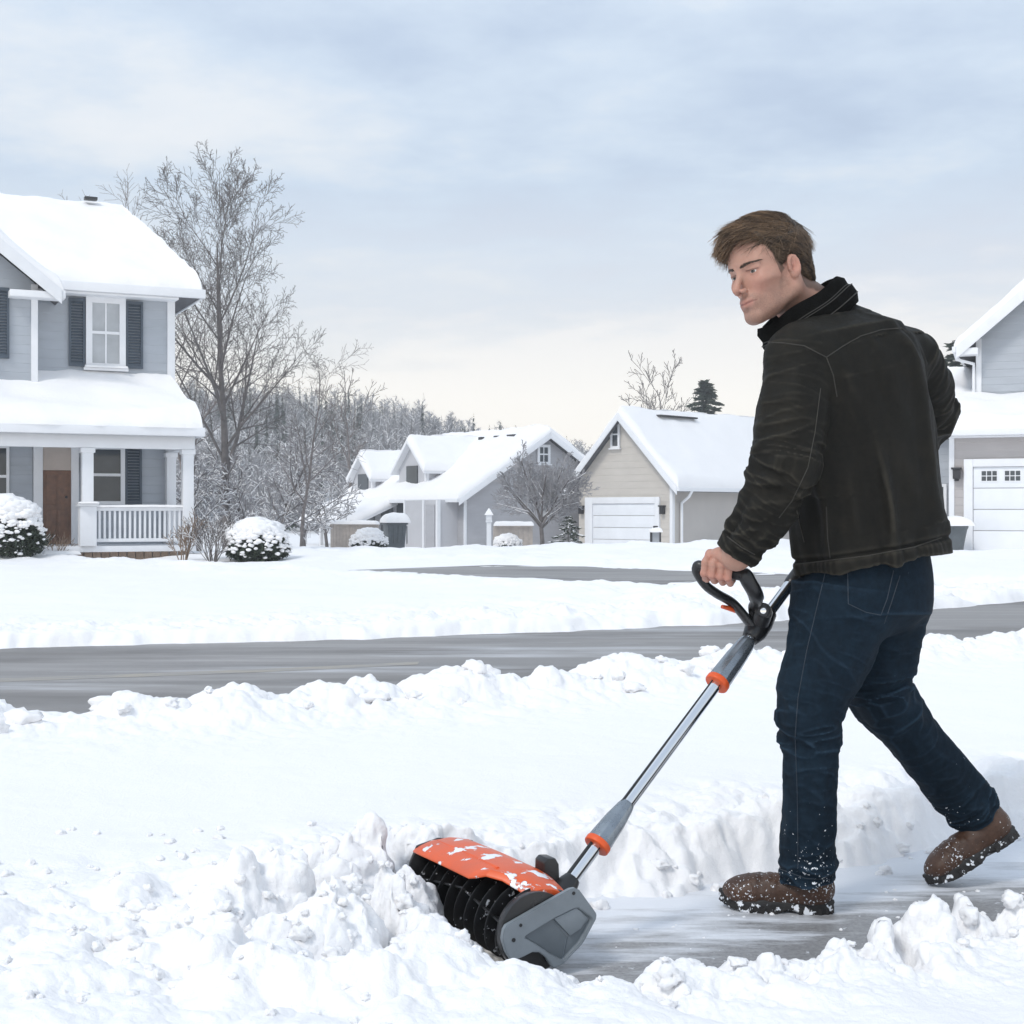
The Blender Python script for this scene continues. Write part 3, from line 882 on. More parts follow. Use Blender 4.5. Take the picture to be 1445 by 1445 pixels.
    f = MB().box((d0, -0.09, zf), (i0, 0.02, dt)).box((i1, -0.09, zf), (d1, 0.02, dt)).box((i0, -0.09, it), (i1, 0.02, dt))
    dfo = f.build('door_frame', M['white_trim'], H, bevel=0.01)
    dm = MB().box((i0, -0.05, zf + 0.01), (i1, -0.01, im))
    for (a, b) in ((0.12, 0.46), (0.54, 0.88)):
        for (c, e) in ((0.06, 0.46), (0.54, 0.94)):
            dm.box((i0 + (i1 - i0) * a, -0.064, zf + (im - zf) * c), (i0 + (i1 - i0) * b, -0.052, zf + (im - zf) * e))
    do = dm.build('door', M['door_wood'], H, bevel=0.006)
    MB().box((i0, -0.045, im + 0.004), (i1, -0.01, it)).build('transom', M['door_tan'], do)
    MB().tube([(i1 - 0.1, -0.10, zf + 1.0), (i1 - 0.1, -0.05, zf + 1.0)], 0.03, 8).build('handle', M['black_metal'], do)
    # ground-floor windows
    u0, z1 = A(134, 628, -0.03); u1, z0 = A(176, 712, -0.03)
    window(H, u0 - 0.25, u1, z0, z1, -0.03, M['glass_dark'], 0.09, 1, True)
    shutter(H, u1 + 0.01, A(200, 650, -0.03)[0], z0, z1, -0.02)
    u0, z1 = A(-22, 628, -0.03); u1, z0 = A(13, 716, -0.03)
    window(H, u0 - 0.6, u1, z0, z1, -0.03, M['glass_dark'], 0.06, 1, True)
    p0 = A(14, 630, -.03)[0]; p1 = A(46, 630, -.03)[0]
    MB().box((p0, -0.03, zf), (p1, -0.004, dt)).build('wall_panel', M['shutter'] if 0 else M['siding_grey'], H)
    lm = MB().box((d1 + 0.08, -0.14, zf + 1.55), (d1 + 0.16, -0.02, zf + 1.78)).box((d1 + 0.06, -0.16, zf + 1.78), (d1 + 0.18, -0.02, zf + 1.81))
    lm.build('wall_lamp', M['black_metal'], H, bevel=0.005)
house_left()

# ============ blue-grey house with garage, right edge ======================
def house_right():
    fr = Frame(11.1, 36.5, -0.06, -22)
    H = thing('garage_house', 'blue-grey two-storey house at right edge with white garage door', 'house', fr.loc(), fr.a)
    A = fr.at
    z_e = A(1400, 606, -0.4)[1]
    uW = A(1341, 700, 0)[0]
    w = MB().box((uW, 0, -0.3), (9.0, 8.0, z_e - 0.15))
    w.build('wall', M['siding_taupe'], H)
    # recessed wing to the left
    MB().box((uW - 1.4, 2.5, -0.3), (uW - 0.004, 8.0, z_e - 0.1)).build('side_wing', M['siding_right'], H)
    k0 = A(1327, 683, 2.5); k1 = A(1336, 745, 2.5)
    window(H, k0[0] - 0.5, k1[0], k1[1], k0[1], 2.47, M['glass_dark'], 0.08, 1, True)
    # upper storey
    uU = A(1379, 520, 1.6)[0]
    z_ue = A(1372, 478, 1.1)[1]
    sl = 0.86; hw = 3.4; gx = uU + hw
    MB().prism([(uU, z_e - 0.2), (uU, z_ue), (gx, z_ue + hw * sl), (gx + hw, z_ue), (gx + hw, z_e - 0.2)], 1.6, 8.0).build('upper_wall', M['siding_right'], H)
    t = MB()
    t.box((uU - 0.03, 1.56, z_e), (uU + 0.11, 1.597, z_ue + 0.05)).box((uU - 0.03, 1.60, z_e), (uU - 0.003, 1.74, z_ue))
    t.box((uW - 0.03, -0.035, -0.1), (uW + 0.1, -0.003, z_e - 0.16)).box((uW - 0.03, 0.0, -0.1), (uW - 0.003, 0.13, z_e - 0.16))
    t.build('corner_board', M['white_trim'], H)
    zr = z_ue + hw * sl + 0.22; ov = 0.5; ze2 = zr - (hw + ov) * sl
    r = MB()
    for sg in (1, -1):
        roof_plane(r, [(gx, 1.1, zr), (gx, 8.4, zr), (gx + sg * (hw + ov), 8.4, ze2), (gx + sg * (hw + ov), 1.1, ze2)], 0.16)
    ro = r.build('roof', M['roof'], H)
    s = MB()
    snow_slab(s, [(gx - hw - ov, 8.4, ze2), (gx - hw - ov, 1.1, ze2), (gx, 1.1, zr), (gx, 8.4, zr)], 0.26, (1, 1, 0, 1), 50, 36, 11, er=0.22)
    snow_slab(s, [(gx + hw + ov, 1.1, ze2), (gx + hw + ov, 8.4, ze2), (gx, 8.4, zr), (gx, 1.1, zr)], 0.26, (1, 1, 0, 1), 50, 36, 12, er=0.22)
    s.build('snow_cover', M['snow_roof'], ro, smooth=True, sharp=75)
    t = MB()
    beam(t, (gx - hw - ov, 1.07, ze2 + 0.03), (gx, 1.07, zr + 0.03), 0.05, 0.34)
    beam(t, (gx + hw + ov, 1.07, ze2 + 0.03), (gx, 1.07, zr + 0.03), 0.05, 0.34)
    t.box((gx - hw - ov - 0.1, 1.05, ze2 - 0.13), (gx - hw - ov - 0.003, 8.4, ze2 + 0.02))
    t.box((gx - hw - ov + 0.0, 1.1, ze2 - 0.20), (gx - hw + 0.05, 1.59, ze2 - 0.02))
    t.build('eave_trim', M['white_trim'], H, bevel=0.012)
    ux = gx - hw - ov - 0.05
    MB().tube([(ux, 1.25, ze2 - 0.1), (ux + 0.05, 1.3, ze2 - 0.3), (uU - 0.08, 1.45, ze2 - 0.42), (uU - 0.08, 1.5, ze2 - 0.7), (uU - 0.08, 1.5, z_e + 0.9)], 0.045, 8).build('downpipe', M['white_trim'], H, smooth=True)
    # lower roof
    zt = A(1400, 556, 1.55)[1] - 0.25
    r = MB()
    roof_plane(r, [(uW - 0.35, -0.45, z_e), (9.2, -0.45, z_e), (9.2, 1.6, zt), (uW - 0.35, 1.6, zt)], 0.13)
    roof_plane(r, [(uW - 0.35, 1.6, zt), (uU - 0.035, 1.6, zt), (uU - 0.035, 8, zt + 0.3), (uW - 1.7, 8, zt + 0.3), (uW - 1.7, 2.2, zt - 0.2)], 0.13)
    lo = r.build('lower_roof', M['roof'], H)
    s = MB()
    snow_slab(s, [(uW - 0.35, -0.45, z_e), (9.2, -0.45, z_e), (9.2, 1.55, zt), (uW - 0.35, 1.55, zt)], 0.30, (1, 1, 0, 1), 80, 26, 13, er=0.32)
    snow_slab(s, [(uW - 1.5, 1.6, zt - 0.1), (uU - 0.05, 1.56, zt - 0.1), (uU - 0.05, 5, zt + 0.9), (uW - 1.2, 5, zt + 0.9)], 0.4, (1, 0, 0, 1), 30, 20, 14, er=0.4)
    s.build('snow_cover', M['snow_roof'], lo, smooth=True, sharp=75)
    t = MB().box((uW - 0.4, -0.55, z_e - 0.15), (9.25, -0.453, z_e + 0.02)).box((uW - 0.4, -0.45, z_e - 0.19), (9.2, -0.004, z_e - 0.14))
    t.build('gutter', M['white_trim'], H, bevel=0.02)
    # garage door
    f0, ft = A(1360, 648, -0.05); d0, dt = A(1373, 659, -0.02); _, zg = A(1400, 779, -0.02)
    W = 4.9
    f = MB().box((f0, -0.09, zg - 0.1), (d0, 0.02, ft)).box((d0 + W, -0.09, zg - 0.1), (d0 + W + d0 - f0, 0.02, ft)).box((d0, -0.09, dt), (d0 + W, 0.02, ft))
    f.build('door_frame', M['white_trim'], H, bevel=0.012)
    hgt = dt - zg; dm = MB()
    for i in range(4):
        dm.box((d0 + 0.01, -0.035, zg + hgt * i / 4 + 0.008), (d0 + W - 0.01, -0.003, zg + hgt * (i + 1) / 4 - 0.008))
    do = dm.build('garage_door', M['white_door'], H, bevel=0.008)
    for k in range(8):
        ua = d0 + 0.20 + k * 0.56; wz0 = zg + hgt * 0.83; wz1 = zg + hgt * 0.955
        wm = MB()
        wo = MB().box((ua - 0.03, -0.045, wz0 - 0.03), (ua + 0.42, -0.037, wz1 + 0.03)).build('door_window', M['white_trim'], do)
        pm = MB()
        for i in range(3):
            for j in range(2):
                pm.box((ua + i * 0.13 + 0.012, -0.052, wz0 + j * (wz1 - wz0) / 2 + 0.012), (ua + (i + 1) * 0.13 - 0.012, -0.046, wz0 + (j + 1) * (wz1 - wz0) / 2 - 0.012))
        pm.build('pane', M['glass_dark'], wo)
    l = A(1350, 668, -0.1)
    lm = MB().box((l[0] - 0.09, -0.20, l[1] - 0.14), (l[0] + 0.09, -0.02, l[1] + 0.10)).box((l[0] - 0.13, -0.24, l[1] + 0.10), (l[0] + 0.13, -0.01, l[1] + 0.15)).box((l[0] - 0.05, -0.16, l[1] - 0.2), (l[0] + 0.05, -0.02, l[1] - 0.14))
    lm.build('wall_lamp', M['black_metal'], H, bevel=0.01)
    return fr
FRR = house_right()

# ============ tan garage house =============================================
def house_tan():
    fr = Frame(6.45, 57.0, -0.62, -44)
    H = thing('tan_house', 'tan gabled house with white garage door and wide snowy roof', 'house', fr.loc(), fr.a)
    A = fr.at
    uL = A(817, 730, 0)[0]; wd = -uL; gx = uL / 2
    z_e = A(948, 676, 0)[1]; z_a = A(863, 572, -0.3)[1]
    L = 15.0
    ov = 0.55
    sl = (z_a - z_e) / (wd / 2 + ov)
    MB().prism([(uL, -0.5), (uL, z_e), (gx, z_e + wd / 2 * sl), (0, z_e), (0, -0.5)], 0, 0.25).build('gable_wall', M['siding_tan'], H)
    MB().box((uL, 0.253, -0.5), (-0.002, L, z_e + 0.15)).build('wall', M['siding_tan_side'], H)
    zr = z_e + wd / 2 * sl + 0.2; ze2 = zr - (wd / 2 + ov) * sl
    r = MB()
    for sg in (1, -1):
        roof_plane(r, [(gx, -0.4, zr), (gx, L + 0.4, zr), (gx + sg * (wd / 2 + ov), L + 0.4, ze2), (gx + sg * (wd / 2 + ov), -0.4, ze2)], 0.16)
    ro = r.build('roof', M['roof'], H)
    s = MB()
    snow_slab(s, [(wd / 2 + ov + gx, -0.4, ze2), (wd / 2 + ov + gx, L + 0.4, ze2), (gx, L + 0.4, zr), (gx, -0.4, zr)], 0.30, (1, 1, 0, 1), 70, 40, 21, er=0.3)
    snow_slab(s, [(gx - wd / 2 - ov, L + 0.4, ze2), (gx - wd / 2 - ov, -0.4, ze2), (gx, -0.4, zr), (gx, L + 0.4, zr)], 0.30, (1, 1, 0, 1), 70, 40, 22, er=0.3)
    s.build('snow_cover', M['snow_roof'], ro, smooth=True, sharp=75)
    a = fr.at(928, 574, 2)
    MB().box((gx + 0.2, 1.8, zr - 0.03), (gx + 0.5, 4.4, zr + 0.04)).build('ridge_vent', M['black_metal'], ro)
    t = MB()
    beam(t, (gx - wd / 2 - ov, -0.43, ze2 + 0.03), (gx, -0.43, zr + 0.03), 0.05, 0.32)
    beam(t, (gx + wd / 2 + ov, -0.43, ze2 + 0.03), (gx, -0.43, zr + 0.03), 0.05, 0.32)
    e = gx + wd / 2 + ov
    t.box((e + 0.003, -0.45, ze2 - 0.14), (e + 0.12, L + 0.4, ze2 + 0.02))
    t.box((-0.12, -0.03, -0.2), (0.025, -0.003, z_e - 0.05)).box((0.003, 0.0, -0.2), (0.03, 0.13, z_e - 0.05))
    t.build('eave_trim', M['white_trim'], H, bevel=0.015)
    MB().tube([(e + 0.06, 0.5, ze2 - 0.12), (e - 0.1, 0.5, ze2 - 0.35), (0.09, 0.5, ze2 - 0.6), (0.09, 0.5, ze2 - 1.0), (0.09, 0.5, 0.0)], 0.06, 8).build('downpipe', M['white_trim'], H, smooth=True)
    f0, ft = A(826, 702, -0.05); f1, _ = A(931, 700, -0.05); d0, dt = A(837, 711, -0.02); d1, _ = A(925, 711, -0.02)
    zg = -0.05
    f = MB().box((f0, -0.10, zg), (d0, 0.02, ft)).box((d1, -0.10, zg), (f1, 0.02, ft)).box((d0, -0.10, dt), (d1, 0.02, ft))
    f.build('door_frame', M['white_trim'], H, bevel=0.02)
    hgt = dt - zg; dm = MB()
    for i in range(4): dm.box((d0 + 0.01, -0.04, zg + hgt * i / 4 + 0.01), (d1 - 0.01, -0.003, zg + hgt * (i + 1) / 4 - 0.01))
    dm.build('garage_door', M['white_door'], H, bevel=0.01)
    w0, wt = A(862, 594, -0.04); w1, wb = A(875, 632, -0.04)
    window(H, w0, w1, wb, wt, -0.04, M['glass_dark'], 0.10, 1, True)
    for px in (820, 934.5):
        l = A(px, 720, -0.1)
        MB().box((l[0] - 0.08, -0.2, l[1] - 0.16), (l[0] + 0.08, -0.01, l[1] + 0.14)).box((l[0] - 0.12, -0.24, l[1] + 0.14), (l[0] + 0.12, -0.01, l[1] + 0.2)).build('wall_lamp', M['black_metal'], H, bevel=0.01)
    return fr
FRT = house_tan()

# ============ pale grey house with dormers =================================
def house_grey():
    fr = Frame(-2.0, 59.0, -0.62, 33)
    H = thing('dormer_house', 'pale grey house with two snowy dormers and long sloping roof', 'house', fr.loc(), fr.a)
    A = fr.at
    z_e = A(652, 697, 0)[1]
    uA, zA = A(775, 603, -0.3)
    half = uA; W = 2 * uA
    ov = 0.5; L = 10.5
    sl = (zA - z_e) / (half + ov)
    MB().prism([(0, -0.5), (0, z_e - 0.1), (half, z_e - 0.1 + half * sl), (W, z_e - 0.1), (W, -0.5)], 0, L).build('wall', M['wall_grey'], H)
    zr = z_e - 0.1 + half * sl + 0.2; ze2 = zr - (half + ov) * sl
    r = MB()
    roof_plane(r, [(half, -0.4, zr), (half, L + .4, zr), (-ov, L + .4, ze2), (-ov, -0.4, ze2)], 0.16)
    roof_plane(r, [(half, -0.4, zr), (half, L + .4, zr), (W + ov, L + .4, ze2), (W + ov, -0.4, ze2)], 0.16)
    ro = r.build('roof', M['roof'], H)
    s = MB()
    snow_slab(s, [(-ov, L + .4, ze2), (-ov, -0.4, ze2), (half, -0.4, zr), (half, L + .4, zr)], 0.32, (1, 1, 0, 1), 70, 44, 31, er=0.35)
    snow_slab(s, [(W + ov, -0.4, ze2), (W + ov, L + .4, ze2), (half, L + .4, zr), (half, -0.4, zr)], 0.32, (1, 1, 0, 1), 70, 44, 32, er=0.35)
    s.build('snow_cover', M['snow_roof'], ro, smooth=True, sharp=75)
    for v, l in ((1.4, 0.6), (2.8, 0.28), (4.1, 0.28)):
        MB().box((half - 0.70, v, zr - 0.34), (half - 0.55, v + l, zr - 0.02)).build('roof_vent', M['black_metal'], ro)
    t = MB()
    beam(t, (-ov, -0.43, ze2 + 0.03), (half, -0.43, zr + 0.03), 0.05, 0.30)
    beam(t, (W + ov, -0.43, ze2 + 0.03), (half, -0.43, zr + 0.03), 0.05, 0.30)
    t.box((-ov - 0.12, -0.45, ze2 - 0.14), (-ov - 0.003, L + .4, ze2 + 0.02))
    t.box((-0.025, -0.03, -0.3), (0.12, -0.003, z_e - 0.15))
    t.build('eave_trim', M['white_trim'], H, bevel=0.015)
    k0 = A(758, 627, -0.04); k1 = A(776, 655, -0.04)
    window(H, k0[0], k1[0], k1[1], k0[1], -0.04, M['glass_dark'], 0.12, 2, True)
    # dormers: gables facing -u, their ridges running into the main roof
    def dormer(v0, v1, ud, zt, seed):
        vc = (v0 + v1) / 2; hw = (v1 - v0) / 2; s2 = 0.9
        zw = zt - hw * s2 - 0.1
        ub = (zt - ze2) / sl - ov + 0.3
        zb = ze2 + (ud + ov) * sl - 0.1
        d = MB().prism([(v0, zb), (v0, zw), (vc, zw + hw * s2), (v1, zw), (v1, zb)], ud, ub, 'x')
        do = d.build('dormer', M['wall_pale'], H)
        e = 0.28; r = MB(); ze = zt - (hw + e) * s2
        roof_plane(r, [(ud - 0.3, vc, zt), (ub, vc, zt), (ub, v0 - e, ze), (ud - 0.3, v0 - e, ze)], 0.12)
        roof_plane(r, [(ud - 0.3, vc, zt), (ub, vc, zt), (ub, v1 + e, ze), (ud - 0.3, v1 + e, ze)], 0.12)
        r.build('dormer_roof', M['white_trim'], do)
        s = MB()
        snow_slab(s, [(ud - 0.3, v0 - e, ze), (ub, v0 - e, ze), (ub, vc, zt), (ud - 0.3, vc, zt)], 0.28, (1, 0, 0, 1), 34, 24, seed, er=0.25)
        snow_slab(s, [(ub, v1 + e, ze), (ud - 0.3, v1 + e, ze), (ud - 0.3, vc, zt), (ub, vc, zt)], 0.28, (1, 1, 0, 0), 34, 24, seed + 1, er=0.25)
        s.build('snow_cover', M['snow_roof'], do, smooth=True, sharp=75)
        MB().box((ud - 0.03, v0 + 0.0, zb + 0.05), (ud - 0.004, v0 + 0.14, zw)).box((ud - 0.002, v0 - 0.03, zb + 0.05), (ud + 0.12, v0 - 0.004, zw)).build('corner_board', M['white_trim'], do)
        MB().box((ud - 0.05, vc - 0.5, zw - 1.0), (ud - 0.004, vc + 0.5, zw + 0.1)).build('dormer_window', M['glass_dark'], do)
        return do
    zd1 = zr - 0.25
    dormer(3.6, 6.1, 0.25, zd1, 41)
    dormer(8.0, 9.9, -0.1, zd1 - 0.55, 44)
    # entrance porch bay at the near end of the eave front
    b = MB().box((-0.95, 0.5, -0.4), (-0.004, 3.4, z_e - 0.25))
    b.build('entrance_bay', M['wall_pale'], H)
    t = MB()
    for v in (0.5, 1.65, 3.3): t.box((-1.0, v - 0.02, -0.3), (-0.953, v + 0.12, z_e - 0.26))
    t.box((-1.0, 0.46, -0.3), (-0.86, 0.497, z_e - 0.26))
    t.build('corner_board', M['white_trim'], H)
    MB().box((-0.99, 0.75, -0.1), (-0.956, 1.5, 1.9)).build('door', M['wall_grey'], H, bevel=0.01)
    MB().box((-0.05, 4.6, 0.9), (-0.004, 5.8, 2.0)).build('window', M['glass_dark'], H)
    # lower porch roof running along the far part of the eave front
    zl = ze2 - 0.25
    r = MB(); roof_plane(r, [(-2.3, L + 0.8, zl - 0.75), (-2.3, 5.4, zl - 0.75), (-0.2, 5.4, zl + 0.15), (-0.2, L + 0.8, zl + 0.15)], 0.12)
    pr = r.build('porch_roof', M['white_trim'], H)
    s = MB(); snow_slab(s, [(-2.3, L + 0.8, zl - 0.75), (-2.3, 5.4, zl - 0.75), (-0.2, 5.4, zl + 0.15), (-0.2, L + 0.8, zl + 0.15)], 0.36, (1, 1, 0, 1), 50, 20, 51, er=0.35)
    s.build('snow_cover', M['snow_roof'], pr, smooth=True, sharp=75)
    for v in (5.5, 7.4, 9.3, 11.1):
        MB().box((-2.15, v, -0.4), (-2.0, v + 0.15, zl - 0.86)).build('porch_post', M['white_trim'], H)
    for v in (6.2, 8.0, 9.4):
        MB().box((-0.06, v, 0.7), (-0.004, v + 1.1, 1.8)).build('window', M['glass_dark'], H)
    return fr
FRG = house_grey()

def split_loose(o):
    """each separate piece of a trim or snow mesh becomes a part of its own"""
    me = o.data; n = len(me.vertices)
    lab = np.arange(n)
    e = np.empty(len(me.edges) * 2, np.int32); me.edges.foreach_get('vertices', e); e = e.reshape(-1, 2)
    while True:
        m = np.minimum(lab[e[:, 0]], lab[e[:, 1]]); new = lab.copy()
        np.minimum.at(new, e[:, 0], m); np.minimum.at(new, e[:, 1], m); new = new[new]
        if (new == lab).all(): break
        lab = new
    ids = np.unique(lab)
    if len(ids) < 2 or len(ids) > 40: return
    co = np.empty(n * 3, np.float32); me.vertices.foreach_get('co', co); co = co.reshape(-1, 3)
    polys = [tuple(p.vertices) for p in me.polygons]; sm = [p.use_smooth for p in me.polygons]
    pl = np.array([lab[p[0]] for p in polys])
    for k, i in enumerate(ids):
        vi = np.nonzero(lab == i)[0]; mp = {int(v): j for j, v in enumerate(vi)}
        fs = [tuple(mp[v] for v in polys[q]) for q in np.nonzero(pl == i)[0]]
        m2 = bpy.data.meshes.new(o.name.split('.')[0]); m2.from_pydata(co[vi].tolist(), [], fs)
        m2.polygons.foreach_set('use_smooth', np.full(len(fs), sm[0], bool))
        if sm[0]: m2.set_sharp_from_angle(angle=R(60))
        m2.materials.append(me.materials[0])
        if k == 0: o.data = m2
        else:
            c = bpy.data.objects.new(o.name.split('.')[0], m2); COL.objects.link(c); c.parent = o.parent
for o in [o for o in scene.objects if o.type == 'MESH' and o.name.split('.')[0] in ('corner_board', 'eave_trim', 'snow_cover', 'porch_beam', 'step', 'roof', 'lower_roof', 'gutter', 'door_frame')]:
    split_loose(o)

# ------------------------------------------------------------------ trees and plants
class Tubes:
    """many tapering tubes gathered as arrays"""
    def __init__(s): s.V = []; s.Q = []; s.n = 0
    def add(s, pts, rad, k=5):
        pts = np.asarray(pts, np.float32); m = len(pts)
        t = np.gradient(pts, axis=0); t /= np.linalg.norm(t, axis=1)[:, None] + 1e-9
        ref = np.array((0, 0, 1.0)) if abs(t[0][2]) < 0.9 else np.array((1.0, 0, 0))
        a = np.cross(t, ref); a /= np.linalg.norm(a, axis=1)[:, None] + 1e-9
        b = np.cross(t, a)
        an = np.arange(k) * 2 * np.pi / k
        ring = (a[:, None, :] * np.cos(an)[None, :, None] + b[:, None, :] * np.sin(an)[None, :, None]) * np.asarray(rad, np.float32)[:, None, None]
        s.V.append((pts[:, None, :] + ring).reshape(-1, 3))
        i = np.arange(m - 1)[:, None] * k; j = np.arange(k)[None, :]; j2 = (j + 1) % k
        s.Q.append(np.stack([i + j, i + j2, i + k + j2, i + k + j], -1).reshape(-1, 4) + s.n)
        s.n += m * k
    def build(s, name, mat, parent):
        return mesh_np(name, np.concatenate(s.V), np.concatenate(s.Q), mat, parent)

def grow(r, p, d, L, rad, depth, maxd, T, S, P, snow):
    """one branch and, recursively, its side branches. T: list of Tubes by depth"""
    n = max(3, int(5 - depth * 0.4))
    pts = [p]; dirs = [d]
    q = p.copy(); dd = d.copy()
    for i in range(n):
        dd = dd + r.normal(0, P['wob'], 3) + np.array((0, 0, P['up'] * (0.5 + depth * 0.25)))
        dd /= np.linalg.norm(dd)
        q = q + dd * L / n
        pts.append(q); dirs.append(dd)
    end = rad * (P['taper'] if depth < maxd else 0.35)
    rr = np.linspace(rad, end, n + 1)
    T[0 if depth < 2 else 1].add(pts, np.maximum(rr, P['rmin']), 7 if depth == 0 else (5 if depth < 2 else 3))
    if snow is not None and depth >= 1 and rad > P.get('smin', 0.0):
        pp = np.array(pts); hz = np.hypot(*(pp[-1] - pp[0])[:2]) / (np.linalg.norm(pp[-1] - pp[0]) + 1e-6)
        if hz > 0.35 and r.random() < P.get('sprob', 0.8):
            up = np.maximum(rr, P['rmin']) * 0.75
            pp[:, 2] += up
            snow.add(pp, np.maximum(rr, P['rmin']) * 0.9 * r.uniform(0.7, 1.2), 5)
    if depth >= maxd: return
    nb = P['nb'][min(depth, len(P['nb']) - 1)]
    nb = max(1, int(round(nb * r.uniform(0.8, 1.2))))
    st = P['start'][min(depth, len(P['start']) - 1)]
    az0 = r.uniform(0, 6.28)
    for k in range(nb):
        f = st + (1 - st) * (k + r.uniform(0.2, 0.8)) / nb
        i = min(n - 1, int(f * n)); g = f * n - i
        bp = pts[i] * (1 - g) + pts[i + 1] * g; bd = dirs[i]
        az = az0 + k * 2.4 + r.normal(0, 0.4)
        side = np.cross(bd, (math.cos(az), math.sin(az), 0.3)); side /= np.linalg.norm(side) + 1e-6
        an = P['ang'][min(depth, len(P['ang']) - 1)] * r.uniform(0.75, 1.25)
        nd = bd * math.cos(an) + side * math.sin(an)
        ln = L * P['len'][min(depth, len(P['len']) - 1)] * r.uniform(0.7, 1.2) * (1.1 - 0.55 * f)
        rb = np.interp(f, [0, 1], [rad, end]) * r.uniform(0.45, 0.7)
        grow(r, bp, nd / np.linalg.norm(nd), ln, rb, depth + 1, maxd, T, S, P, snow)

BARE = dict(wob=0.09, up=0.05, taper=0.12, rmin=0.0055, nb=(14, 9, 7, 5), start=(0.25, 0.15, 0.12, 0.1), ang=(0.60, 0.62, 0.65, 0.7), len=(0.50, 0.50, 0.50, 0.5))
def bare_tree(name, label, cat, x, y, h, rad, seed, P=BARE, maxd=3, mat='bark', group=None, snow=False, z=None, lean=(0, 0)):
    r = np.random.default_rng(seed)
    z = (ground_z(x, y) - 0.1) if z is None else z
    t = thing(name, label, cat, (x, y, z), 0, group or 'bare winter trees behind the houses')
    T = [Tubes(), Tubes()]; S = Tubes() if snow else None
    d0 = np.array((lean[0], lean[1], 1.0)); d0 /= np.linalg.norm(d0)
    grow(r, np.zeros(3), d0, h * 0.82, rad, 0, maxd, T, None, P, S)
    T[0].build('trunk', M[mat], t)
    if T[1].V: T[1].build('crown', M['twig_frost'] if snow == 2 else M[mat], t)
    if S is not None and S.V: S.build('snow_cover', M['snow'], t)
    return t

def px_tree(px, ptop, Y): return (px - 722.5) / F * Y, CZ - (ptop - 722.5) / F * Y

# big bare tree behind the porch house
x, zt = px_tree(322, 208, 44)
PB = dict(BARE, nb=(17, 11, 8, 5), rmin=0.0062, len=(0.56, 0.5, 0.48, 0.45), ang=(0.60, 0.62, 0.65, 0.7), up=0.015, wob=0.065, start=(0.22, 0.15, 0.12, 0.1))
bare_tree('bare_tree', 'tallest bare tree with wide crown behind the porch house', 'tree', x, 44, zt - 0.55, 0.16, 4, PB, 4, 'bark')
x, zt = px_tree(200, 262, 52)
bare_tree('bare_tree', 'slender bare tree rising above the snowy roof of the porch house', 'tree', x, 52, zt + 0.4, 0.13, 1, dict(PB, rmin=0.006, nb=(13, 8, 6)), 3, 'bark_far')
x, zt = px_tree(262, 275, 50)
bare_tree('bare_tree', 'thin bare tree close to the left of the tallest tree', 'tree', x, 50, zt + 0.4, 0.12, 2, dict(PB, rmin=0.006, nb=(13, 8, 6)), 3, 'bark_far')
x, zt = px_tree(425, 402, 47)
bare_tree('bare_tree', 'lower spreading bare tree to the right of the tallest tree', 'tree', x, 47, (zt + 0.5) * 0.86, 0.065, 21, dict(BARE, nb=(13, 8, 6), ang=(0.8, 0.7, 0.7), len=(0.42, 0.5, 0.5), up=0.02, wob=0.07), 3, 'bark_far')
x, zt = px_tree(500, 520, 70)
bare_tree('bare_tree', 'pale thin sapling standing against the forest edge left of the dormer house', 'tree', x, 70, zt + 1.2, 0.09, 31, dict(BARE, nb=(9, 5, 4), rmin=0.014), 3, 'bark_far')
# trees behind the tan roof
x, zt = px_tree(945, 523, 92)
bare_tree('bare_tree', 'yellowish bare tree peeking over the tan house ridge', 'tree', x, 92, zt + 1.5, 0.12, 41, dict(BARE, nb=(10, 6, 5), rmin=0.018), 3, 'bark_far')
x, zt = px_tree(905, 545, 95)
bare_tree('bare_tree', 'small pale bare tree above the left end of the tan ridge', 'tree', x, 95, zt + 1.5, 0.09, 43, dict(BARE, nb=(9, 5, 4), rmin=0.018), 3, 'bark_far')

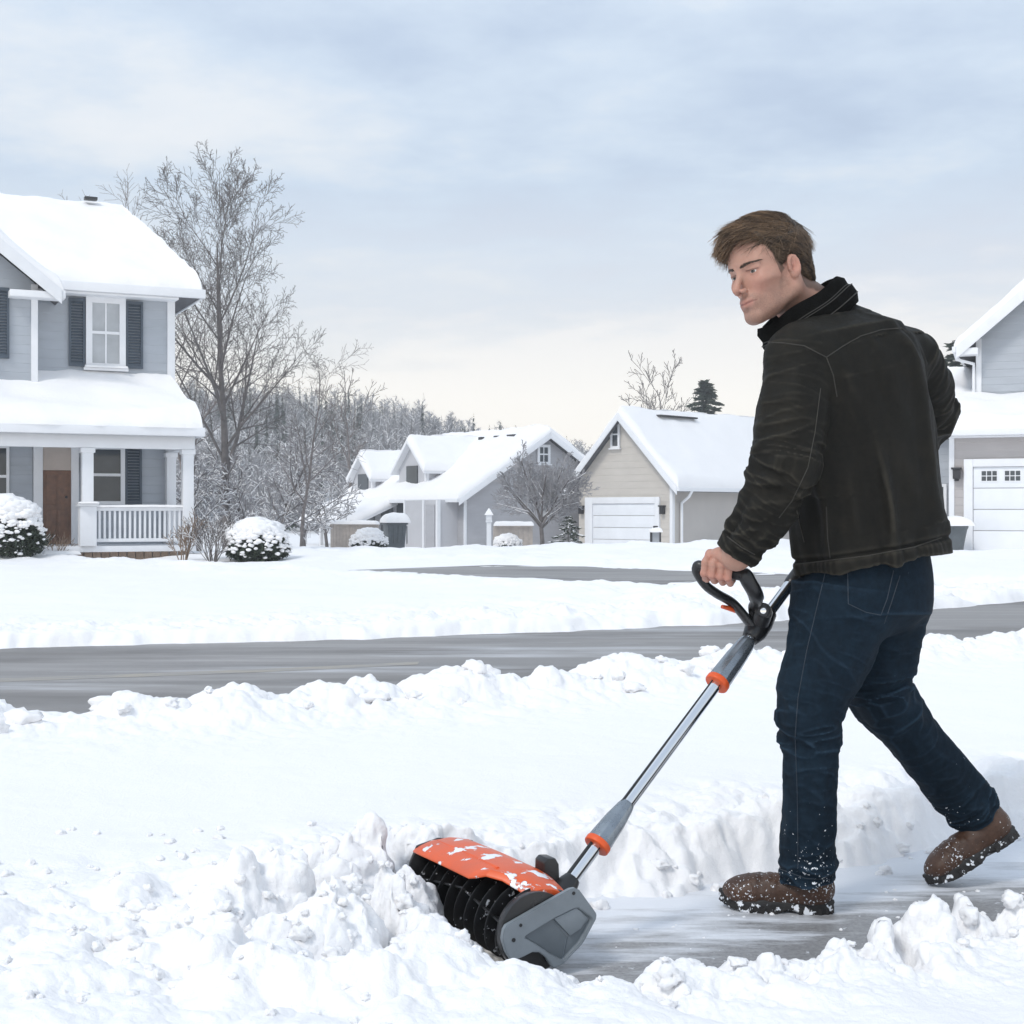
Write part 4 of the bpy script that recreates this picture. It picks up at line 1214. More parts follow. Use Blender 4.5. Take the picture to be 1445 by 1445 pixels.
def conifer(name, label, x, y, h, rad, seed, n=60, mat='foliage', snow=True, z=None, open_=False, group=None):
    r = np.random.default_rng(seed)
    z = (ground_z(x, y) - 0.1) if z is None else z
    t = thing(name, label, 'tree', (x, y, z), 0, group)
    tr = Tubes(); tr.add([(0, 0, 0), (0.03 * h * r.normal(), 0, h * 0.5), (0, 0, h)], [h * 0.02, h * 0.013, 0.01], 7)
    tr.build('trunk', M['bark'], t)
    V = []; Q = []; SV = []; SQ = []
    nv = 0; sv = 0
    for i in range(n):
        f = (i + r.uniform(0, 1)) / n
        zc = h * (0.12 + 0.88 * f)
        ln = rad * (1 - f) ** 0.75 * r.uniform(0.6, 1.15) + 0.12
        if open_: ln = rad * (0.35 + 0.8 * math.sin(math.pi * min(1, 0.15 + f * 0.85))) * r.uniform(0.4, 1.0)
        az = i * 2.4 + r.normal(0, 0.3)
        d = np.array((math.cos(az), math.sin(az), 0))
        s = np.array((-d[1], d[0], 0))
        drop = r.uniform(0.1, 0.35)
        for k in range(26):
            g = r.uniform(0.15, 1) ** 0.8
            c = np.array((0, 0, zc)) + d * ln * g + np.array((0, 0, -drop * ln * g * g + (0.12 * ln if open_ else 0))) + s * r.normal(0, 0.16 * ln * (1.2 - g)) + r.normal(0, 0.02, 3)
            w = 0.05 * h ** 0.5 * r.uniform(0.7, 1.3) * (0.6 + rad * 0.25)
            e1 = d * r.uniform(0.7, 1.5) + s * r.normal(0, 0.6) + np.array((0, 0, r.normal(-0.1, 0.3))); e1 *= w / np.linalg.norm(e1) * 1.6
            e2 = np.cross(e1, r.normal(0, 1, 3)); e2 *= w * 0.4 / (np.linalg.norm(e2) + 1e-6)
            V += [c - e1 - e2 * 0.3, c + e2, c + e1, c - e2]; Q.append((nv, nv + 1, nv + 2, nv + 3)); nv += 4
        if snow and r.random() < 0.7:
            g0 = 0.3
            P0 = np.array((0, 0, zc)) + d * ln * g0; P1 = np.array((0, 0, zc)) + d * ln + np.array((0, 0, -drop * ln))
            for q in range(5):
                c = P0 + (P1 - P0) * (q + r.uniform(0, 1)) / 5 + np.array((0, 0, 0.03)) + s * r.normal(0, 0.07 * ln)
                a = d * ln * 0.16; b = s * ln * 0.11; u = np.array((0, 0, 0.05 * h ** 0.5 * 0.5))
                SV += [c - a, c - b, c + a, c + b, c + u]; SQ += [(sv, sv + 1, sv + 4), (sv + 1, sv + 2, sv + 4), (sv + 2, sv + 3, sv + 4), (sv + 3, sv, sv + 4)]; sv += 5
    mesh_np('crown', np.array(V), np.array(Q), M[mat], t, smooth=False)
    if SV: mesh_np('snow_cover', np.array(SV), np.array(SQ), M['snow'], t)
    return t
x, zt = px_tree(995, 533, 85)
conifer('pine_tree', 'dark pine tree rising behind the tan house roof', x, 85, zt + 0.4, 3.3, 3, 120, snow=False)
x, zt = px_tree(1360, 480, 62)
conifer('pine_tree', 'loose dark pine tree between the tan house and the garage house', x, 62, zt + 0.7, 2.3, 5, 90, snow=False, open_=True)
x, zt = px_tree(1332, 520, 66)
conifer('pine_tree', 'smaller pine tree left of the loose pine beside the garage house', x, 66, zt + 0.7, 1.7, 6, 70, snow=False, open_=True)
x = (803 - 722.5) / F * 52
conifer('young_spruce', 'small snow-dusted spruce beside the tan garage door', x, 52, 1.35, 0.75, 9, 40)

# ornamental tree in front of the dormer house
x = (766 - 722.5) / F * 46
zg = CZ - (777 - 722.5) / F * 46
PO = dict(wob=0.07, up=0.02, taper=0.45, rmin=0.011, nb=(7, 9, 7, 4), start=(0.05, 0.15, 0.12, 0.1), ang=(0.75, 0.62, 0.6, 0.6), len=(1.25, 0.62, 0.55, 0.5), smin=0.012, sprob=0.75)
r_ = np.random.default_rng(77)
t_ = thing('ornamental_tree', 'small round-crowned bare tree carrying snow before the dormer house', 'tree', (x, 46, zg))
TT = [Tubes(), Tubes()]; SS = Tubes()
TT[0].add([(0, 0, -0.2), (-0.02, 0, 0.35), (-0.05, 0, 0.75)], [0.085, 0.07, 0.065], 8)
for k in range(12):
    az = k * 2.4 + 0.4; an = r_.uniform(0.15, 0.85)
    d = np.array((math.cos(az) * math.sin(an), math.sin(az) * math.sin(an), math.cos(an)))
    grow(r_, np.array((-0.05, 0, 0.7 + 0.03 * k)), d, r_.uniform(1.65, 2.1), 0.04, 1, 4, TT, None, dict(PO, nb=(7, 10, 7, 5), len=(1, 0.55, 0.5, 0.5)), SS)
TT[0].build('trunk', M['bark'], t_); TT[1].build('crown', M['twig_frost'], t_); SS.build('snow_cover', M['snow'], t_)

# ---- rounded evergreen shrubs under snow caps
def round_shrub(label, x, y, w, h, seed, cap=0.5, group='snow-capped round shrubs by the porch'):
    r = np.random.default_rng(seed)
    z = ground_z(x, y) - 0.03
    t = thing('round_shrub', label, 'shrub', (x, y, z), 0, group)
    st = Tubes()
    for k in range(9):
        a = r.uniform(0, 6.28); st.add([(0, 0, 0), (math.cos(a) * w * 0.2, math.sin(a) * w * 0.2, h * 0.4), (math.cos(a) * w * 0.4, math.sin(a) * w * 0.4, h * 0.75)], [0.02, 0.015, 0.008], 5)
    st.build('stem', M['bark'], t)
    n = 7500
    d = r.normal(size=(n, 3)); d[:, 2] = np.abs(d[:, 2]) * 0.9 + r.uniform(-1.1, 0.3, n); d /= np.linalg.norm(d, axis=1)[:, None]
    rad = 1 + 0.22 * pn3(d * 2.2 + seed)
    rr = r.uniform(0.70, 1.0, n) * rad
    c = d * rr[:, None] * np.array((w / 2, w / 2, h * 0.6)); c[:, 2] += h * 0.40
    c = c[c[:, 2] > 0.02]; n = len(c)
    e1 = r.normal(size=(n, 3)); e1 *= (r.uniform(0.03, 0.055, n) / np.linalg.norm(e1, axis=1))[:, None]
    e2 = np.cross(e1, r.normal(size=(n, 3))); e2 *= (0.022 / (np.linalg.norm(e2, axis=1) + 1e-6))[:, None]
    V = np.stack([c - e1, c + e2, c + e1, c - e2], 1).reshape(-1, 3)
    mesh_np('foliage', V, np.arange(4 * n).reshape(-1, 4), M['foliage'], t, smooth=False)
    # snow: clumps resting on the upper surface
    bm = bmesh.new(); bmesh.ops.create_icosphere(bm, subdivisions=2, radius=1)
    bv = np.array([v.co for v in bm.verts], np.float32); bf = np.array([[v.index for v in f.verts] for f in bm.faces]); bm.free()
    Vs = []; Fs = []; k = 0
    for i in range(620):
        q = r.normal(size=3); q[2] = abs(q[2]) * (1.5 if i < 260 else 0.5) - (0.0 if i < 420 else 0.3); q /= np.linalg.norm(q)
        if q[2] < cap * 0.5 and r.random() < 0.35: continue
        ra = 1.0 + 0.22 * float(pn3(np.array([q * 2.2 + seed]))[0])
        p = q * ra * np.array((w / 2, w / 2, h * 0.6)) + np.array((0, 0, h * 0.42))
        if p[2] < 0.05: continue
        s = w * (0.035 + 0.125 * max(0, q[2]) ** 2) * r.uniform(0.4, 1.4)
        dd = bv * (1 + 0.5 * pn3(bv * 1.6 + i * 2.3))[:, None] * np.array((s, s, s * 0.6), np.float32)
        Vs.append(dd + p); Fs.append(bf + k); k += len(bv)
    mesh_np('snow_cover', np.concatenate(Vs), np.concatenate(Fs), M['snow'], t)
    return t
def gpos(px, Y): return (px - 722.5) / F * Y
round_shrub('round evergreen shrub under a snow cap right of the porch', gpos(363, 28.0), 28.0, 1.18, 0.74, 3)
round_shrub('large snow-laden evergreen shrub left of the porch steps at picture edge', gpos(14, 27.0), 27.0, 1.2, 1.02, 4)

def stem_shrub(name, label, x, y, h, w, n, seed, mat, snow=False, maxd=2):
    r = np.random.default_rng(seed)
    z = ground_z(x, y) - 0.05
    t = thing(name, label, 'shrub', (x, y, z))
    T = [Tubes(), Tubes()]; S = Tubes() if snow else None
    P = dict(wob=0.10, up=0.03, taper=0.4, rmin=0.005, nb=(5, 5, 4), start=(0.25, 0.2), ang=(0.5, 0.55), len=(0.6, 0.55), smin=0.0, sprob=0.6)
    for k in range(n):
        a = r.uniform(0, 6.28); tilt = r.uniform(0.1, 1.0) * w / h
        d = np.array((math.cos(a) * tilt, math.sin(a) * tilt, 1)); d /= np.linalg.norm(d)
        grow(r, np.array((math.cos(a) * 0.06, math.sin(a) * 0.06, 0)), d, h * r.uniform(0.6, 0.95), 0.012, 1, 1 + maxd, T, None, P, S)
    T[0].build('stem', M[mat], t); T[1].build('twigs', M[mat], t)
    if S is not None and S.V: S.build('snow_cover', M['snow'], t)
    return t
stem_shrub('bare_shrub', 'leafless reddish-brown shrub before the porch railing', gpos(258, 28.0), 28.0, 0.95, 0.3, 10, 1, 'dry_plant')
stem_shrub('bare_shrub', 'spreading leafless grey shrub between railing and round shrub', gpos(300, 27.8), 27.8, 1.0, 0.85, 14, 2, 'bark', True)
stem_shrub('dry_plant', 'brown dry plant beside the porch steps below the wooden door', gpos(80, 28.2), 28.2, 0.5, 0.5, 14, 3, 'dry_plant', False, 1)
stem_shrub('dry_plant', 'low snowy plant right of the large shrub by the steps', gpos(50, 27.6), 27.6, 0.5, 0.45, 12, 4, 'foliage', True, 1)

# snowy thicket between the porch house and the dormer house
PT = dict(wob=0.12, up=0.0, taper=0.4, rmin=0.016, nb=(14, 8, 6), start=(0.1, 0.15, 0.1), ang=(0.85, 0.75, 0.7), len=(0.5, 0.55, 0.5), smin=0.0, sprob=0.5)
for i, (px, Y, h, lab) in enumerate([(282, 41, 3.2, 'frosted bare tree just right of the porch corner column'), (318, 49, 4.2, 'frosted bare tree behind the shrubs, nearest the tallest tree'),
                                     (352, 45, 3.6, 'frosted bare tree directly behind the round snow-capped shrub'), (392, 51, 4.4, 'frosted bare tree right of the round shrub, low in the thicket'),
                                     (430, 55, 5.0, 'frosted bare tree in the middle of the snowy thicket'), (462, 61, 5.2, 'frosted bare tree at the right end of the thicket by the low fence')]):
    bare_tree('frosted_tree', lab, 'tree', gpos(px, Y), Y, h, 0.08, 60 + i, PT, 3, 'bark', 'frosted trees of the thicket beside the porch house', snow=2)

# ------------------------------------------------------------------ wooded hill
def hill():
    xs = np.linspace(-150, 210, 90); ys = np.linspace(95, 320, 40)
    X, Y = np.meshgrid(xs, ys)
    Z = hill_z(X, Y)
    V = np.stack([X, Y, Z], -1).reshape(-1, 3); nx = len(xs)
    i = np.arange(len(ys) - 1)[:, None] * nx + np.arange(nx - 1)[None]
    Q = np.stack([i, i + 1, i + nx + 1, i + nx], -1).reshape(-1, 4)
    tag(mesh_np('hill', V, Q, M['snow']), kind='structure')
def hill_z(x, y):
    top = np.interp(x / y, [-0.6, -0.2, -0.11, -0.05, 0.0, 0.04, 0.2, 0.6], [15, 14.5, 12.6, 11.0, 9.0, 7.6, 4.0, 6.0])
    return -0.75 + (top - 1.2) * sstep(100, 190, y) + 0.8 * fbm2(x, y, 0.03, 3) * sstep(100, 130, y)
hill()
def forest():
    r = np.random.default_rng(19)
    T = Tubes(); W = Tubes(); SN = Tubes(); CV = []; CQ = []; nc = 0
    k = 0
    for i in range(1500):
        y = r.uniform(104, 215); tx = r.uniform(-0.27, 0.12) if i % 6 else r.uniform(-0.6, 0.6)
        x = tx * y; z = float(hill_z(np.array([x]), np.array([y]))[0]) - 0.2
        h = r.uniform(3.2, 6.0) * (0.8 if tx > -0.06 else 1.0)
        if r.random() < 0.30:                                       # conifer
            h *= r.uniform(0.9, 1.25)
            for q in range(34):
                f = (q + r.random()) / 34; ln = h * 0.2 * (1 - f) ** 0.8 + 0.1; az = q * 2.4
                d = np.array((math.cos(az), math.sin(az), 0)); s = np.array((-d[1], d[0], 0)); c = np.array((x, y, z + h * (0.1 + 0.9 * f)))
                CV += [c + s * ln * 0.3, c + d * ln + np.array((0, 0, -ln * 0.4)), c - s * ln * 0.3, c + np.array((0, 0, ln * 0.35))]
                CQ.append((nc, nc + 1, nc + 2, nc + 3)); nc += 4
        else:
            T.add([(x, y, z), (x + r.normal(0, .15), y, z + h * 0.5), (x + r.normal(0, .25), y, z + h)], [0.09, 0.06, 0.02], 4)
            for q in range(26):
                f = r.uniform(0.2, 1); az = r.uniform(0, 6.28); ln = h * 0.30 * (1.15 - f) + 0.25
                b = np.array((x, y, z + h * f)); e = b + np.array((math.cos(az) * ln, math.sin(az) * ln, ln * r.uniform(0.3, 1.3)))
                m = (b + e) / 2 + r.normal(0, 0.12, 3)
                (SN if r.random() < 0.35 else W).add([b, m, e], [0.045, 0.035, 0.02], 3)
                for _ in range(2):
                    e2 = m + r.normal(0, ln * 0.4, 3); W.add([m, e2], [0.03, 0.018], 3)
    parts = [(T, M['bark']), (W, M['twig_frost']), (SN, M['snow'])]
    V = [np.concatenate(p.V) for p, _ in parts]; Qs = [np.concatenate(p.Q) for p, _ in parts]
    V.append(np.array(CV)); Qs.append(np.array(CQ)); mats = [M['bark'], M['twig_frost'], M['snow'], M['foliage']]
    off = 0; QQ = []; mi = []
    for j, (v, q) in enumerate(zip(V, Qs)):
        QQ.append(q + off); off += len(v); mi.append(np.full(len(q), j, np.int32))
    o = mesh_np('forest', np.concatenate(V), np.concatenate(QQ), mats[0], None, smooth=False)
    for m in mats[1:]: o.data.materials.append(m)
    o.data.polygons.foreach_set('material_index', np.concatenate(mi))
    tag(o, 'frosted grey wood of bare trees and firs covering the far hill', 'forest', kind='stuff')
forest()

# ------------------------------------------------------------------ small yard things
def bin_(x, y, z):
    t = thing('trash_bin', 'dark grey bin heaped with snow before the dormer house', 'bin', (x, y, z), R(20))
    w, d, h = 0.36, 0.34, 0.95
    b = MB().add([(-w * .82, -d * .82, 0), (w * .82, -d * .82, 0), (w * .82, d * .82, 0), (-w * .82, d * .82, 0), (-w, -d, h), (w, -d, h), (w, d, h), (-w, d, h)],
                 [(0, 3, 2, 1), (4, 5, 6, 7), (0, 1, 5, 4), (1, 2, 6, 5), (2, 3, 7, 6), (3, 0, 4, 7)])
    for k in range(5): b.box((-w * 0.8 + k * 0.16, -d - 0.015, 0.25), (-w * 0.8 + k * 0.16 + 0.04, -d * 0.9, h * 0.95))
    b.build('body', M['bin'], t, bevel=0.02)
    MB().box((-w - .05, -d - .05, h + 0.002), (w + .05, d + .05, h + 0.07)).build('lid', M['bin'], t, bevel=0.02)
    MB().tube([(-0.35, 0.36, 0.12), (0.35, 0.36, 0.12)], 0.12, 12).build('wheel', M['black_metal'], t, smooth=True)
    s = MB(); snow_slab(s, [(-w - .1, -d - .1, h + .072), (w + .1, -d - .1, h + .072), (w + .1, d + .1, h + .072), (-w - .1, d + .1, h + .072)], 0.34, (1, 1, 1, 1), 26, 26, 5, er=0.3)
    s.build('snow_cover', M['snow'], t, smooth=True, sharp=80)
Yb = 52.0
bin_(gpos(557, Yb), Yb, CZ - (777 - 722.5) / F * Yb)

def post_lamp(name, label, cat, px, Y, ptop, pbot, w=0.22):
    x = gpos(px, Y); z0 = CZ - (pbot - 722.5) / F * Y; h = (pbot - ptop) / F * Y
    t = thing(name, label, cat, (x, Y, z0))
    MB().box((-w * .36, -w * .36, -0.3), (w * .36, w * .36, h * 0.62)).box((-w * .5, -w * .5, h * 0.62), (w * .5, w * .5, h * 0.68)).build('post', M['white_trim'], t, bevel=0.02)
    MB().box((-w * .45, -w * .45, h * 0.683), (w * .45, w * .45, h * 0.80)).build('box', M['white_trim'], t, bevel=0.02)
    MB().add([(-w * .75, -w * .75, h * .803), (w * .75, -w * .75, h * .803), (w * .75, w * .75, h * .803), (-w * .75, w * .75, h * .803), (0, 0, h)],
             [(0, 3, 2, 1), (0, 1, 4), (1, 2, 4), (2, 3, 4), (3, 0, 4)]).build('snow_cover', M['snow'], t, bevel=0.03)
post_lamp('gate_post', 'white post with pointed snow cap before the dormer house wall', 'post', 690, 53, 716, 772, 0.24)

def low_fence(name, label, a, b, z, h):
    a = Vector(a); b = Vector(b); L = (b - a).length; ang = math.atan2(b.y - a.y, b.x - a.x)
    t = thing(name, label, 'fence', (a.x, a.y, z), ang)
    m = MB(); n = int(L / 0.16)
    for i in range(n): m.box((i * L / n + 0.006, -0.015, -0.3), ((i + 1) * L / n - 0.006, 0.015, h - 0.05))
    m.build('board_panel', M['fence_wood'], t)
    MB().box((0, -0.05, h - 0.048), (L, 0.05, h)).build('rail', M['fence_wood'], t)
    for k in range(int(L / 2) + 1):
        MB().box((min(k * 2, L - .1), 0.02, -0.3), (min(k * 2, L - .1) + 0.1, 0.12, h - 0.052)).build('post', M['fence_wood'], t)
    s = MB(); snow_slab(s, [(0, -0.1, h), (L, -0.1, h), (L, 0.1, h), (0, 0.1, h)], 0.16, (1, 1, 1, 1), 40, 8, 3, er=0.1)
    s.build('snow_cover', M['snow'], t, smooth=True, sharp=80)
Yf = 56.0
low_fence('wood_fence', 'low pale board fence capped with snow left of the bin', (gpos(462, Yf), Yf + 1), (gpos(536, Yf), Yf - 0.5), CZ - (775 - 722.5) / F * Yf, 0.98)
Yf = 50.0
low_fence('wood_fence', 'short board fence by the ornamental tree', (gpos(697, Yf), Yf), (gpos(752, Yf), Yf + 0.4), CZ - (775 - 722.5) / F * Yf, 0.82)

def lantern(px, Y):
    x = gpos(px, Y); z = CZ - (772 - 722.5) / F * Y
    t = thing('path_lantern', 'black lantern with snow cap at the foot of the tan garage door', 'lantern', (x, Y, z))
    MB().box((-0.14, -0.14, -0.2), (0.14, 0.14, 0.06)).build('base', M['black_metal'], t, bevel=0.01)
    f = MB()
    for sx in (-1, 1):
        for sy in (-1, 1): f.box((sx * 0.15 - 0.022, sy * 0.15 - 0.022, 0.06), (sx * 0.15 + 0.022, sy * 0.15 + 0.022, 0.5))
    f.build('frame', M['black_metal'], t)
    MB().box((-0.12, -0.12, 0.062), (0.12, 0.12, 0.498)).build('glass', M['glass_curtain'], t)
    s = MB(); snow_slab(s, [(-.22, -.22, .502), (.22, -.22, .502), (.22, .22, .502), (-.22, .22, .502)], 0.16, (1, 1, 1, 1), 16, 16, 3, er=0.15)
    s.build('snow_cover', M['snow'], t, smooth=True, sharp=80)
    MB().box((-0.08, -0.05, 0.64), (0.08, 0.05, 0.72)).build('finial', M['black_metal'], t, bevel=0.02)
lantern(925, 48)

def planter(px, Y):
    x = gpos(px, Y); z = CZ - (776 - 722.5) / F * Y
    t = thing('planter', 'dark tapered planter piled with snow beside the right garage door', 'planter', (x, Y, z))
    m = MB(); prof = [(0.16, -0.1), (0.22, 0.25), (0.27, 0.50), (0.30, 0.56), (0.30, 0.60)]
    vs = []; n = 18
    for r_, z_ in prof: vs += [(r_ * math.cos(2 * math.pi * k / n), r_ * math.sin(2 * math.pi * k / n), z_) for k in range(n)]
    fs = [(i * n + k, i * n + (k + 1) % n, (i + 1) * n + (k + 1) % n, (i + 1) * n + k) for i in range(len(prof) - 1) for k in range(n)] + [tuple(range(n - 1, -1, -1)), tuple(range(4 * n, 5 * n))]
    m.add(vs, fs); m.build('pot', M['bin'], t, smooth=True)
    s = MB(); snow_slab(s, [(-.36, -.36, .60), (.36, -.36, .60), (.36, .36, .60), (-.36, .36, .60)], 0.2, (1, 1, 1, 1), 18, 18, 8, er=0.3)
    s.build('snow_cover', M['snow'], t, smooth=True, sharp=80)
planter(1349, 35.5)
def snow_bush(label, px, Y, w, h, seed): return round_shrub(label, gpos(px, Y), Y, w, h, seed, 0.2, 'snow-buried shrubs along the garages')
snow_bush('snow-buried shrub beneath the eave left of the bin', 520, 50.5, 1.3, 0.7, 11)
snow_bush('snow-buried shrub at the foot of the ornamental tree', 716, 47.5, 0.9, 0.5, 12)

for o in [o for o in scene.objects if o.type == 'MESH' and o.name.split('.')[0] == 'snow_cover']:
    split_loose(o)

# ------------------------------------------------------------------ haze
def haze():
    hz = MB().box((-260, -20, -3.0), (260, 240, 34)).build('haze', None, None)
    hz.data.materials.clear()
    m = bpy.data.materials.new('winter_haze'); m.use_nodes = True
    n = m.node_tree.nodes; n.clear()
    o = n.new('ShaderNodeOutputMaterial'); v = n.new('ShaderNodeVolumePrincipled')
    v.inputs['Color'].default_value = (0.97, 0.98, 1.0, 1); v.inputs['Density'].default_value = HAZE; v.inputs['Anisotropy'].default_value = 0.3
    m.node_tree.links.new(v.outputs[0], o.inputs['Volume'])
    hz.data.materials.append(m)
    tag(hz, kind='stuff'); hz['label'] = 'thin pale winter haze over the whole street'; hz['category'] = 'haze'
HAZE = 0.0021

# ------------------------------------------------------------------ signed-distance sculpting
f32 = np.float32
def A_(p): return np.asarray(p, f32)
def smin(a, b, k):
    h = np.clip(0.5 + 0.5 * (b - a) / k, 0, 1)
    return b + (a - b) * h - k * h * (1 - h)
def smax(a, b, k): return -smin(-a, -b, k)
def sd_cone(p, a, b, ra, rb):
    a = A_(a); ba = A_(b) - a; pa = p - a
    h = np.clip(pa @ ba / (ba @ ba), 0, 1)
    return np.linalg.norm(pa - h[:, None] * ba, axis=1) - (ra + (rb - ra) * h)
def sd_sph(p, c, r): return np.linalg.norm(p - A_(c), axis=1) - r
def sd_ell(p, c, r, Rm=None):
    q = p - A_(c)
    if Rm is not None: q = q @ A_(Rm)          # columns of Rm are the local axes
    r = A_(r)
    k0 = np.linalg.norm(q / r, axis=1); k1 = np.linalg.norm(q / (r * r), axis=1) + 1e-9
    return k0 * (k0 - 1) / k1
def sd_box(p, c, h, Rm=None, rd=0.0):
    q = p - A_(c)
    if Rm is not None: q = q @ A_(Rm)
    q = np.abs(q) - (A_(h) - rd)
    return np.linalg.norm(np.maximum(q, 0), axis=1) + np.minimum(q.max(axis=1), 0) - rd
def sd_chain(p, pts, rad, k=0.01):
    d = None
    for a, b, ra, rb in zip(pts[:-1], pts[1:], rad[:-1], rad[1:]):
        e = sd_cone(p, a, b, ra, rb)
        d = e if d is None else smin(d, e, k)
    return d
def gcyl(p, pts, Aw, Bw, side, cap=True):
    """generalised elliptic cylinder; returns d, t (0..n-1), theta (0 at +side, pi/2 at +front)"""
    pts = A_(pts); Aw = A_(Aw); Bw = A_(Bw); side = A_(side)
    if side.ndim == 1: side = np.repeat(side[None], len(pts), 0)
    n = len(pts)
    tn = np.gradient(pts, axis=0); tn /= np.linalg.norm(tn, axis=1)[:, None]
    best = np.full(len(p), 1e9, f32); T = np.zeros(len(p), f32); W = np.zeros(len(p), f32)
    for i in range(n - 1):
        ba = pts[i + 1] - pts[i]; L = np.linalg.norm(ba); pa = p - pts[i]
        hr = pa @ ba / (L * L); h = np.clip(hr, 0, 1)
        d = np.linalg.norm(pa - h[:, None] * ba, axis=1)
        m = d < best
        best = np.where(m, d, best); T = np.where(m, i + h, T)
        w = np.zeros(len(p), f32)
        if i == 0: w = np.where(hr < 0, -hr * L, w)
        if i == n - 2: w = np.where(hr > 1, (hr - 1) * L, w)
        W = np.where(m, w, W)
    ix = np.arange(n)
    def ip(v): return np.stack([np.interp(T, ix, v[:, k]) for k in range(3)], 1).astype(f32)
    c = ip(pts); t = ip(tn); s = ip(side)
    t /= np.linalg.norm(t, axis=1)[:, None]
    s -= (s * t).sum(1)[:, None] * t; s /= np.linalg.norm(s, axis=1)[:, None]
    fr = np.cross(t, s)
    q = p - c
    u = (q * s).sum(1); v = (q * fr).sum(1)
    a = np.interp(T, ix, Aw); b = np.interp(T, ix, Bw)
    rho = np.sqrt((u / a) ** 2 + (v / b) ** 2) + 1e-6
    th = np.arctan2(v / b, u / a)
    rr = np.sqrt(u * u + v * v)
    d = rr - rr / rho                                # distance along the ray from the axis
    d = d * np.clip(0.5 + 0.5 * np.minimum(a, b) / np.maximum(a, b), 0.6, 1)
    if cap: d = np.where(W > 0, np.maximum(d, W), d)
    return d.astype(f32), T, th

def surface_nets(D, org, h):
    nx, ny, nz = D.shape
    S = D < 0
    cnt = np.zeros((nx - 1, ny - 1, nz - 1), np.int8)
    for i in (0, 1):
        for j in (0, 1):
            for k in (0, 1): cnt += S[i:nx - 1 + i, j:ny - 1 + j, k:nz - 1 + k]
    act = (cnt > 0) & (cnt < 8)
    I, J, K = np.nonzero(act)
    idx = np.full(act.shape, -1, np.int32); idx[I, J, K] = np.arange(len(I))
    acc = np.zeros((len(I), 3), f32); num = np.zeros(len(I), f32)
    corners = [(i, j, k) for i in (0, 1) for j in (0, 1) for k in (0, 1)]
    for a in corners:
        for ax in range(3):
            if a[ax]: continue
            b = list(a); b[ax] = 1
            da = D[I + a[0], J + a[1], K + a[2]]; db = D[I + b[0], J + b[1], K + b[2]]
            m = (da < 0) != (db < 0)
            t = np.where(m, da / np.where(m, da - db, 1), 0)
            pt = np.repeat(np.array(a, f32)[None], len(I), 0); pt[:, ax] = t
            acc[m] += pt[m]; num += m
    V = acc / num[:, None] + np.stack([I, J, K], 1)
    V = V * h + A_(org)
    Q = []
    for ax in range(3):
        o1, o2 = [(1, 2), (2, 0), (0, 1)][ax]
        sl0 = [slice(1, -1)] * 3; sl0[ax] = slice(0, -1)
        sl1 = [slice(1, -1)] * 3; sl1[ax] = slice(1, None)
        s0 = S[tuple(sl0)]; s1 = S[tuple(sl1)]
        ch = s0 != s1
        P = np.stack(np.nonzero(ch), 1)
        off = np.ones(3, int); off[ax] = 0
        P = P + off
        def id_(d1, d2):
            q = P.copy(); q[:, o1] += d1; q[:, o2] += d2
            return idx[q[:, 0], q[:, 1], q[:, 2]]
        quad = np.stack([id_(-1, -1), id_(0, -1), id_(0, 0), id_(-1, 0)], 1)
        flip = s1[ch]
        quad[flip] = quad[flip][:, ::-1]
        Q.append(quad)
    return V.astype(f32), np.concatenate(Q)

def sculpt(fn, lo, hi, h, lip=1.6):
    """sample the field fn only near its surface and mesh it"""
    lo = A_(lo); hi = A_(hi)
    c = 4
    n = (np.ceil((hi - lo) / (h * c)).astype(int) + 1)
    def grid(n, hh):
        ax = [lo[i] + np.arange(n[i]) * hh for i in range(3)]
        G = np.meshgrid(*ax, indexing='ij')
        return np.stack([g.ravel() for g in G], 1).astype(f32)
    DC = fn(grid(n, h * c)).reshape(n)
    D = np.repeat(np.repeat(np.repeat(DC, c, 0), c, 1), c, 2).astype(f32)
    near = np.abs(DC) < h * c * 1.75 * lip
    # grow by one
    g = near.copy()
    g[1:] |= near[:-1]; g[:-1] |= near[1:]; g[:, 1:] |= near[:, :-1]; g[:, :-1] |= near[:, 1:]; g[:, :, 1:] |= near[:, :, :-1]; g[:, :, :-1] |= near[:, :, 1:]
    NF = np.repeat(np.repeat(np.repeat(g, c, 0), c, 1), c, 2)
    I, J, K = np.nonzero(NF)
    P = np.stack([I, J, K], 1).astype(f32) * f32(h) + lo
    out = np.empty(len(P), f32)
    st = 600000
    for a in range(0, len(P), st): out[a:a + st] = fn(P[a:a + st])
    D[I, J, K] = out
    return surface_nets(D, lo, h)

def smooth_mesh(V, Q, it=2, lam=0.5):
    e = np.concatenate([Q[:, [0, 1]], Q[:, [1, 2]], Q[:, [2, 3]], Q[:, [3, 0]]])
    for _ in range(it):
        acc = np.zeros_like(V); num = np.zeros(len(V), f32)
        for ax in range(3):
            acc[:, ax] = np.bincount(e[:, 0], V[e[:, 1], ax], len(V)) + np.bincount(e[:, 1], V[e[:, 0], ax], len(V))
        num = np.bincount(e[:, 0], minlength=len(V)) + np.bincount(e[:, 1], minlength=len(V))
        V = V + lam * (acc / np.maximum(num, 1)[:, None] - V)
    return V.astype(f32)

def rotm(*axes):
    """matrix whose columns are the given axes, orthonormalised in order"""
    out = []
    for a in axes:
        a = np.asarray(a, float).copy()
        for b in out: a -= b * (a @ b)
        out.append(a / np.linalg.norm(a))
    if len(out) == 2: out.append(np.cross(out[0], out[1]))
    return np.stack(out, 1).astype(f32)

def set_color(o, cols, name='Col'):
    ca = o.data.color_attributes.new(name, 'FLOAT_COLOR', 'POINT')
    c4 = np.ones((len(cols), 4), f32); c4[:, :3] = cols
    ca.data.foreach_set('color', c4.ravel())

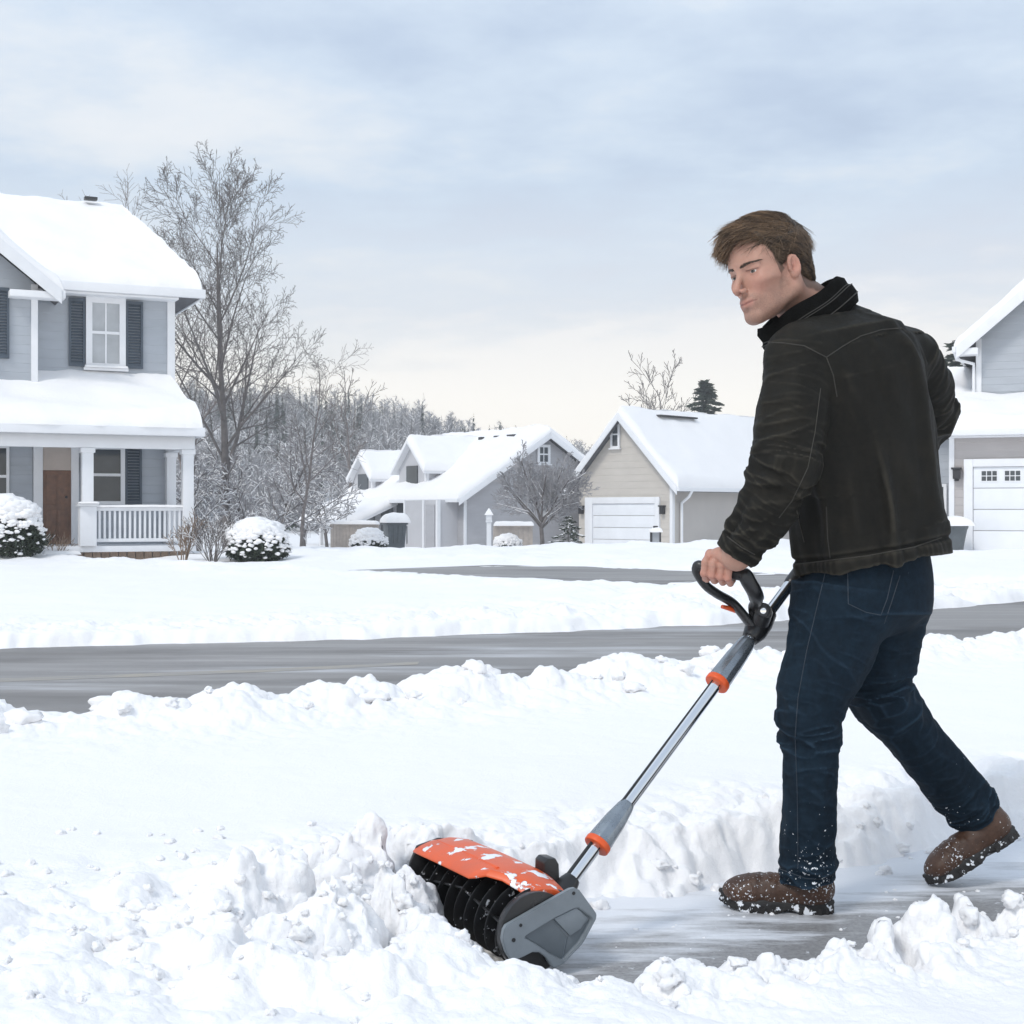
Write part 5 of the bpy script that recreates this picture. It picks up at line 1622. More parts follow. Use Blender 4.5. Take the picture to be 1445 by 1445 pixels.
def atv(px, py, Y): return np.array(at(px, py, Y), f32)

# ------------------------------------------------------------------ materials for the person
def mat_skin():
    m = MT('skin', 0.5, (0.5, 0.3, 0.22), spec=0.35)
    at_ = m.node('ShaderNodeVertexColor'); at_.layer_name = 'Col'
    n = m.noise(60, 5, 0.65); n2 = m.noise(420, 3, 0.6)
    c = m.mix(0.14, at_.outputs[0], m.ramp(n, [(0.3, (0.30, 0.13, 0.09)), (0.7, (0.62, 0.40, 0.30))]))
    m.b.inputs['Subsurface Weight'].default_value = 0.12
    m.b.inputs['Subsurface Radius'].default_value = (1.0, 0.35, 0.2)
    m.b.inputs['Subsurface Scale'].default_value = 0.006
    return m.out(Base_Color=c, Normal=m.bump(n2, 0.25, 0.0012, m.bump(n, 0.2, 0.002)))
M['skin'] = mat_skin()
def mat_hair():
    m = MT('brown_hair', 0.42, (0.06, 0.04, 0.025), spec=0.5)
    at_ = m.node('ShaderNodeVertexColor'); at_.layer_name = 'Col'
    return m.out(Base_Color=at_.outputs[0])
M['hair'] = mat_hair()
M['eye_white'] = mat_plain('eye_white', (0.62, 0.58, 0.55), 0.15, var=0.04)
M['iris'] = mat_plain('grey_brown_iris', (0.10, 0.085, 0.07), 0.1, var=0.3, scale=300)
M['pupil'] = mat_plain('pupil', (0.006, 0.006, 0.006), 0.05, var=0.0)

# ------------------------------------------------------------------ head
YAW, PITCH, ROLL = R(31), R(11), R(7)
fw0 = np.array((-math.cos(YAW), -math.sin(YAW), 0.0)); lf0 = np.array((math.sin(YAW), -math.cos(YAW), 0.0)); up0 = np.array((0, 0, 1.0))
f1 = fw0 * math.cos(PITCH) - up0 * math.sin(PITCH); u1 = up0 * math.cos(PITCH) + fw0 * math.sin(PITCH)
l1 = lf0 * math.cos(ROLL) + u1 * math.sin(ROLL); u1 = u1 * math.cos(ROLL) - lf0 * math.sin(ROLL)
HM = np.stack([f1, l1, u1], 1).astype(f32)                  # columns: forward, left, up
HS = 1.04
HC = atv(1085, 381, 3.44)
def h2w(q): return (np.asarray(q, f32) * HS) @ HM.T + HC
def w2h(p): return ((np.asarray(p, f32) - HC) @ HM) / HS

def head_fn(q):
    """q in head space: x forward, y left, z up, origin between the ears at eye level"""
    ay = np.abs(q[:, 1]); qs = np.stack([q[:, 0], ay, q[:, 2]], 1)      # mirrored half
    d = sd_ell(q, (-0.012, 0, 0.036), (0.098, 0.0765, 0.086))
    d = smin(d, sd_ell(q, (0.035, 0, 0.030), (0.058, 0.062, 0.052)), 0.02)      # forehead
    d = smin(d, sd_ell(q, (0.028, 0, -0.028), (0.060, 0.060, 0.070)), 0.02)     # mid face
    d = smin(d, sd_ell(q, (0.040, 0, -0.074), (0.046, 0.043, 0.040)), 0.018)    # muzzle and jaw
    d = smin(d, sd_cone(qs, (-0.006, 0.052, -0.058), (0.068, 0.012, -0.102), 0.018, 0.0150), 0.024)
    d = smin(d, sd_cone(qs, (-0.012, 0.057, -0.022), (-0.006, 0.052, -0.058), 0.018, 0.019), 0.02)
    d = smin(d, sd_ell(q, (0.076, 0, -0.1035), (0.018, 0.022, 0.016)), 0.014)    # chin
    d = smin(d, sd_ell(qs, (0.054, 0.042, -0.024), (0.026, 0.021, 0.017)), 0.022)   # cheekbone
    d = smin(d, sd_cone(qs, (0.0820, 0.011, 0.017), (0.067, 0.043, 0.019), 0.0095, 0.0085), 0.014)  # brow
    # eye sockets
    d = smax(d, -sd_ell(qs, (0.096, 0.0335, -0.003), (0.019, 0.0165, 0.0110)), 0.012)
    # nose
    d = smin(d, sd_cone(q, (0.0835, 0, 0.006), (0.110, 0, -0.034), 0.0070, 0.0080), 0.010)
    d = smin(d, sd_sph(q, (0.1115, 0, -0.0380), 0.0080), 0.006)
    d = smin(d, sd_ell(qs, (0.0985, 0.0120, -0.0420), (0.010, 0.0058, 0.0060)), 0.005)
    d = smax(d, -sd_ell(qs, (0.1035, 0.0065, -0.0495), (0.006, 0.0034, 0.0040)), 0.003)
    # eyelids: a ball with a slit
    lid = sd_sph(qs, (0.0675, 0.0325, -0.002), 0.0152)
    slit = sd_ell(qs, (0.0835, 0.0335, -0.0036), (0.012, 0.0140, 0.0033))
    lid = smax(lid, -slit, 0.0015)
    d = smin(d, lid, 0.003)
    d = smin(d, sd_cone(qs, (0.0815, 0.020, 0.0055), (0.0725, 0.047, 0.0030), 0.0042, 0.0036), 0.005)   # upper lid fold
    # mouth
    d = smin(d, sd_ell(q, (0.072, 0, -0.069), (0.026, 0.030, 0.022)), 0.014)
    d = smin(d, sd_cone(qs, (0.0948, 0.004, -0.0655), (0.0825, 0.0280, -0.0685), 0.0044, 0.0020), 0.004)
    d = smin(d, sd_cone(qs, (0.0930, 0.000, -0.0772), (0.0820, 0.0250, -0.0705), 0.0055, 0.0022), 0.004)
    d = smax(d, -sd_cone(qs, (0.1030, 0.000, -0.0712), (0.0850, 0.0320, -0.0675), 0.0020, 0.0016), 0.0022)
    d = smax(d, -sd_ell(q, (0.096, 0, -0.0875), (0.006, 0.013, 0.0040)), 0.006)
    d = smax(d, -sd_cone(q, (0.1035, 0, -0.052), (0.1015, 0, -0.060), 0.0016, 0.0022), 0.004)
    # nasolabial crease and cheek hollow
    d = smax(d, -sd_cone(qs, (0.0905, 0.0195, -0.044), (0.0825, 0.0315, -0.068), 0.0014, 0.0012), 0.006)
    d = smax(d, -sd_ell(qs, (0.040, 0.066, -0.060), (0.028, 0.008, 0.018)), 0.020)
    # ears
    er = rotm((0.95, -0.22, -0.12), (0.25, 0.96, 0.0))
    qm = qs; ec_ = np.array((-0.004, 0.076, -0.012), f32); qs = (qs - ec_) / 0.88 + ec_
    e = sd_ell(qs, (-0.006, 0.0785, -0.010), (0.0185, 0.0085, 0.0300), er)
    e = smin(e, sd_ell(qs, (-0.001, 0.0770, -0.034), (0.0095, 0.0065, 0.0105), er), 0.006)
    e = smax(e, -sd_ell(qs, (-0.0035, 0.0900, -0.0060), (0.0130, 0.0120, 0.0225), er), 0.0022)
    e = smin(e, sd_cone(qs, (-0.009, 0.0785, -0.022), (-0.008, 0.0805, 0.006), 0.0030, 0.0030), 0.004)
    e = smax(e, -sd_ell(qs, (0.001, 0.0850, -0.015), (0.0070, 0.0140, 0.0090)), 0.002)
    e = smin(e, sd_ell(qs, (0.0085, 0.0765, -0.016), (0.0035, 0.0040, 0.0065)), 0.004)
    # rolled rim
    for k in range(7):
        a0, a1 = R(-35 + 38 * k), R(-35 + 38 * (k + 1))
        c0 = np.array((-0.006, 0.0815, -0.009)) + np.array((0.0135 * math.cos(a0), -0.003 * math.cos(a0), 0.0245 * math.sin(a0)))
        c1 = np.array((-0.006, 0.0815, -0.009)) + np.array((0.0135 * math.cos(a1), -0.003 * math.cos(a1), 0.0245 * math.sin(a1)))
        e = smin(e, sd_cone(qs, c0, c1, 0.0028, 0.0028), 0.0025)
    d = smin(d, e * 0.88, 0.004)
    return d
NB = w2h(atv(1163, 452, 3.49))                  # base of the neck, in head space
NECK0 = np.array((-0.030, 0, -0.045), f32)
def neck_fn(q):
    d = sd_chain(q, [NECK0, NECK0 * 0.45 + NB * 0.55, NB], [0.056, 0.057, 0.064], 0.01)
    qs = np.stack([q[:, 0], np.abs(q[:, 1]), q[:, 2]], 1)
    d = smin(d, sd_cone(qs, (-0.018, 0.056, -0.045), NB * 0.9 + np.array((0.05, 0.018, 0.0), f32), 0.013, 0.011), 0.014)
    d = smin(d, sd_ell(q, NECK0 * 0.4 + NB * 0.6 + np.array((0.055, 0, 0.01), f32), (0.012, 0.011, 0.018)), 0.014)
    return d
def full_head(q): return smin(head_fn(q), neck_fn(q), 0.018)

def build_head():
    V, Q = sculpt(full_head, (-0.135, -0.100, -0.200), (0.130, 0.100, 0.135), 0.0017)
    V = smooth_mesh(V, Q, 2, 0.4)
    x, y, z = V.T; ay = np.abs(y)
    base = np.array((0.43, 0.245, 0.185), f32)
    C = np.repeat(base[None], len(V), 0)
    def blend(w, col): C[:] = C * (1 - w[:, None]) + np.array(col, f32) * w[:, None]
    g = lambda cx, cy, cz, r: np.exp(-(((x - cx) ** 2 + (ay - cy) ** 2 + (z - cz) ** 2) / (r * r)))
    blend(0.45 * g(0.075, 0.040, -0.035, 0.026), (0.52, 0.22, 0.17))            # cheeks
    blend(0.40 * g(0.108, 0.0, -0.040, 0.016), (0.52, 0.22, 0.17))              # nose
    blend(0.55 * g(-0.004, 0.082, -0.010, 0.028), (0.52, 0.21, 0.16))           # ears
    n = pn3(V * 420); n2 = pn3(V * 60)
    jaw = sstep(-0.040, -0.064, z + 0.25 * (ay - 0.03) * (ay > 0.03)) * sstep(-0.03, 0.0, x) * sstep(-0.150, -0.112, z)
    jaw = np.maximum(jaw, sstep(0.016, 0.006, np.abs(x - 0.012 + 0.25 * (z + 0.02))) * sstep(0.015, -0.005, z) * sstep(-0.075, -0.05, z) * (ay > 0.045) * 0.9)
    lips = np.exp(-((z + 0.0710) / 0.0080) ** 2) * sstep(0.029, 0.020, ay) * sstep(0.084, 0.091, x)
    must = np.exp(-((z + 0.057) / 0.006) ** 2) * sstep(0.03, 0.02, ay) * (x > 0.08)
    st = np.clip(np.maximum(jaw * 0.62, must * 0.75) * (0.62 + 0.5 * n + 0.25 * n2), 0, 0.6) * (1 - lips)
    blend(st, (0.13, 0.085, 0.065))
    blend(0.75 * lips, (0.40, 0.155, 0.13))
    blend(0.85 * np.exp(-((z + 0.0712 - 0.12 * np.maximum(ay - 0.004, 0)) / 0.0019) ** 2) * sstep(0.032, 0.027, ay) * (x > 0.080), (0.12, 0.035, 0.03))
    blend(0.45 * np.exp(-(((ay - 0.0335) / 0.017) ** 2 + ((z + 0.004) / 0.011) ** 2)) * (x > 0.05), (0.30, 0.14, 0.11))
    blend(0.75 * np.exp(-((z - (0.0012 - 0.10 * np.maximum(ay - 0.036, 0))) / 0.0014) ** 2) * sstep(0.0165, 0.0145, np.abs(ay - 0.0335)) * (x > 0.07), (0.05, 0.025, 0.02))
    # skin under the hair is dark with roots
    scalp = hair_mask(V)
    blend(0.85 * np.clip(scalp, 0, 1), (0.05, 0.035, 0.025))
    return V, Q, C

def hair_mask(V):
    """>0 where hair grows: everything above a hairline that runs forehead - temple - ear - nape"""
    x, y, z = V.T; ay = np.abs(y)
    line = np.interp(x, [-0.12, -0.075, -0.045, -0.025, -0.004, 0.010, 0.024, 0.038, 0.052, 0.068, 0.085, 0.12],
                        [-0.085, -0.078, -0.062, -0.010, 0.016, -0.012, -0.026, 0.016, 0.044, 0.066, 0.078, 0.085])
    line = line + 0.003 * pn3(V * 130)
    # the ear itself stays bare
    ear = ((x + 0.006) / 0.024) ** 2 + ((z + 0.010) / 0.036) ** 2 < 1
    out = sstep(-0.002, 0.006, z - line)
    out = np.where(ear & (ay > 0.066), 0, out)
    return out

def hair_cap_fn(q):
    """the mass of the hair: the cranium grown outward, thickest at the top and the fringe"""
    x, y, z = q.T; ay = np.abs(y)
    d = sd_ell(q, (-0.014, 0, 0.040), (0.101, 0.0800, 0.090))
    top = sd_ell(q, (0.004, 0, 0.062), (0.092, 0.070, 0.068))
    d = smin(d, top, 0.02)
    d = smin(d, sd_ell(q, (0.053, 0.006, 0.087), (0.044, 0.050, 0.030)), 0.02)
    d = smin(d, sd_ell(q, (-0.070, 0, -0.030), (0.036, 0.054, 0.050)), 0.025)
    flow = 0.0035 * pn3(np.stack([x * 16, y * 75, z * 55], 1)) + 0.002 * pn3(np.stack([x * 40, y * 160, z * 120], 1))
    d = d + flow
    line = np.interp(x, [-0.12, -0.075, -0.045, -0.025, -0.004, 0.010, 0.024, 0.038, 0.052, 0.068, 0.085, 0.12],
                        [-0.080, -0.072, -0.055, -0.004, 0.018, -0.006, -0.016, 0.022, 0.050, 0.072, 0.083, 0.09])
    d = smax(d, (line - z) * 0.8, 0.012)
    d = np.maximum(d, -(sd_ell(np.stack([x, ay, z], 1), (-0.004, 0.088, -0.012), (0.024, 0.022, 0.036))))
    return d

def build_hair(parent):
    V, Q = sculpt(hair_cap_fn, (-0.130, -0.098, -0.10), (0.130, 0.098, 0.165), 0.0022)
    V = smooth_mesh(V, Q, 1, 0.4)
    r = np.random.default_rng(3)
    n1 = pn3(np.stack([V[:, 0] * 20, V[:, 1] * 140, V[:, 2] * 120], 1))
    C = np.array((0.030, 0.020, 0.013), f32) * (1 + 0.6 * n1[:, None])
    vs = [V]; cs = [C]; qs = [Q]; off = len(V)
    # strands
    strands = []; meta = []
    cand = V[r.integers(0, len(V), 22000)]
    cl_ = np.stack([pn3(cand * 62), pn3(cand * 62 + 9.3), pn3(cand * 62 + 21.7)], 1); ci = 0
    for p in cand:
        x, y, z = p; ay = abs(y)
        ctr = np.array((-0.012, 0, 0.03)); nrm = (p - ctr) / np.array((0.1, 0.077, 0.088)) ** 2; nrm /= np.linalg.norm(nrm)
        topw = float(np.clip((z + r.normal(0, 0.010) - 0.045) / 0.045, 0, 1)); front = float(np.clip((x + 0.005) / 0.06, 0, 1)); back = float(np.clip((-x - 0.03) / 0.05, 0, 1))
        # parted on his left: the top sweeps forward and across to the right, the side sweeps back over the ear
        side_w = (1 - topw) * (1 - back)
        fr_ = float(np.clip((x + 0.075) / 0.05, 0, 1))
        fl = np.array((0.85, -0.50, 0.10)) * topw * fr_ + np.array((-0.90, 0.0, -0.28)) * side_w + np.array((-0.45, 0, -0.90)) * (1 - topw) * back + np.array((-0.6, -0.2, -0.4)) * topw * (1 - fr_)
        n3 = cl_[ci]; ci += 1
        fl = fl + r.normal(0, 0.035, 3) + 0.38 * n3
        fl -= nrm * (fl @ nrm); fl /= np.linalg.norm(fl) + 1e-6
        L = 0.040 + 0.022 * topw + 0.006 * topw * front
        if z < 0.0: L = 0.022
        if x > 0.060 and z > 0.05: L *= 0.80
        L *= r.uniform(0.7, 1.12) * (1 + 0.25 * float(n3[0]))
        lift = 0.03 + 0.16 * topw * (0.5 + 0.7 * float(n3[1])) + 0.34 * front * topw * (0.45 + 0.8 * float(n3[2])) + 0.05 * r.random()
        pts = [p - nrm * 0.004]; d = fl + nrm * lift; d /= np.linalg.norm(d)
        cur = pts[0].copy(); ns = 6
        curl = r.normal(0, 0.05, 3) + 0.10 * n3[::-1]
        for i in range(ns):
            d = d - nrm * (0.085 - 0.05 * front * topw) + curl * 0.30 + np.array((0, 0, -0.02 - 0.03 * front * topw)); d /= np.linalg.norm(d)
            cur = cur + d * L / ns
            pts.append(cur.copy())
        strands.append(pts); meta.append((nrm, float(np.clip(0.28 + 1.0 * n3[0] + r.normal(0, 0.16), 0, 1)), topw))
    # keep every strand just outside the mass of hair
    S = np.array(strands, f32); NR = np.array([m_[0] for m_ in meta], f32)
    ns = S.shape[1] - 1
    off_ = (np.linspace(0.0, 1.0, ns + 1)[None] * r.uniform(0.0005, 0.0055, len(S))[:, None]).astype(f32)
    for _ in range(2):
        dd = hair_cap_fn(S.reshape(-1, 3)).reshape(S.shape[:2])
        S += NR[:, None] * np.clip(off_ - dd, 0, 0.03)[..., None]
    S[:, 1:-1] = 0.25 * S[:, :-2] + 0.5 * S[:, 1:-1] + 0.25 * S[:, 2:]
    for pts, (nrm, lt, topw) in zip(S, meta):
        rad = np.linspace(0.00062, 0.00016, ns + 1) * r.uniform(0.7, 1.5)
        t = np.gradient(pts, axis=0); t /= np.linalg.norm(t, axis=1)[:, None] + 1e-9
        a = np.cross(t, nrm); a /= np.linalg.norm(a, axis=1)[:, None] + 1e-9
        b = np.cross(t, a)
        ring = np.stack([a, -0.5 * a + 0.866 * b, -0.5 * a - 0.866 * b], 1) * rad[:, None, None]
        vv = (pts[:, None] + ring).reshape(-1, 3)
        i = np.arange(ns)[:, None] * 3; j = np.arange(3)[None]; j2 = (j + 1) % 3
        qs.append(np.stack([i + j, i + j2, i + 3 + j2, i + 3 + j], -1).reshape(-1, 4) + off); off += len(vv)
        vs.append(vv)
        base = np.array((0.040, 0.026, 0.017)) * (1 - lt) + np.array((0.25, 0.165, 0.10)) * lt
        base = base * (0.65 + 0.5 * topw)
        tip = np.linspace(0.85, 1.35, ns + 1)[:, None] * base
        cs.append(np.repeat(tip, 3, 0))
    V = h2w(np.concatenate(vs)); C = np.concatenate(cs)
    o = world_build('hair', V, np.concatenate(qs), M['hair'], parent)
    set_color(o, C.astype(f32))
    # eyebrows
    vs = []; qs = []; cs = []; off = 0
    tree = HEAD_BVH
    for sgn in (1, -1):
        for i in range(230):
            f = r.random(); yy = 0.010 + 0.045 * f
            zz = 0.0120 + 0.0050 * math.sin(min(1, f * 1.25) * math.pi * 0.62) + r.normal(0, 0.0013 * (1.1 - 0.6 * f))
            hit = tree.ray_cast(Vector((0.2, sgn * yy, zz)), Vector((-1, 0, 0)))
            if hit[0] is None: continue
            p = np.array(hit[0]); nrm = np.array(hit[1])
            d = np.array((-0.25, sgn * 0.85, 0.22 - 0.45 * f)); d -= nrm * (d @ nrm); d /= np.linalg.norm(d)
            pts = np.array([p, p + d * 0.0035 + nrm * 0.0009, p + d * 0.0075 + nrm * 0.0004])
            a = np.cross(d, nrm)
            rad = np.array((0.00045, 0.0004, 0.00012))
            ring = np.stack([a, -0.5 * a + 0.866 * nrm, -0.5 * a - 0.866 * nrm])[None] * rad[:, None, None]
            vv = (pts[:, None] + ring).reshape(-1, 3)
            ii = np.arange(2)[:, None] * 3; j = np.arange(3)[None]; j2 = (j + 1) % 3
            qs.append(np.stack([ii + j, ii + j2, ii + 3 + j2, ii + 3 + j], -1).reshape(-1, 4) + off); off += len(vv)
            vs.append(vv); cs.append(np.full((len(vv), 3), (0.050, 0.032, 0.021), f32))
    o = world_build('eyebrows', h2w(np.concatenate(vs)), np.concatenate(qs), M['hair'], parent)
    set_color(o, np.concatenate(cs))

def build_eyes(parent):
    for sgn in (1, -1):
        c = np.array((0.0675, sgn * 0.0325, -0.002)); rr = 0.0138
        bm = bmesh.new(); bmesh.ops.create_uvsphere(bm, u_segments=32, v_segments=20, radius=1)
        bv = np.array([v.co for v in bm.verts], f32); me_f = [[v.index for v in f.verts] for f in bm.faces]; bm.free()
        look = np.array((0.93, 0.16, -0.07)); look /= np.linalg.norm(look)
        tri = np.array([f for f in me_f if len(f) == 3]); quad = np.array([f for f in me_f if len(f) == 4])
        e = world_build('eye', h2w(bv * rr + c), [tri, quad], M['eye_white'], parent)
        R_ = rotm(look, (0, 0, 1)); R_ = np.stack([R_[:, 1], R_[:, 2], R_[:, 0]], 1)
        def disc(rad, lift, name, mat, par):
            n = 24; vs = [look * (math.sqrt(rr * rr) + lift)]
            for q in (0.5, 1.0):
                for k in range(n):
                    a = 2 * math.pi * k / n; ra = rad * q
                    h = math.sqrt(rr * rr - ra * ra) + lift
                    vs.append(R_ @ np.array((math.cos(a) * ra, math.sin(a) * ra, h)))
            tr = np.array([(0, 1 + k, 1 + (k + 1) % n) for k in range(n)]); qd = np.array([(1 + k, 1 + n + k, 1 + n + (k + 1) % n, 1 + (k + 1) % n) for k in range(n)])
            return world_build(name, h2w(np.array(vs) + c), [tr, qd], mat, par)
        disc(0.0060, 0.0002, 'iris', M['iris'], e); disc(0.0026, 0.0005, 'pupil', M['pupil'], e)

# ------------------------------------------------------------------ clothing materials
def mat_jacket():
    m = MT('waxed_dark_jacket', 0.55, (0.02, 0.019, 0.016), spec=0.12)
    n = m.noise(7, 6, 0.65); n2 = m.noise(55, 6, 0.7); n3 = m.noise(420, 3, 0.6)
    geo = m.node('ShaderNodeNewGeometry')
    pt = m.ramp(geo.outputs['Pointiness'], [(0.503, 0.0), (0.535, 0.55), (0.60, 1.0)])
    c = m.ramp(n, [(0.30, (0.0062, 0.0062, 0.0056)), (0.52, (0.0112, 0.0106, 0.0086)), (0.72, (0.0215, 0.0190, 0.0140))])
    c = m.mix(0.35, c, m.ramp(n2, [(0.35, (0.0055, 0.0055, 0.005)), (0.7, (0.025, 0.023, 0.019))]))
    c = m.mix(m.math('MULTIPLY', pt, 0.65), c, (0.080, 0.072, 0.056))  # raised folds lightened: wear, and fold highlights put into the colour
    nb = m.bump(n2, 0.25, 0.004); nb = m.bump(n3, 0.3, 0.0015, nb)
    return m.out(Base_Color=c, Roughness=m.ramp(n2, [(0.3, 0.55), (0.7, 0.78)]), Normal=nb)
M['jacket'] = mat_jacket()
M['collar'] = mat_plain('black_corduroy_collar', (0.0042, 0.0042, 0.004), 0.9, var=0.4, scale=40, bump=0.002, bscale=260, spec=0.08)
M['collar_edge'] = mat_plain('lighter_collar_edge', (0.026, 0.024, 0.020), 0.7, var=0.4, scale=60)  # edge made lighter than the collar: a seam highlight put into the colour
M['seam'] = mat_plain('lighter_seam_thread', (0.030, 0.027, 0.021), 0.7, var=0.4, scale=60)  # thread lightened to carry the seam's highlight in its colour
def snow_specks(m, base, lo, hi, amt, scale=70, thr=0.665):
    """flakes of real snow stuck to the cloth, thinning out with height"""
    sep = m.node('ShaderNodeSeparateXYZ'); m.l.new(m.tc.outputs['Object'], sep.inputs[0])
    hf = m.node('ShaderNodeMapRange'); m.l.new(sep.outputs[2], hf.inputs[0])
    hf.inputs[1].default_value = lo; hf.inputs[2].default_value = hi; hf.inputs[3].default_value = 1; hf.inputs[4].default_value = 0
    n = m.noise(scale, 3, 0.55); nb = m.noise(12, 4, 0.6)
    v = m.math('ADD', m.math('MULTIPLY', n, 0.75), m.math('ADD', m.math('MULTIPLY', nb, 0.25), m.math('MULTIPLY', hf.outputs[0], amt)))
    f = m.ramp(v, [(thr, 0.0), (thr + 0.02, 1.0)])
    return m.mix(f, base, (0.84, 0.86, 0.89)), f
def mat_jeans():
    m = MT('dark_blue_jeans', 0.8, (0.012, 0.02, 0.035), spec=0.10)
    n = m.noise(5, 6, 0.65); n2 = m.noise(60, 5, 0.7); n3 = m.noise(700, 2, 0.6, m.coords((1, 1, 0.5)))
    c = m.ramp(n, [(0.30, (0.0040, 0.0092, 0.0150)), (0.52, (0.0065, 0.0145, 0.0235)), (0.74, (0.0150, 0.0310, 0.0480))])
    c = m.mix(0.25, c, m.ramp(n2, [(0.35, (0.0035, 0.006, 0.011)), (0.72, (0.016, 0.036, 0.060))]))
    geo = m.node('ShaderNodeNewGeometry')
    pt = m.ramp(geo.outputs['Pointiness'], [(0.503, 0.0), (0.56, 1.0)])
    c = m.mix(m.math('MULTIPLY', pt, 0.7), c, (0.035, 0.065, 0.100))
    c, f = snow_specks(m, c, 0.05, 0.36, 0.125, 120, 0.715)
    nb = m.bump(n2, 0.2, 0.004); nb = m.bump(n3, 0.35, 0.001, nb); nb = m.bump(f, 0.5, 0.004, nb)
    return m.out(Base_Color=c, Normal=nb)
M['jeans'] = mat_jeans()
def mat_boot():
    m = MT('brown_boot_leather', 0.5, (0.10, 0.05, 0.03), spec=0.4)
    n = m.noise(14, 6, 0.65); n2 = m.noise(110, 5, 0.7)
    c = m.ramp(n, [(0.30, (0.030, 0.014, 0.008)), (0.55, (0.062, 0.029, 0.016)), (0.75, (0.11, 0.056, 0.034))])
    c = m.mix(0.3, c, m.ramp(n2, [(0.35, (0.03, 0.014, 0.008)), (0.7, (0.15, 0.08, 0.05))]))
    c, f = snow_specks(m, c, 0.00, 0.24, 0.10, 170)
    nb = m.bump(n2, 0.35, 0.003); nb = m.bump(f, 0.6, 0.004, nb)
    return m.out(Base_Color=c, Roughness=m.ramp(n2, [(0.3, 0.38), (0.7, 0.6)]), Normal=nb)
M['boot'] = mat_boot()
def mat_sole():
    m = MT('black_rubber_sole', 0.7, (0.02, 0.02, 0.02))
    n = m.noise(40, 5, 0.65)
    c = m.ramp(n, [(0.3, (0.010, 0.009, 0.009)), (0.7, (0.030, 0.028, 0.027))])
    c, f = snow_specks(m, c, 0.0, 0.22, 0.13, 60)
    return m.out(Base_Color=c, Normal=m.bump(f, 0.6, 0.005))
M['sole'] = mat_sole()

# ------------------------------------------------------------------ the man
MAN = thing('person', 'man in dark jacket, blue jeans and brown boots pushing the power shovel', 'person', (0.85, 3.5, 0))

SIDE_T = np.array((-0.70, -0.714, 0.0), f32)           # towards his left shoulder
# ---- jacket torso
T_PTS = [atv(1232, 790, 3.50), atv(1225, 745, 3.50), atv(1220, 680, 3.49), atv(1208, 600, 3.47), atv(1196, 535, 3.455), atv(1186, 492, 3.455), atv(1176, 468, 3.465), atv(1166, 450, 3.475)]
T_A = [0.222, 0.220, 0.222, 0.232, 0.238, 0.215, 0.120, 0.055]
T_B = [0.172, 0.170, 0.165, 0.165, 0.155, 0.135, 0.085, 0.050]
SHL, SHR = atv(1133, 505, 3.325), atv(1278, 505, 3.59)
ELL, WRL = atv(1111, 655, 3.262), atv(1041, 782, 3.345)
ELR, WRR = atv(1309, 592, 3.715), atv(1190, 750, 3.75)
NKB = atv(1170, 463, 3.475)

def folds(p, T, th, kth, kt, seed):
    q = np.stack([np.cos(th) * kth + seed, np.sin(th) * kth - seed, T * kt + seed * 0.7], 1)
    n = pn3(q)
    return n

def rings(T, th, kt, seed):
    n = pn3(np.stack([np.cos(th) * 0.7 + seed, np.sin(th) * 0.7, T * kt + 0.5 * np.sin(th + seed)], 1))
    return 0.55 * n + 0.75 * (np.clip(1 - 2.4 * np.abs(n), 0, 1) ** 1.5 - 0.3)

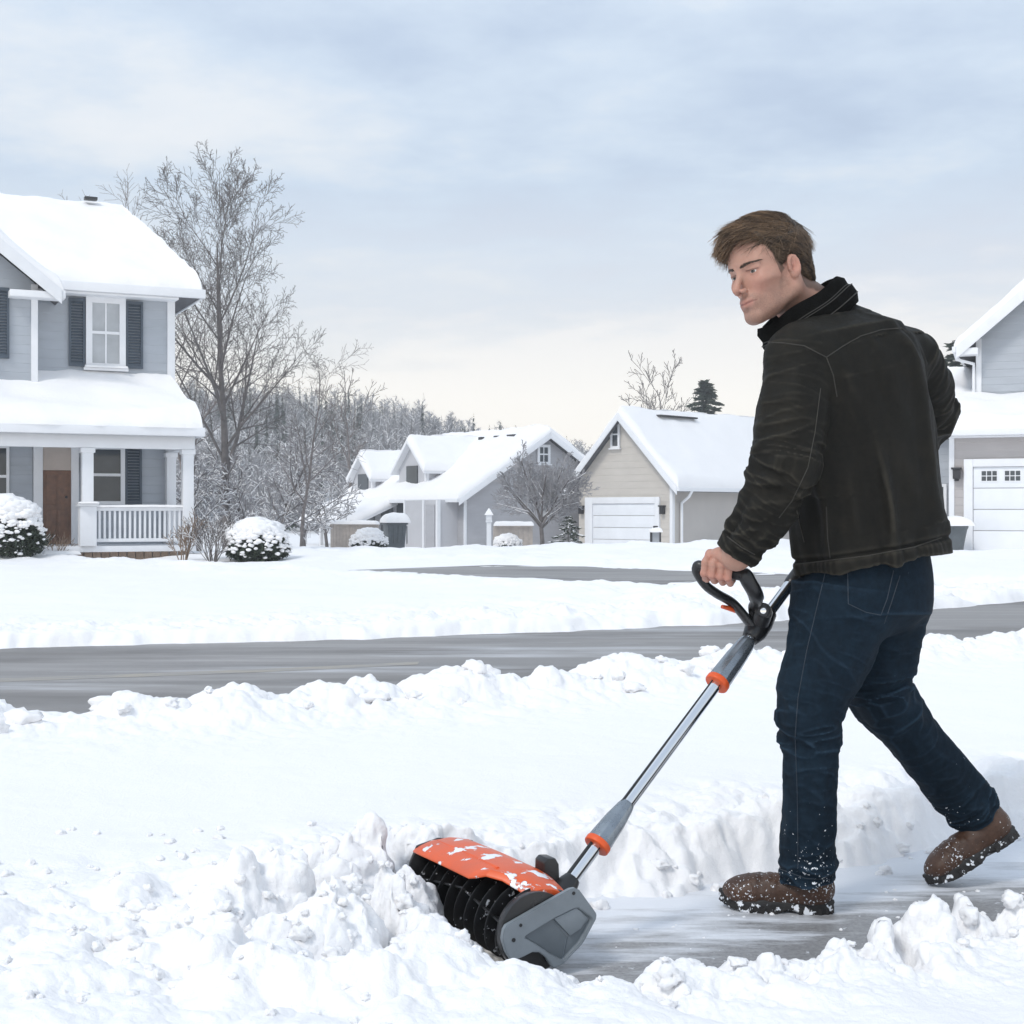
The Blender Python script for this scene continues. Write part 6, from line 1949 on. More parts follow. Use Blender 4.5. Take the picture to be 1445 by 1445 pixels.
def jacket_fn(p):
    d, T, th = gcyl(p, T_PTS, T_A, T_B, SIDE_T)
    # shoulders slope from the neck
    d = smin(d, sd_cone(p, NKB, SHL, 0.058, 0.082), 0.05)
    d = smin(d, sd_cone(p, NKB, SHR, 0.062, 0.080), 0.05)
    d = smin(d, sd_ell(p, atv(1206, 520, 3.43), (0.15, 0.12, 0.12)), 0.06)          # shoulder blades
    hang = np.clip((T - 0.0) / 4.5, 0, 1)
    amp = np.where(T < 5, 1.0, 0.4)
    w = folds(p, T, th, 2.6, 0.55, 3.0); w2 = folds(p, T, th, 5.5, 0.9, 8.0)
    rg = np.clip(np.sin(th * 8.0 + 0.35 * T + 2.4 * folds(p, T, th, 0.9, 0.45, 14.0)), 0, 1) ** 3 * np.clip(0.60 + 1.3 * folds(p, T, th, 1.6, 0.5, 23.0), 0, 1)
    fall = np.interp(T, [0, 1, 3, 4.6, 5, 7], [0.55, 0.8, 1.0, 0.8, 0.25, 0.1])
    d = d - (0.008 * w * amp + 0.0035 * w2 * amp + 0.021 * rg * fall)
    # diagonal pull from the arm towards the hem
    dg = pn3(np.stack([(p[:, 0] * 0.8 + p[:, 2] * 0.45) * 17, p[:, 1] * 4, (p[:, 2] - p[:, 0]) * 2.2], 1))
    d = d - 0.0060 * dg * amp
    # waistband: gathered hem
    hem = np.exp(-((T - 0.40) / 0.07) ** 2) * 0.0075
    band = sstep(0.42, 0.32, T)
    d = d + hem - band * (0.0006 * np.sin(th * 60 + 9 * w) + 0.0015 * w2)
    # sleeves
    dl, tl, hl = gcyl(p, [SHL, SHL * 0.5 + ELL * 0.5 + A_((-0.004, -0.01, 0.0)), ELL, ELL * 0.5 + WRL * 0.5 + A_((0.006, 0.004, -0.012)), WRL], [0.088, 0.087, 0.078, 0.068, 0.050], [0.092, 0.088, 0.076, 0.066, 0.050], (0.8, -0.6, 0.1))
    a = 0.35 + 0.9 * np.exp(-((tl - 2.15) / 0.55) ** 2) + 0.9 * np.exp(-((tl - 3.6) / 0.4) ** 2)
    dl = dl - a * (0.0105 * rings(tl, hl, 3.0, 2.0) + 0.0050 * rings(tl, hl, 6.0, 5.0)) - 0.009 * folds(p, tl, hl, 1.6, 1.0, 4.0)
    cuff = np.exp(-((tl - 3.70) / 0.045) ** 2) * 0.005
    dl = dl + cuff
    d = smin(d, sd_sph(p, SHL + A_((0.0, 0.0, -0.015)), 0.088), 0.03)
    d = smin(d, dl, 0.007)
    dr, tr_, hr_ = gcyl(p, [SHR, SHR * 0.5 + ELR * 0.5 + A_((0.012, 0, 0.004)), ELR, ELR * 0.5 + WRR * 0.5, WRR], [0.082, 0.080, 0.068, 0.060, 0.048], [0.085, 0.080, 0.068, 0.060, 0.048], (0.7, -0.7, 0.1))
    a = 0.4 + 0.9 * np.exp(-((tr_ - 2.0) / 0.6) ** 2)
    dr = dr - a * (0.011 * rings(tr_, hr_, 3.4, 9.0) + 0.005 * rings(tr_, hr_, 7.0, 1.0))
    d = smin(d, dr, 0.016)
    return d

def build_jacket():
    V, Q = sculpt(jacket_fn, atv(1000, 815, 3.4) * A_((1, 0, 1)) + A_((0.0, 3.12, 0)), A_((1.20, 3.90, 1.58)), 0.0034)
    V = smooth_mesh(V, Q, 1, 0.5)
    j = world_build('jacket', V, Q, M['jacket'], MAN)
    bvh = BVHTree.FromPolygons([Vector(map(float, v)) for v in V], [tuple(map(int, q)) for q in Q])
    # collar: a standing band round the neck, open at the throat
    cb = atv(1140, 450, 3.462); axis = np.array((-0.56, -0.06, 0.83)); axis /= np.linalg.norm(axis)
    fwd = np.array((-0.80, 0.36, -0.35)); Rm = rotm(axis, fwd)
    ax, fw = Rm[:, 0], Rm[:, 1]; sd = np.cross(ax, fw)
    n = 72; prof = []
    vs = []; fs = []
    for k in range(n + 1):
        ph = math.radians(22) + (2 * math.pi - math.radians(44)) * k / n            # 0 = throat
        c, s = math.cos(ph), math.sin(ph)
        back = 0.5 - 0.5 * c
        rb = 0.094 + 0.004 * back; rt = 0.088 + 0.004 * (1 - back)
        hgt = 0.054 + 0.004 * back + 0.004 * math.sin(ph * 5)
        base = cb + fw * (c * (rb + 0.018)) + sd * (s * rb) - ax * (0.030 + 0.022 * (1 - back))
        top = cb + fw * (c * (rt + 0.026)) + sd * (s * rt * 0.98) + ax * hgt * 0.75
        out = fw * c + sd * s
        th_ = 0.0075
        fold = ax * (-0.010)
        ring = [base + out * th_, base * 0.72 + top * 0.28 + out * (th_ + 0.010), base * 0.40 + top * 0.60 + out * (th_ + 0.0095), base * 0.34 + top * 0.66 + out * (th_ + 0.002), base * 0.10 + top * 0.90 + out * (th_ + 0.003), top + ax * 0.005,
                top - out * th_ * 0.8, base * 0.4 + top * 0.6 - out * th_, base - out * th_]
        vs += ring; m = len(ring)
    for k in range(n):
        for q in range(m):
            fs.append((k * m + q, k * m + (q + 1) % m, (k + 1) * m + (q + 1) % m, (k + 1) * m + q))
    mb = MB(); mb.add(vs, fs + [tuple(range(m))[::-1], tuple(range(n * m, n * m + m))])
    co = mb.build('collar', M['collar'], j, smooth=True, sharp=70, world=True)
    ms = MB()
    for q, rr in ((1, 0.0016), (2, 0.0014), (3, 0.0018)):
        ms.tube([vs[k * m + q] for k in range(n + 1)], rr, 5)
    ms.build('collar_seam', M['collar_edge'], co, smooth=True, world=True)
    # seams: lines laid on the jacket's surface
    def seam(pix, name='seam', par=j, rad=0.0016, tree=bvh, mat='seam'):
        pts = []
        for (x0, y0), (x1, y1) in zip(pix[:-1], pix[1:]):
            st = max(2, int(math.hypot(x1 - x0, y1 - y0) / 5))
            for i in range(st):
                f = i / st; px = x0 + (x1 - x0) * f; py = y0 + (y1 - y0) * f
                d = Vector(((px - 722.5) / F, 1, -(py - 722.5) / F)).normalized()
                h = tree.ray_cast(Vector((0, 0, CZ)), d)
                if h[0] is not None: pts.append(h[0] - d * 0.0004)
        if len(pts) > 2: MB().tube(pts, rad, 5).build(name, M[mat], par, smooth=True, world=True)
    seam([(1084, 483), (1105, 484), (1135, 488), (1166, 504), (1190, 488), (1215, 474), (1245, 465), (1272, 463), (1284, 472)], 'yoke_seam')
    seam([(1166, 504), (1176, 530), (1182, 565)], 'armhole_seam')
    seam([(1158, 548), (1150, 610), (1140, 660), (1118, 706), (1096, 735)], 'sleeve_seam', rad=0.0012)
    seam([(1026, 757), (1046, 772), (1070, 785)], 'cuff_seam')
    seam([(1117, 797), (1160, 792), (1225, 784), (1290, 772), (1333, 757)], 'hem_seam')
    seam([(1124, 720), (1130, 745), (1136, 770)], 'pocket_seam')
    seam([(1166, 715), (1168, 760), (1172, 793)], 'side_seam', rad=0.0012)
    return bvh, seam
JBVH, seam = build_jacket()

# ---- jeans
HPL, KNL, ANL = atv(1188, 838, 3.43), atv(1141, 1012, 3.405), atv(1140, 1236, 3.432)
HPR, KNR, ANR = atv(1250, 840, 3.58), atv(1246, 985, 3.60), atv(1366, 1132, 3.715)
def jeans_fn(p):
    d = sd_ell(p, atv(1224, 812, 3.50), (0.148, 0.150, 0.150))
    d = smin(d, sd_ell(p, atv(1256, 840, 3.50), (0.078, 0.10, 0.085)), 0.05)
    d = smin(d, sd_ell(p, atv(1205, 850, 3.42), (0.105, 0.10, 0.10)), 0.05)
    P = [HPL, atv(1172, 910, 3.415), atv(1150, 970, 3.405), KNL, atv(1144, 1062, 3.412), atv(1143, 1130, 3.422), atv(1140, 1195, 3.430), atv(1140, 1240, 3.434)]
    a, T, th = gcyl(p, P, [0.119, 0.104, 0.088, 0.077, 0.064, 0.063, 0.066, 0.067], [0.118, 0.108, 0.094, 0.084, 0.072, 0.072, 0.074, 0.074], (1, 0, 0))
    kn = np.exp(-((T - 3.4) / 0.7) ** 2); hm = np.exp(-((T - 6.6) / 0.5) ** 2); tp = np.exp(-((T - 0.3) / 0.8) ** 2)
    a = a - (0.30 + kn + 0.8 * hm + 0.5 * tp) * (0.0105 * rings(T, th, 1.9, 4.0) + 0.0055 * rings(T, th, 4.3, 7.0)) - 0.0065 * folds(p, T, th, 1.6, 0.8, 2.0)
    a = a + 0.004 * np.exp(-((T - 6.25) / 0.12) ** 2)
    P2 = [HPR, atv(1241, 905, 3.59), atv(1238, 955, 3.60), KNR, atv(1288, 1038, 3.64), atv(1330, 1088, 3.68), atv(1362, 1128, 3.712), atv(1376, 1144, 3.722)]
    b, T2, th2 = gcyl(p, P2, [0.116, 0.102, 0.088, 0.080, 0.071, 0.071, 0.073, 0.073], [0.118, 0.104, 0.090, 0.082, 0.074, 0.073, 0.074, 0.073], (1, 0, 0.3))
    kn = np.exp(-((T2 - 3.0) / 0.7) ** 2); hm = np.exp(-((T2 - 6.3) / 0.6) ** 2)
    b = b - (0.30 + 1.1 * kn + 0.9 * hm) * (0.0110 * rings(T2, th2, 2.0, 11.0) + 0.0055 * rings(T2, th2, 4.4, 3.0)) - 0.0065 * folds(p, T2, th2, 1.6, 0.8, 6.0)
    legs = smin(a, b, 0.016)
    wz, _, _ = gcyl(p, [atv(1220, 862, 3.48), atv(1222, 765, 3.485)], [0.192, 0.176], [0.146, 0.134], SIDE_T)
    d = smin(d, wz, 0.03)
    d = smin(d, legs, 0.03)
    return d
def build_jeans():
    V, Q = sculpt(jeans_fn, A_((0.55, 3.22, 0.06)), A_((1.32, 3.92, 1.03)), 0.0036)
    V = smooth_mesh(V, Q, 1, 0.5)
    o = world_build('jeans', V, Q, M['jeans'], MAN)
    bvh = BVHTree.FromPolygons([Vector(map(float, v)) for v in V], [tuple(map(int, q)) for q in Q])
    M['jean_seam'] = mat_plain('jeans_stitching', (0.022, 0.032, 0.046), 0.7, var=0.4, scale=60)
    def s(pix, name, rad=0.0011): seam(pix, name, o, rad, bvh, 'jean_seam')
    s([(1165, 806), (1152, 860), (1138, 920), (1126, 985), (1122, 1040), (1125, 1120), (1126, 1200), (1126, 1230)], 'side_seam')
    s([(1196, 800), (1197, 852), (1222, 864), (1243, 868), (1252, 845), (1262, 800)], 'pocket')
    s([(1270, 812), (1258, 850), (1246, 885)], 'back_seam')
    s([(1100, 1226), (1138, 1240), (1177, 1241)], 'hem_stitch')
build_jeans()

# ---- boots: built in foot space (x forward to the toe, y left, z up, origin under the ankle on the ground)
def boot_fn(q):
    x, y, z = q.T
    d = sd_cone(q, (-0.030, 0, 0.075), (-0.022, 0, 0.20), 0.052, 0.064)                    # shaft
    d = smin(d, sd_ell(q, (-0.026, 0, 0.058), (0.062, 0.043, 0.050)), 0.03)
    d = smin(d, sd_ell(q, (0.075, 0.002, 0.052), (0.105, 0.046, 0.046)), 0.03)
    d = smin(d, sd_ell(q, (0.145, 0.004, 0.048), (0.058, 0.049, 0.034)), 0.025)
    d = smax(d, 0.026 - z, 0.004)
    cr = pn3(np.stack([x * 60, y * 14, z * 40], 1))
    bend = np.exp(-((x - 0.085) / 0.03) ** 2) + 0.8 * np.exp(-((z - 0.11) / 0.03) ** 2)
    d = d - 0.0034 * cr * bend - 0.0012 * pn3(q * 38)
    d = d - 0.0018 * np.exp(-((x - 0.118 - 0.35 * (z - 0.05)) / 0.0025) ** 2) * (x > 0.08)      # toe-cap seam
    return d
def sole_outline(n=56):
    out = []
    for k in range(n):
        a = 2 * math.pi * k / n
        x = 0.061 + 0.150 * math.cos(a)
        w = np.interp(x, [-0.089, -0.06, -0.02, 0.03, 0.10, 0.15, 0.19, 0.211], [0.030, 0.041, 0.040, 0.040, 0.050, 0.051, 0.040, 0.016])
        s = math.sin(a)
        y = math.copysign(min(1.0, abs(s) ** 0.55), s) * w if abs(s) > 1e-6 else 0
        out.append((x, y))
    return out
def boot(label, O, fx, uz):
    """O: world point under the ankle; fx: toe direction; uz: up of the foot"""
    Rm = rotm(fx, uz); Rm = np.stack([Rm[:, 0], np.cross(Rm[:, 1], Rm[:, 0]), Rm[:, 1]], 1)
    V, Q = sculpt(boot_fn, (-0.11, -0.085, 0.015), (0.225, 0.085, 0.20), 0.0028)
    V = smooth_mesh(V, Q, 1, 0.5)
    W = lambda q: (np.asarray(q, f32) * 0.915) @ Rm.T + O
    b = world_build('boot', W(V), Q, M['boot'], MAN)
    ol = sole_outline(); n = len(ol)
    def ring(sc, z0, z1):
        return [(0.061 + (x - 0.061) * sc, y * sc, z0 if x > 0.02 else z1) for x, y in ol]
    mb = MB()
    rs = [ring(0.97, 0.0, 0.0), ring(1.0, 0.005, 0.004), ring(1.0, 0.020, 0.024), ring(1.015, 0.024, 0.028), ring(1.0, 0.031, 0.034), ring(0.93, 0.036, 0.038)]
    vs = [p for r_ in rs for p in r_]
    # arch: lift the underside between heel and ball
    vs2 = []
    for (x, y, z) in vs:
        if z < 0.012:
            z = z + 0.013 * math.exp(-((x - 0.022) / 0.022) ** 4)
        z = z + 0.018 * max(0, (x - 0.13) / 0.08) ** 2
        vs2.append(tuple(W([(x, y, z)])[0]))
    fs = [(i * n + k, i * n + (k + 1) % n, (i + 1) * n + (k + 1) % n, (i + 1) * n + k) for i in range(len(rs) - 1) for k in range(n)]
    fs += [tuple(range(n - 1, -1, -1)), tuple(range(5 * n, 6 * n))]
    # tread lugs along the edge
    mb.add(vs2, fs)
    so = mb.build('sole', M['sole'], b, smooth=True, sharp=45, world=True)
    lg = MB(); ii = range(0, n, 2)
    for k in ii:
        x, y = ol[k]
        if 0.0 < x < 0.045: continue
        zz = 0.018 * max(0, (x - 0.13) / 0.08) ** 2
        c = np.array((0.061 + (x - 0.061) * 0.975, y * 0.965))
        L = 0.0045
        bx = [(c[0] - L, c[1] - L, zz + 0.0005), (c[0] + L, c[1] - L, zz + 0.0005), (c[0] + L, c[1] + L, zz + 0.0005), (c[0] - L, c[1] + L, zz + 0.0005)]
        bx += [(a_, b_, zz + 0.017) for a_, b_, _ in bx]
        lg.add([tuple(W([v])[0]) for v in bx], [(0, 3, 2, 1), (4, 5, 6, 7), (0, 1, 5, 4), (1, 2, 6, 5), (2, 3, 7, 6), (3, 0, 4, 7)])
    lg.build('tread', M['sole'], so, world=True)
    return b
hl_ = atv(1178, 1290, 3.415); OL = A_((hl_[0] - 0.080, 3.44, 0.002))
boot('left', OL, (-0.97, 0.20, 0.0), (0, 0, 1))
toe = atv(1332, 1246, 3.67); hee = atv(1436, 1180, 3.70)
fxr = (toe - hee) / np.linalg.norm(toe - hee)
upr = np.cross(fxr, np.array((0.25, 1.0, 0.0))); upr = upr if upr[2] > 0 else -upr
OR_ = hee + fxr * 0.078
boot('right', OR_, fxr, upr)

# ---- left hand closed round the grip
GA, GB = atv(986, 799, 3.425), atv(1050, 812, 3.375)      # ends of the grip bar
def hand_parts():
    gx = (GB - GA) / np.linalg.norm(GB - GA)                 # along the bar towards his body
    cam_dir = -A_((0.14, 1.0, -0.02)); cam_dir -= gx * (cam_dir @ gx); cam_dir /= np.linalg.norm(cam_dir)
    upv = np.cross(gx, cam_dir); upv = upv if upv[2] > 0 else -upv
    c0 = GA * 0.5 + GB * 0.5
    return gx, cam_dir, upv, c0
HGX, HCAM, HUP, HC0 = hand_parts()
def on_bar(s, r, ang):
    """point at distance s along the bar from its middle, radius r, angle from up towards the camera"""
    a = R(ang)
    return HC0 + HGX * s + HUP * (r * math.cos(a)) + HCAM * (r * math.sin(a))
wr = WRL + (WRL - ELL) / np.linalg.norm(WRL - ELL) * 0.012
FING = []
for i, (s, rad, k) in enumerate([(-0.033, 0.0094, 1.0), (-0.0125, 0.0098, 1.06), (0.0085, 0.0094, 1.0), (0.0275, 0.0083, 0.86)]):
    sp = s * 0.98
    FING.append(([on_bar(sp + 0.002, 0.034 * k + 0.002, 22 - i * 3), on_bar(sp, 0.0330, 66), on_bar(sp, 0.0285, 120), on_bar(sp + 0.001, 0.0255, 178), on_bar(sp + 0.002, 0.0235, 222)], rad))
def hand_fn(p):
    kn = [f[0][0] for f in FING]
    d = None
    # metacarpals fan from the wrist to the knuckles and make the back of the hand
    for i, (f, rad) in enumerate(FING):
        wv = wr + HGX * (0.010 * (i - 1.5)) + HUP * 0.0
        m = wv * 0.45 + f[0] * 0.55 + HUP * 0.003
        e = sd_chain(p, [wv, m, f[0]], [0.0185, 0.0150, rad * 1.18], 0.01)
        d = e if d is None else smin(d, e, 0.012)
    d = smin(d, sd_ell(p, HC0 + HUP * 0.022 - HCAM * 0.004 + HGX * 0.002, (0.030, 0.020, 0.016)), 0.012)       # palm on the bar
    d = smin(d, sd_cone(p, wr - (WRL - ELL) / np.linalg.norm(WRL - ELL) * 0.03, wr, 0.030, 0.026), 0.02)
    for i, (f, rad) in enumerate(FING):
        e = sd_chain(p, f, [rad * 1.16, rad * 1.05, rad * 0.98, rad * 0.92, rad * 0.80], 0.004)
        e = smin(e, sd_sph(p, f[0] + HUP * 0.0015 + HCAM * 0.001, rad * 1.16), 0.006)
        d = smin(d, e, 0.0035)
    # thumb on the far side, closing under the bar
    th = [wr + HGX * -0.008 - HCAM * 0.012, on_bar(-0.020, 0.038, -55), on_bar(-0.036, 0.034, -105), on_bar(-0.040, 0.029, -150)]
    d = smin(d, sd_chain(p, th, [0.019, 0.0145, 0.0115, 0.0095], 0.006), 0.008)
    w = pn3(p * 95); w2 = pn3(p * 240)
    return d - 0.0005 * w - 0.00025 * w2
def build_body():
    # one skin: trunk and limbs under the clothes, head and neck, both hands
    def trunk(p):
        d, _, _ = gcyl(p, T_PTS[1:], [a * 0.78 for a in T_A[1:]], [b * 0.78 for b in T_B[1:]], SIDE_T)
        d = smin(d, sd_chain(p, [SHL, ELL, WRL, wr], [0.062, 0.05, 0.036, 0.027], 0.02), 0.04)
        d = smin(d, sd_chain(p, [SHR, ELR, WRR], [0.045, 0.04, 0.032], 0.02), 0.04)
        d = smin(d, sd_cone(p, NKB, SHL, 0.055, 0.062), 0.04); d = smin(d, sd_cone(p, NKB, SHR, 0.045, 0.045), 0.03)
        d = smin(d, sd_ell(p, atv(1230, 812, 3.50), (0.11, 0.11, 0.11)), 0.05)
        d = smin(d, sd_chain(p, [HPL, KNL, ANL, OL + A_((0, 0, 0.06)), OL + A_((-0.12, 0.02, 0.05))], [0.092, 0.056, 0.036, 0.030, 0.024], 0.02), 0.04)
        Rf = OR_ + upr / np.linalg.norm(upr) * 0.06
        d = smin(d, sd_chain(p, [HPR, KNR, ANR, Rf, Rf + fxr * 0.12], [0.090, 0.056, 0.036, 0.030, 0.024], 0.02), 0.04)
        return d
    tv, tq = sculpt(trunk, A_((0.42, 3.15, 0.0)), A_((1.36, 3.95, 1.56)), 0.010)
    hv, hq = sculpt(hand_fn, np.minimum.reduce([GA, GB, wr]) - 0.07, np.maximum.reduce([GA, GB, wr]) + 0.07, 0.0015)
    hv = smooth_mesh(hv, hq, 1, 0.4)
    # colour of the hand: redder knuckles and fingertips
    kn = np.stack([f[0][1] * 0.35 + f[0][0] * 0.65 for f in FING] + [f[0][2] for f in FING])
    dk = np.min(np.linalg.norm(hv[:, None] - kn[None], axis=2), axis=1)
    hc = np.repeat(np.array((0.43, 0.245, 0.185), f32)[None], len(hv), 0)
    wk = (0.55 * np.exp(-(dk / 0.014) ** 2) + 0.18)[:, None]
    hc = hc * (1 - wk) + np.array((0.50, 0.20, 0.155), f32) * wk
    # right hand round the top of the shaft
    RH = atv(1152, 775, 3.66); sx = A_((0.59, 0.47, 0.65)); sx /= np.linalg.norm(sx)
    b1 = np.cross(sx, A_((0, 0, 1))); b1 /= np.linalg.norm(b1); b2 = np.cross(sx, b1)
    def rh(p):
        d = sd_ell(p, RH + b1 * -0.030, (0.026, 0.026, 0.042))
        for i in range(4):
            c = RH + sx * (0.03 - 0.02 * i)
            pts = [c + 0.031 * (b1 * math.cos(R(a)) + b2 * math.sin(R(a))) for a in (170, 115, 60, 5, -40)]
            d = smin(d, sd_chain(p, pts, [0.0105, 0.0098, 0.0092, 0.0088, 0.0078], 0.004), 0.004)
            pts = None
        d = smin(d, sd_chain(p, [RH - b1 * 0.03 + sx * 0.03, RH + b2 * -0.034 + sx * 0.045, RH + b1 * 0.02 - b2 * 0.028 + sx * 0.05], [0.014, 0.012, 0.0095], 0.006), 0.008)
        d = smin(d, sd_cone(p, RH - b1 * 0.03, WRR, 0.026, 0.030), 0.02)
        return d
    rv, rq = sculpt(rh, np.minimum(RH, WRR) - 0.08, np.maximum(RH, WRR) + 0.08, 0.0024)
    hwV = h2w(HV)
    V = np.concatenate([hwV, hv, rv, tv]); o1 = len(hwV); o2 = o1 + len(hv); o3 = o2 + len(rv)
    Q = np.concatenate([HQ, hq + o1, rq + o2, tq + o3])
    sk = np.repeat(np.array((0.43, 0.245, 0.185), f32)[None], len(rv) + len(tv), 0)
    o = world_build('body', V, Q, M['skin'], MAN)
    set_color(o, np.concatenate([HCOL, hc, sk]))
HV, HQ, HCOL = build_head()
HEAD_BVH = BVHTree.FromPolygons([Vector(map(float, v)) for v in HV], [tuple(map(int, q)) for q in HQ])
build_body()
build_hair(MAN)
build_eyes(MAN)

# ------------------------------------------------------------------ cordless power shovel
def mat_machine_plastic(name, col, rough=0.42, snow=0.0, scale=30):
    m = MT(name, rough, col, spec=0.5)
    n = m.noise(9, 6, 0.65); n2 = m.noise(160, 4, 0.7)
    c = m.ramp(n, [(0.3, tuple(x * 0.82 for x in col)), (0.7, tuple(min(1, x * 1.12) for x in col))])
    sc = m.noise(30, 6, 0.7, m.coords((1, 8, 3)))
    c = m.mix(m.ramp(sc, [(0.68, 0.0), (0.76, 0.25)]), c, tuple(min(1, x * 1.5 + 0.08) for x in col))
    nb = m.bump(n2, 0.15, 0.001)
    if snow:
        sn = m.noise(scale, 4, 0.55); f = m.ramp(sn, [(snow, 0.0), (snow + 0.025, 1.0)])
        c = m.mix(f, c, (0.85, 0.86, 0.89)); nb = m.bump(f, 0.7, 0.004, nb)
    return m.out(Base_Color=c, Roughness=m.ramp(n, [(0.3, rough - 0.1), (0.7, rough + 0.12)]), Normal=nb)
M['orange'] = mat_machine_plastic('orange_plastic', (0.72, 0.105, 0.022), 0.38, 0.575, 20)
M['orange_clean'] = mat_machine_plastic('orange_ring_plastic', (0.72, 0.095, 0.015), 0.4)
M['grey_plastic'] = mat_machine_plastic('grey_plastic', (0.20, 0.225, 0.245), 0.45)
M['grey_dark'] = mat_machine_plastic('darker_grey_plastic', (0.115, 0.135, 0.150), 0.4)
M['black_plastic'] = mat_machine_plastic('black_plastic', (0.016, 0.016, 0.017), 0.33)
M['black_rubber'] = mat_machine_plastic('black_rubber_paddle', (0.012, 0.012, 0.013), 0.5, 0.645, 60)
def mat_chrome():
    m = MT('polished_tube', 0.06, (0.78, 0.78, 0.78), metal=1.0)
    n = m.noise(90, 4, 0.6)
    return m.out(Roughness=m.ramp(n, [(0.3, 0.04), (0.7, 0.10)]))
M['chrome'] = mat_chrome()
M['clamp'] = mat_plain('brushed_grey_clamp', (0.26, 0.29, 0.32), 0.28, 0.75, 0.12, 40)

MX = Vector((0.0701, 2.95, 0.0)); MR = math.atan2(PD[1], PD[0])
SH = thing('power_shovel', 'orange and black cordless power shovel with grey side plate clearing the path', 'snow shovel', tuple(MX), MR)
def ml(b, a, z): return Vector((b, a, z))              # machine space: b backwards, a towards the far end, z up

# -- side plate with sunken pocket
outer = [(-0.104, 0.118), (-0.098, 0.126), (0.050, 0.181), (0.062, 0.1835), (0.074, 0.177), (0.1165, 0.121), (0.116, 0.112), (0.083, 0.064), (0.036, 0.028), (0.010, 0.0215),
         (-0.006, 0.047), (-0.022, 0.060), (-0.042, 0.0635), (-0.060, 0.056), (-0.074, 0.047), (-0.082, 0.046), (-0.098, 0.068), (-0.108, 0.098)]
inner = [(-0.060, 0.097), (0.012, 0.1255), (0.068, 0.1425), (0.108, 0.112), (0.076, 0.066), (0.036, 0.034), (0.004, 0.052), (-0.030, 0.078)]
def plate():
    bm = bmesh.new()
    N = 72
    def resample(poly, n, start):
        P = [Vector(p) for p in poly]; L = [(P[(i + 1) % len(P)] - P[i]).length for i in range(len(P))]; tot = sum(L)
        c = Vector((0.0, 0.09)); best = []
        for k in range(n):
            a = 2 * math.pi * k / n; d = Vector((math.cos(a), math.sin(a)))
            hit = None
            for i in range(len(P)):
                p, q = P[i], P[(i + 1) % len(P)]
                e = q - p; den = d.x * e.y - d.y * e.x
                if abs(den) < 1e-9: continue
                w = p - c; t = (w.x * e.y - w.y * e.x) / den; u = (w.x * d.y - w.y * d.x) / den
                if t > 0 and -1e-6 <= u <= 1 + 1e-6: hit = t if hit is None else min(hit, t)
            best.append(c + d * hit)
        return best
    O = resample(outer, N, 0); I = resample(inner, N, 0)
    def ring(P, a): return [bm.verts.new((p.x, a, p.y)) for p in P]
    fo = ring(O, -0.014); bo = ring(O, 0.0); fi = ring(I, -0.014)
    c = sum(I, Vector((0, 0))) / N
    di = ring([c + (p - c) * 0.975 for p in I], -0.0055)
    for k in range(N):
        j = (k + 1) % N
        bm.faces.new((fo[k], fo[j], fi[j], fi[k])); bm.faces.new((bo[j], bo[k], fo[k], fo[j])[::-1]); bm.faces.new((fi[k], fi[j], di[j], di[k]))
    bm.faces.new(bo)
    bm.faces.new(di)
    bmesh.ops.recalc_face_normals(bm, faces=bm.faces)
    es = [e for e in bm.edges if len(e.link_faces) == 2 and e.calc_face_angle(0) > R(35)]
    bmesh.ops.bevel(bm, geom=es, offset=0.0018, segments=2, affect='EDGES', clamp_overlap=True)
    me = bpy.data.meshes.new('side_plate'); bm.to_mesh(me); bm.free()
    me.polygons.foreach_set('use_smooth', np.ones(len(me.polygons), bool)); me.set_sharp_from_angle(angle=R(30))
    o = bpy.data.objects.new('side_plate', me); COL.objects.link(o); me.materials.append(M['grey_plastic']); o.parent = SH
    return o
pl_ = plate()
MB().prism([(-0.056, 0.0965), (0.0105, 0.1235), (0.046, 0.083), (0.034, 0.037), (0.005, 0.054), (-0.028, 0.078)], -0.0085, -0.0045).build('pocket_panel', M['grey_dark'], pl_, bevel=0.001)
MB().prism([(0.014, 0.1245), (0.067, 0.1405), (0.094, 0.116), (0.079, 0.095), (0.052, 0.0835)], -0.0115, -0.0046).build('pocket_panel', M['grey_plastic'], pl_, bevel=0.0012)
MB().prism([(0.049, 0.081), (0.080, 0.0925), (0.103, 0.112), (0.075, 0.067), (0.038, 0.037)], -0.0065, -0.0047).build('pocket_panel', M['grey_dark'], pl_, bevel=0.0008)
for b, z, r_ in ((0.059, 0.1725, 0.0038), (-0.0665, 0.1225, 0.0036), (-0.083, 0.0945, 0.0044)):
    MB().tube([ml(b, -0.0152, z), ml(b, -0.013, z)], r_, 12).build('screw_hole', M['black_plastic'], pl_)
# -- far end plate
MB().prism([(-0.110, 0.10), (-0.104, 0.150), (-0.085, 0.188), (-0.03, 0.200), (0.06, 0.185), (0.105, 0.12), (0.07, 0.03), (-0.06, 0.025), (-0.10, 0.055)], 0.462, 0.474).build('end_plate', M['black_plastic'], SH, bevel=0.004)
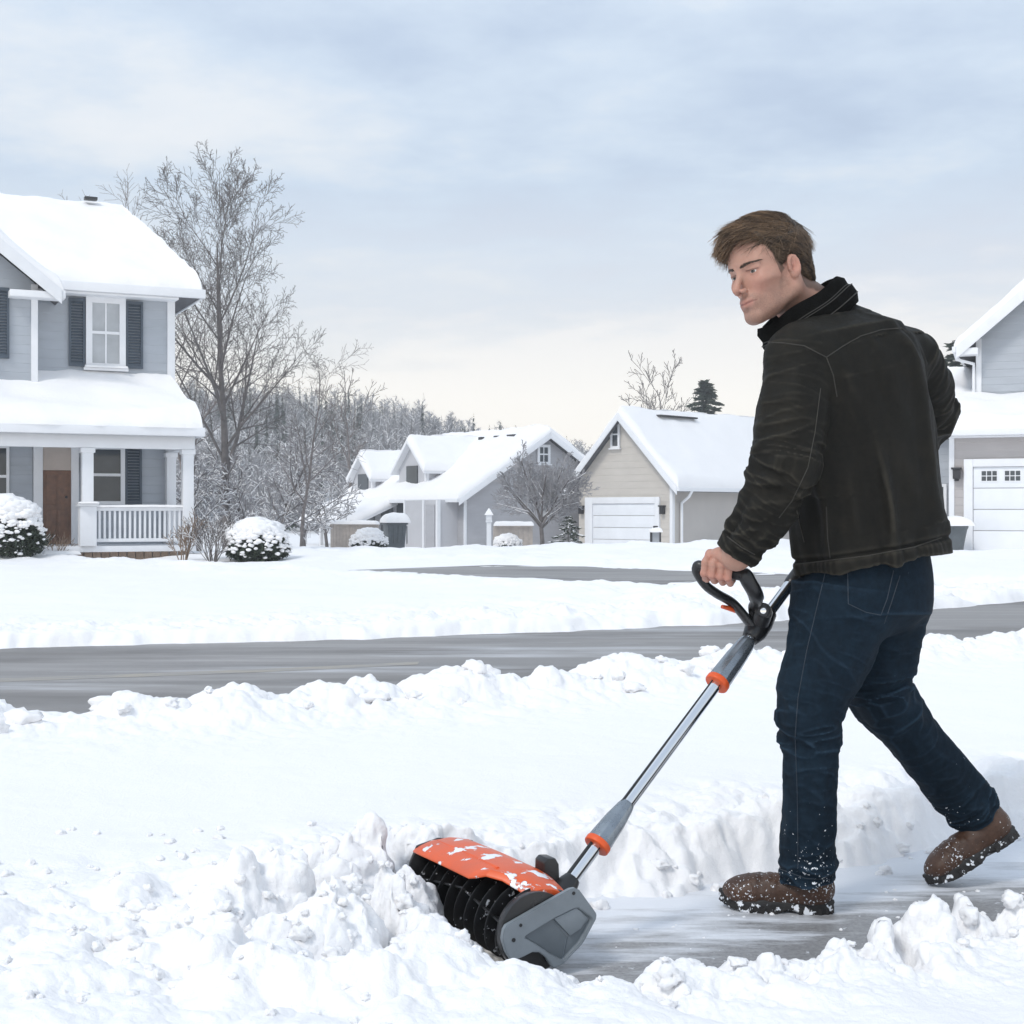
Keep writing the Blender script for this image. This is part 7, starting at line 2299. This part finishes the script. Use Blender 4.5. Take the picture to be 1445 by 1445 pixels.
# -- orange hood: profile swept along the machine with a step near the drive end
def hood():
    st = [  # a, front edge b, front z, z scale, top z
        (0.470, -0.094, 0.176, 0.198), (0.440, -0.097, 0.178, 0.203), (0.30, -0.098, 0.182, 0.207), (0.165, -0.098, 0.184, 0.208), (0.140, -0.094, 0.190, 0.208),
        (0.115, -0.082, 0.198, 0.206), (0.085, -0.058, 0.192, 0.201), (0.050, -0.036, 0.176, 0.192), (0.018, -0.024, 0.160, 0.181)]
    vs = []; m = 0
    for a, fb, fz, tz in st:
        pr = [(fb, fz - 0.004), (fb - 0.001, fz), (fb + 0.012, fz + 0.010), (fb * 0.5, tz - 0.002), (0.0, tz), (0.030, tz - 0.005), (0.065, tz - 0.022), (0.088, tz - 0.05), (0.093, tz - 0.075)]
        inn = [(0.086, tz - 0.075), (0.082, tz - 0.052), (0.060, tz - 0.028), (0.0, tz - 0.007), (fb * 0.5, tz - 0.009), (fb + 0.012, fz + 0.003)]
        ring = [ml(b, a, z) for b, z in pr + inn]; m = len(ring); vs += ring
    n = len(st)
    fs = [(i * m + k, i * m + (k + 1) % m, (i + 1) * m + (k + 1) % m, (i + 1) * m + k) for i in range(n - 1) for k in range(m)]
    fs += [tuple(range(m)), tuple(range((n - 1) * m, n * m))[::-1]]
    mb = MB().add(vs, fs)
    h = mb.build('hood', M['orange'], SH, bevel=0.0025)
    # raised rib along the crest
    MB().tube([ml(-0.045, a, z) for a, z in ((0.44, 0.1985), (0.30, 0.2035), (0.17, 0.2045), (0.13, 0.2045))], (0.004), 6).build('rib', M['orange'], h, smooth=True)
    s = MB(); r = np.random.default_rng(4)
    return h
hood()
# -- auger: shaft, discs and curved paddles
ax_b, ax_z = -0.020, 0.098
ag = MB().tube([ml(ax_b, 0.012, ax_z), ml(ax_b, 0.460, ax_z)], 0.052, 24).build('auger', M['black_rubber'], SH, smooth=True, sharp=40)
for k in range(9):
    a0_ = 0.045 + k * 0.050
    mb = MB(); n = 36; vs = []; Rr = 0.083
    for sgn, ex in ((-1, 0.0028), (1, 0.0028)):
        for rr in (0.034, Rr - 0.004, Rr):
            e = ex * (0.4 if rr == Rr else 1)
            for q in range(n):
                an = 2 * math.pi * q / n
                tilt = 0.020 * math.cos(an + 0.6) * rr / Rr + 0.006 * math.sin(2 * an)
                vs.append(ml(ax_b + rr * math.cos(an), a0_ + tilt + sgn * e, ax_z + rr * math.sin(an)))
    fs = []
    for s_ in (0, 1):
        for g in (0, 1):
            o = (s_ * 3 + g) * n
            fs += [(o + q, o + (q + 1) % n, o + n + (q + 1) % n, o + n + q) for q in range(n)]
    fs += [(2 * n + q, 2 * n + (q + 1) % n, 5 * n + (q + 1) % n, 5 * n + q) for q in range(n)]
    mb.add(vs, fs).build('blade', M['black_rubber'], ag, smooth=True, sharp=50)
for t0 in (0.4, 2.5, 4.6):
    vs = []; n = 30
    for i in range(n + 1):
        a = 0.03 + 0.42 * i / n; an = t0 + 1.7 * abs(a - 0.24)
        for rr in (0.030, 0.074):
            for th_ in (-1, 1): vs.append(ml(ax_b + rr * math.cos(an + th_ * 0.03), a, ax_z + rr * math.sin(an + th_ * 0.03)))
    fs = []
    for i in range(n):
        o = i * 4
        fs += [(o, o + 4, o + 6, o + 2), (o + 1, o + 3, o + 7, o + 5), (o + 2, o + 6, o + 7, o + 3), (o, o + 1, o + 5, o + 4)]
    MB().add(vs, fs).build('paddle', M['black_rubber'], ag, smooth=True, sharp=40)
# black drive housing between the auger and the side plate, motor cover behind
MB().tube([ml(ax_b - 0.002, 0.0005, ax_z), ml(ax_b - 0.002, 0.030, ax_z)], [0.084, 0.080], 36).build('drive_housing', M['black_plastic'], SH, bevel=0.004)
MB().prism([(0.02, 0.03), (0.085, 0.05), (0.10, 0.10), (0.090, 0.150), (0.05, 0.172), (0.0, 0.17)], 0.02, 0.455).build('rear_housing', M['black_plastic'], SH, bevel=0.006)
kb = MB().prism([(0.060, 0.17), (0.062, 0.208), (0.070, 0.216), (0.090, 0.214), (0.098, 0.200), (0.100, 0.150)], 0.115, 0.160)
kb.build('latch', M['black_plastic'], SH, bevel=0.004)
MB().box((-0.02, 0.09, 0.0), (0.0, 0.42, 0.022)).build('scraper', M['black_plastic'], SH, bevel=0.004)
# -- shaft
PB_, PT_ = at(797, 1254, 3.10), at(1160, 764, 3.665)
def on_pole(px):
    lo, hi = 0.0, 1.0
    for _ in range(40):
        m = (lo + hi) / 2; p = PB_.lerp(PT_, m); x = p.x / p.y * F + 722.5
        if x < px: lo = m
        else: hi = m
    return PB_.lerp(PT_, (lo + hi) / 2)
pd_ = (PT_ - PB_).normalized()
sh = MB().tube([PB_ - pd_ * 0.03, PT_], 0.0150, 24).build('shaft', M['chrome'], SH, smooth=True, sharp=50, world=True)
_side = pd_.cross(Vector((0, 1, 0))).normalized(); _fr = _side.cross(pd_).normalized(); _fr = _fr if _fr.y < 0 else -_fr
_gd = (_fr * 0.93 - _side * 0.36 * (1 if _side.x < 0 else -1)).normalized()
MB().tube([PB_ + _gd * 0.0142, PT_ - pd_ * 0.2 + _gd * 0.0142], (0.0026, 0.0012), 8, up=pd_.cross(_gd)).build('dark_stripe', M['black_plastic'], sh, world=True)  # black inlay for the slot along the tube
_ge = (_fr * 0.35 + _side * 0.94 * (1 if _side.x < 0 else -1)).normalized()
MB().tube([PB_ + _ge * 0.0142, PT_ - pd_ * 0.2 + _ge * 0.0142], (0.0055, 0.0013), 8, up=pd_.cross(_ge)).build('dark_stripe', M['black_plastic'], sh, world=True)  # added black strip: dark edge reflection of the chrome made as a part
MB().tube([PB_ - pd_ * 0.06, PB_ + pd_ * 0.005, PB_ + pd_ * 0.03], [0.030, 0.026, 0.0185], 20).build('shaft_socket', M['black_plastic'], SH, bevel=0.002, world=True)
for x0, x1, r0, r1 in ((845, 886, 0.0290, 0.0195), (1014, 1056, 0.0285, 0.0225)):
    a, b = on_pole(x0), on_pole(x1); d = (b - a)
    cl = MB().tube([a, a + d * 0.10, a + d * 0.55, a + d * 0.90, b], [r0, r0, r0 * 0.62 + r1 * 0.38, r1, r1 * 0.86], 10).build('clamp', M['clamp'], SH, bevel=0.0015, world=True)
    dn_ = d.normalized()
    MB().tube([a - dn_ * 0.013, a - dn_ * 0.011, a + dn_ * 0.001, a + dn_ * 0.003], [r0 * 0.98, r0 * 1.06, r0 * 1.06, r0 * 1.0], 28).build('clamp_ring', M['orange_clean'], cl, bevel=0.001, world=True)
MB().tube([PT_ - pd_ * 0.17, PT_ - pd_ * 0.16, PT_], [0.0165, 0.0185, 0.0185], 18).build('rear_grip', M['black_plastic'], SH, bevel=0.002, world=True)
# -- auxiliary handle: bracket on the shaft, two arms and the grip bar
J = on_pole(1069)
JA, JB = on_pole(1058), on_pole(1086)
br = MB().tube([JA, JA.lerp(JB, 0.25), JA.lerp(JB, 0.6), JB], [0.021, 0.029, 0.029, 0.020], 18).build('handle_bracket', M['black_plastic'], SH, bevel=0.002, world=True)
cam_ = Vector((-J.x, -J.y, CZ - J.z)).normalized()
kc = at(1077, 862, J.y - 0.028)
MB().tube([J + cam_ * 0.0, kc - cam_ * 0.004, kc + cam_ * 0.010], [0.024, 0.024, 0.020], 22).build('bracket_boss', M['black_plastic'], br, bevel=0.002, world=True)
MB().tube([kc + cam_ * 0.010, kc + cam_ * 0.018], [0.0165, 0.0145], 18).build('knob', M['black_metal'], br, bevel=0.003, world=True)
MB().tube([kc + cam_ * 0.018, kc + cam_ * 0.021], [0.0085, 0.0075], 16).build('bolt', M['chrome'], br, bevel=0.001, world=True)
def vA(a): return Vector(map(float, a))
gA, gB = vA(GA), vA(GB)
def sm(pts, n=6):
    """Catmull-Rom through the points"""
    P = [pts[0]] + list(pts) + [pts[-1]]; out = []
    for i in range(1, len(P) - 2):
        for k in range(n):
            t = k / n
            out.append(0.5 * ((2 * P[i]) + (P[i + 1] - P[i - 1]) * t + (2 * P[i - 1] - 5 * P[i] + 4 * P[i + 1] - P[i + 2]) * t * t + (3 * P[i] - P[i - 1] - 3 * P[i + 1] + P[i + 2]) * t ** 3))
    return out + [P[-2]]
armA = sm([gA + (gB - gA) * 0.10, gA - (gB - gA) * 0.02, at(984, 808, 3.435), at(996, 826, 3.450), at(1012, 838, 3.47), at(1036, 853, 3.50), J + Vector((-0.012, -0.01, 0.002))])
nA = len(armA)
MB().tube(armA, [(0.0135 + 0.006 * max(0, (i / nA - 0.55)) * 2, 0.0115) for i in range(nA)], 14).build('handle_arm', M['black_plastic'], SH, smooth=True, sharp=60, world=True)
armB = sm([gB - (gB - gA) * 0.10, gB + (gB - gA) * 0.02, at(1057, 822, 3.375), at(1065, 836, 3.39), at(1068, 848, 3.43), at(1064, 858, 3.49), J + Vector((0.0, -0.012, 0.0))])
nB = len(armB)
MB().tube(armB, [(0.0185, 0.0145) if 4 < i < nB * 0.6 else (0.0150, 0.0125) for i in range(nB)], 14).build('handle_arm', M['black_plastic'], SH, smooth=True, sharp=60, world=True)
MB().tube([gA + (gB - gA) * 0.06, gB - (gB - gA) * 0.06], 0.0145, 18).build('grip_bar', M['black_rubber'], SH, smooth=True, sharp=50, world=True)
MB().tube([at(1019, 856, 3.49), at(1027, 858, 3.495), at(1038, 862, 3.51)], [(0.005, 0.008), (0.006, 0.010), (0.006, 0.009)], 10).build('lever', M['orange_clean'], SH, smooth=True, sharp=50, world=True)
haze()
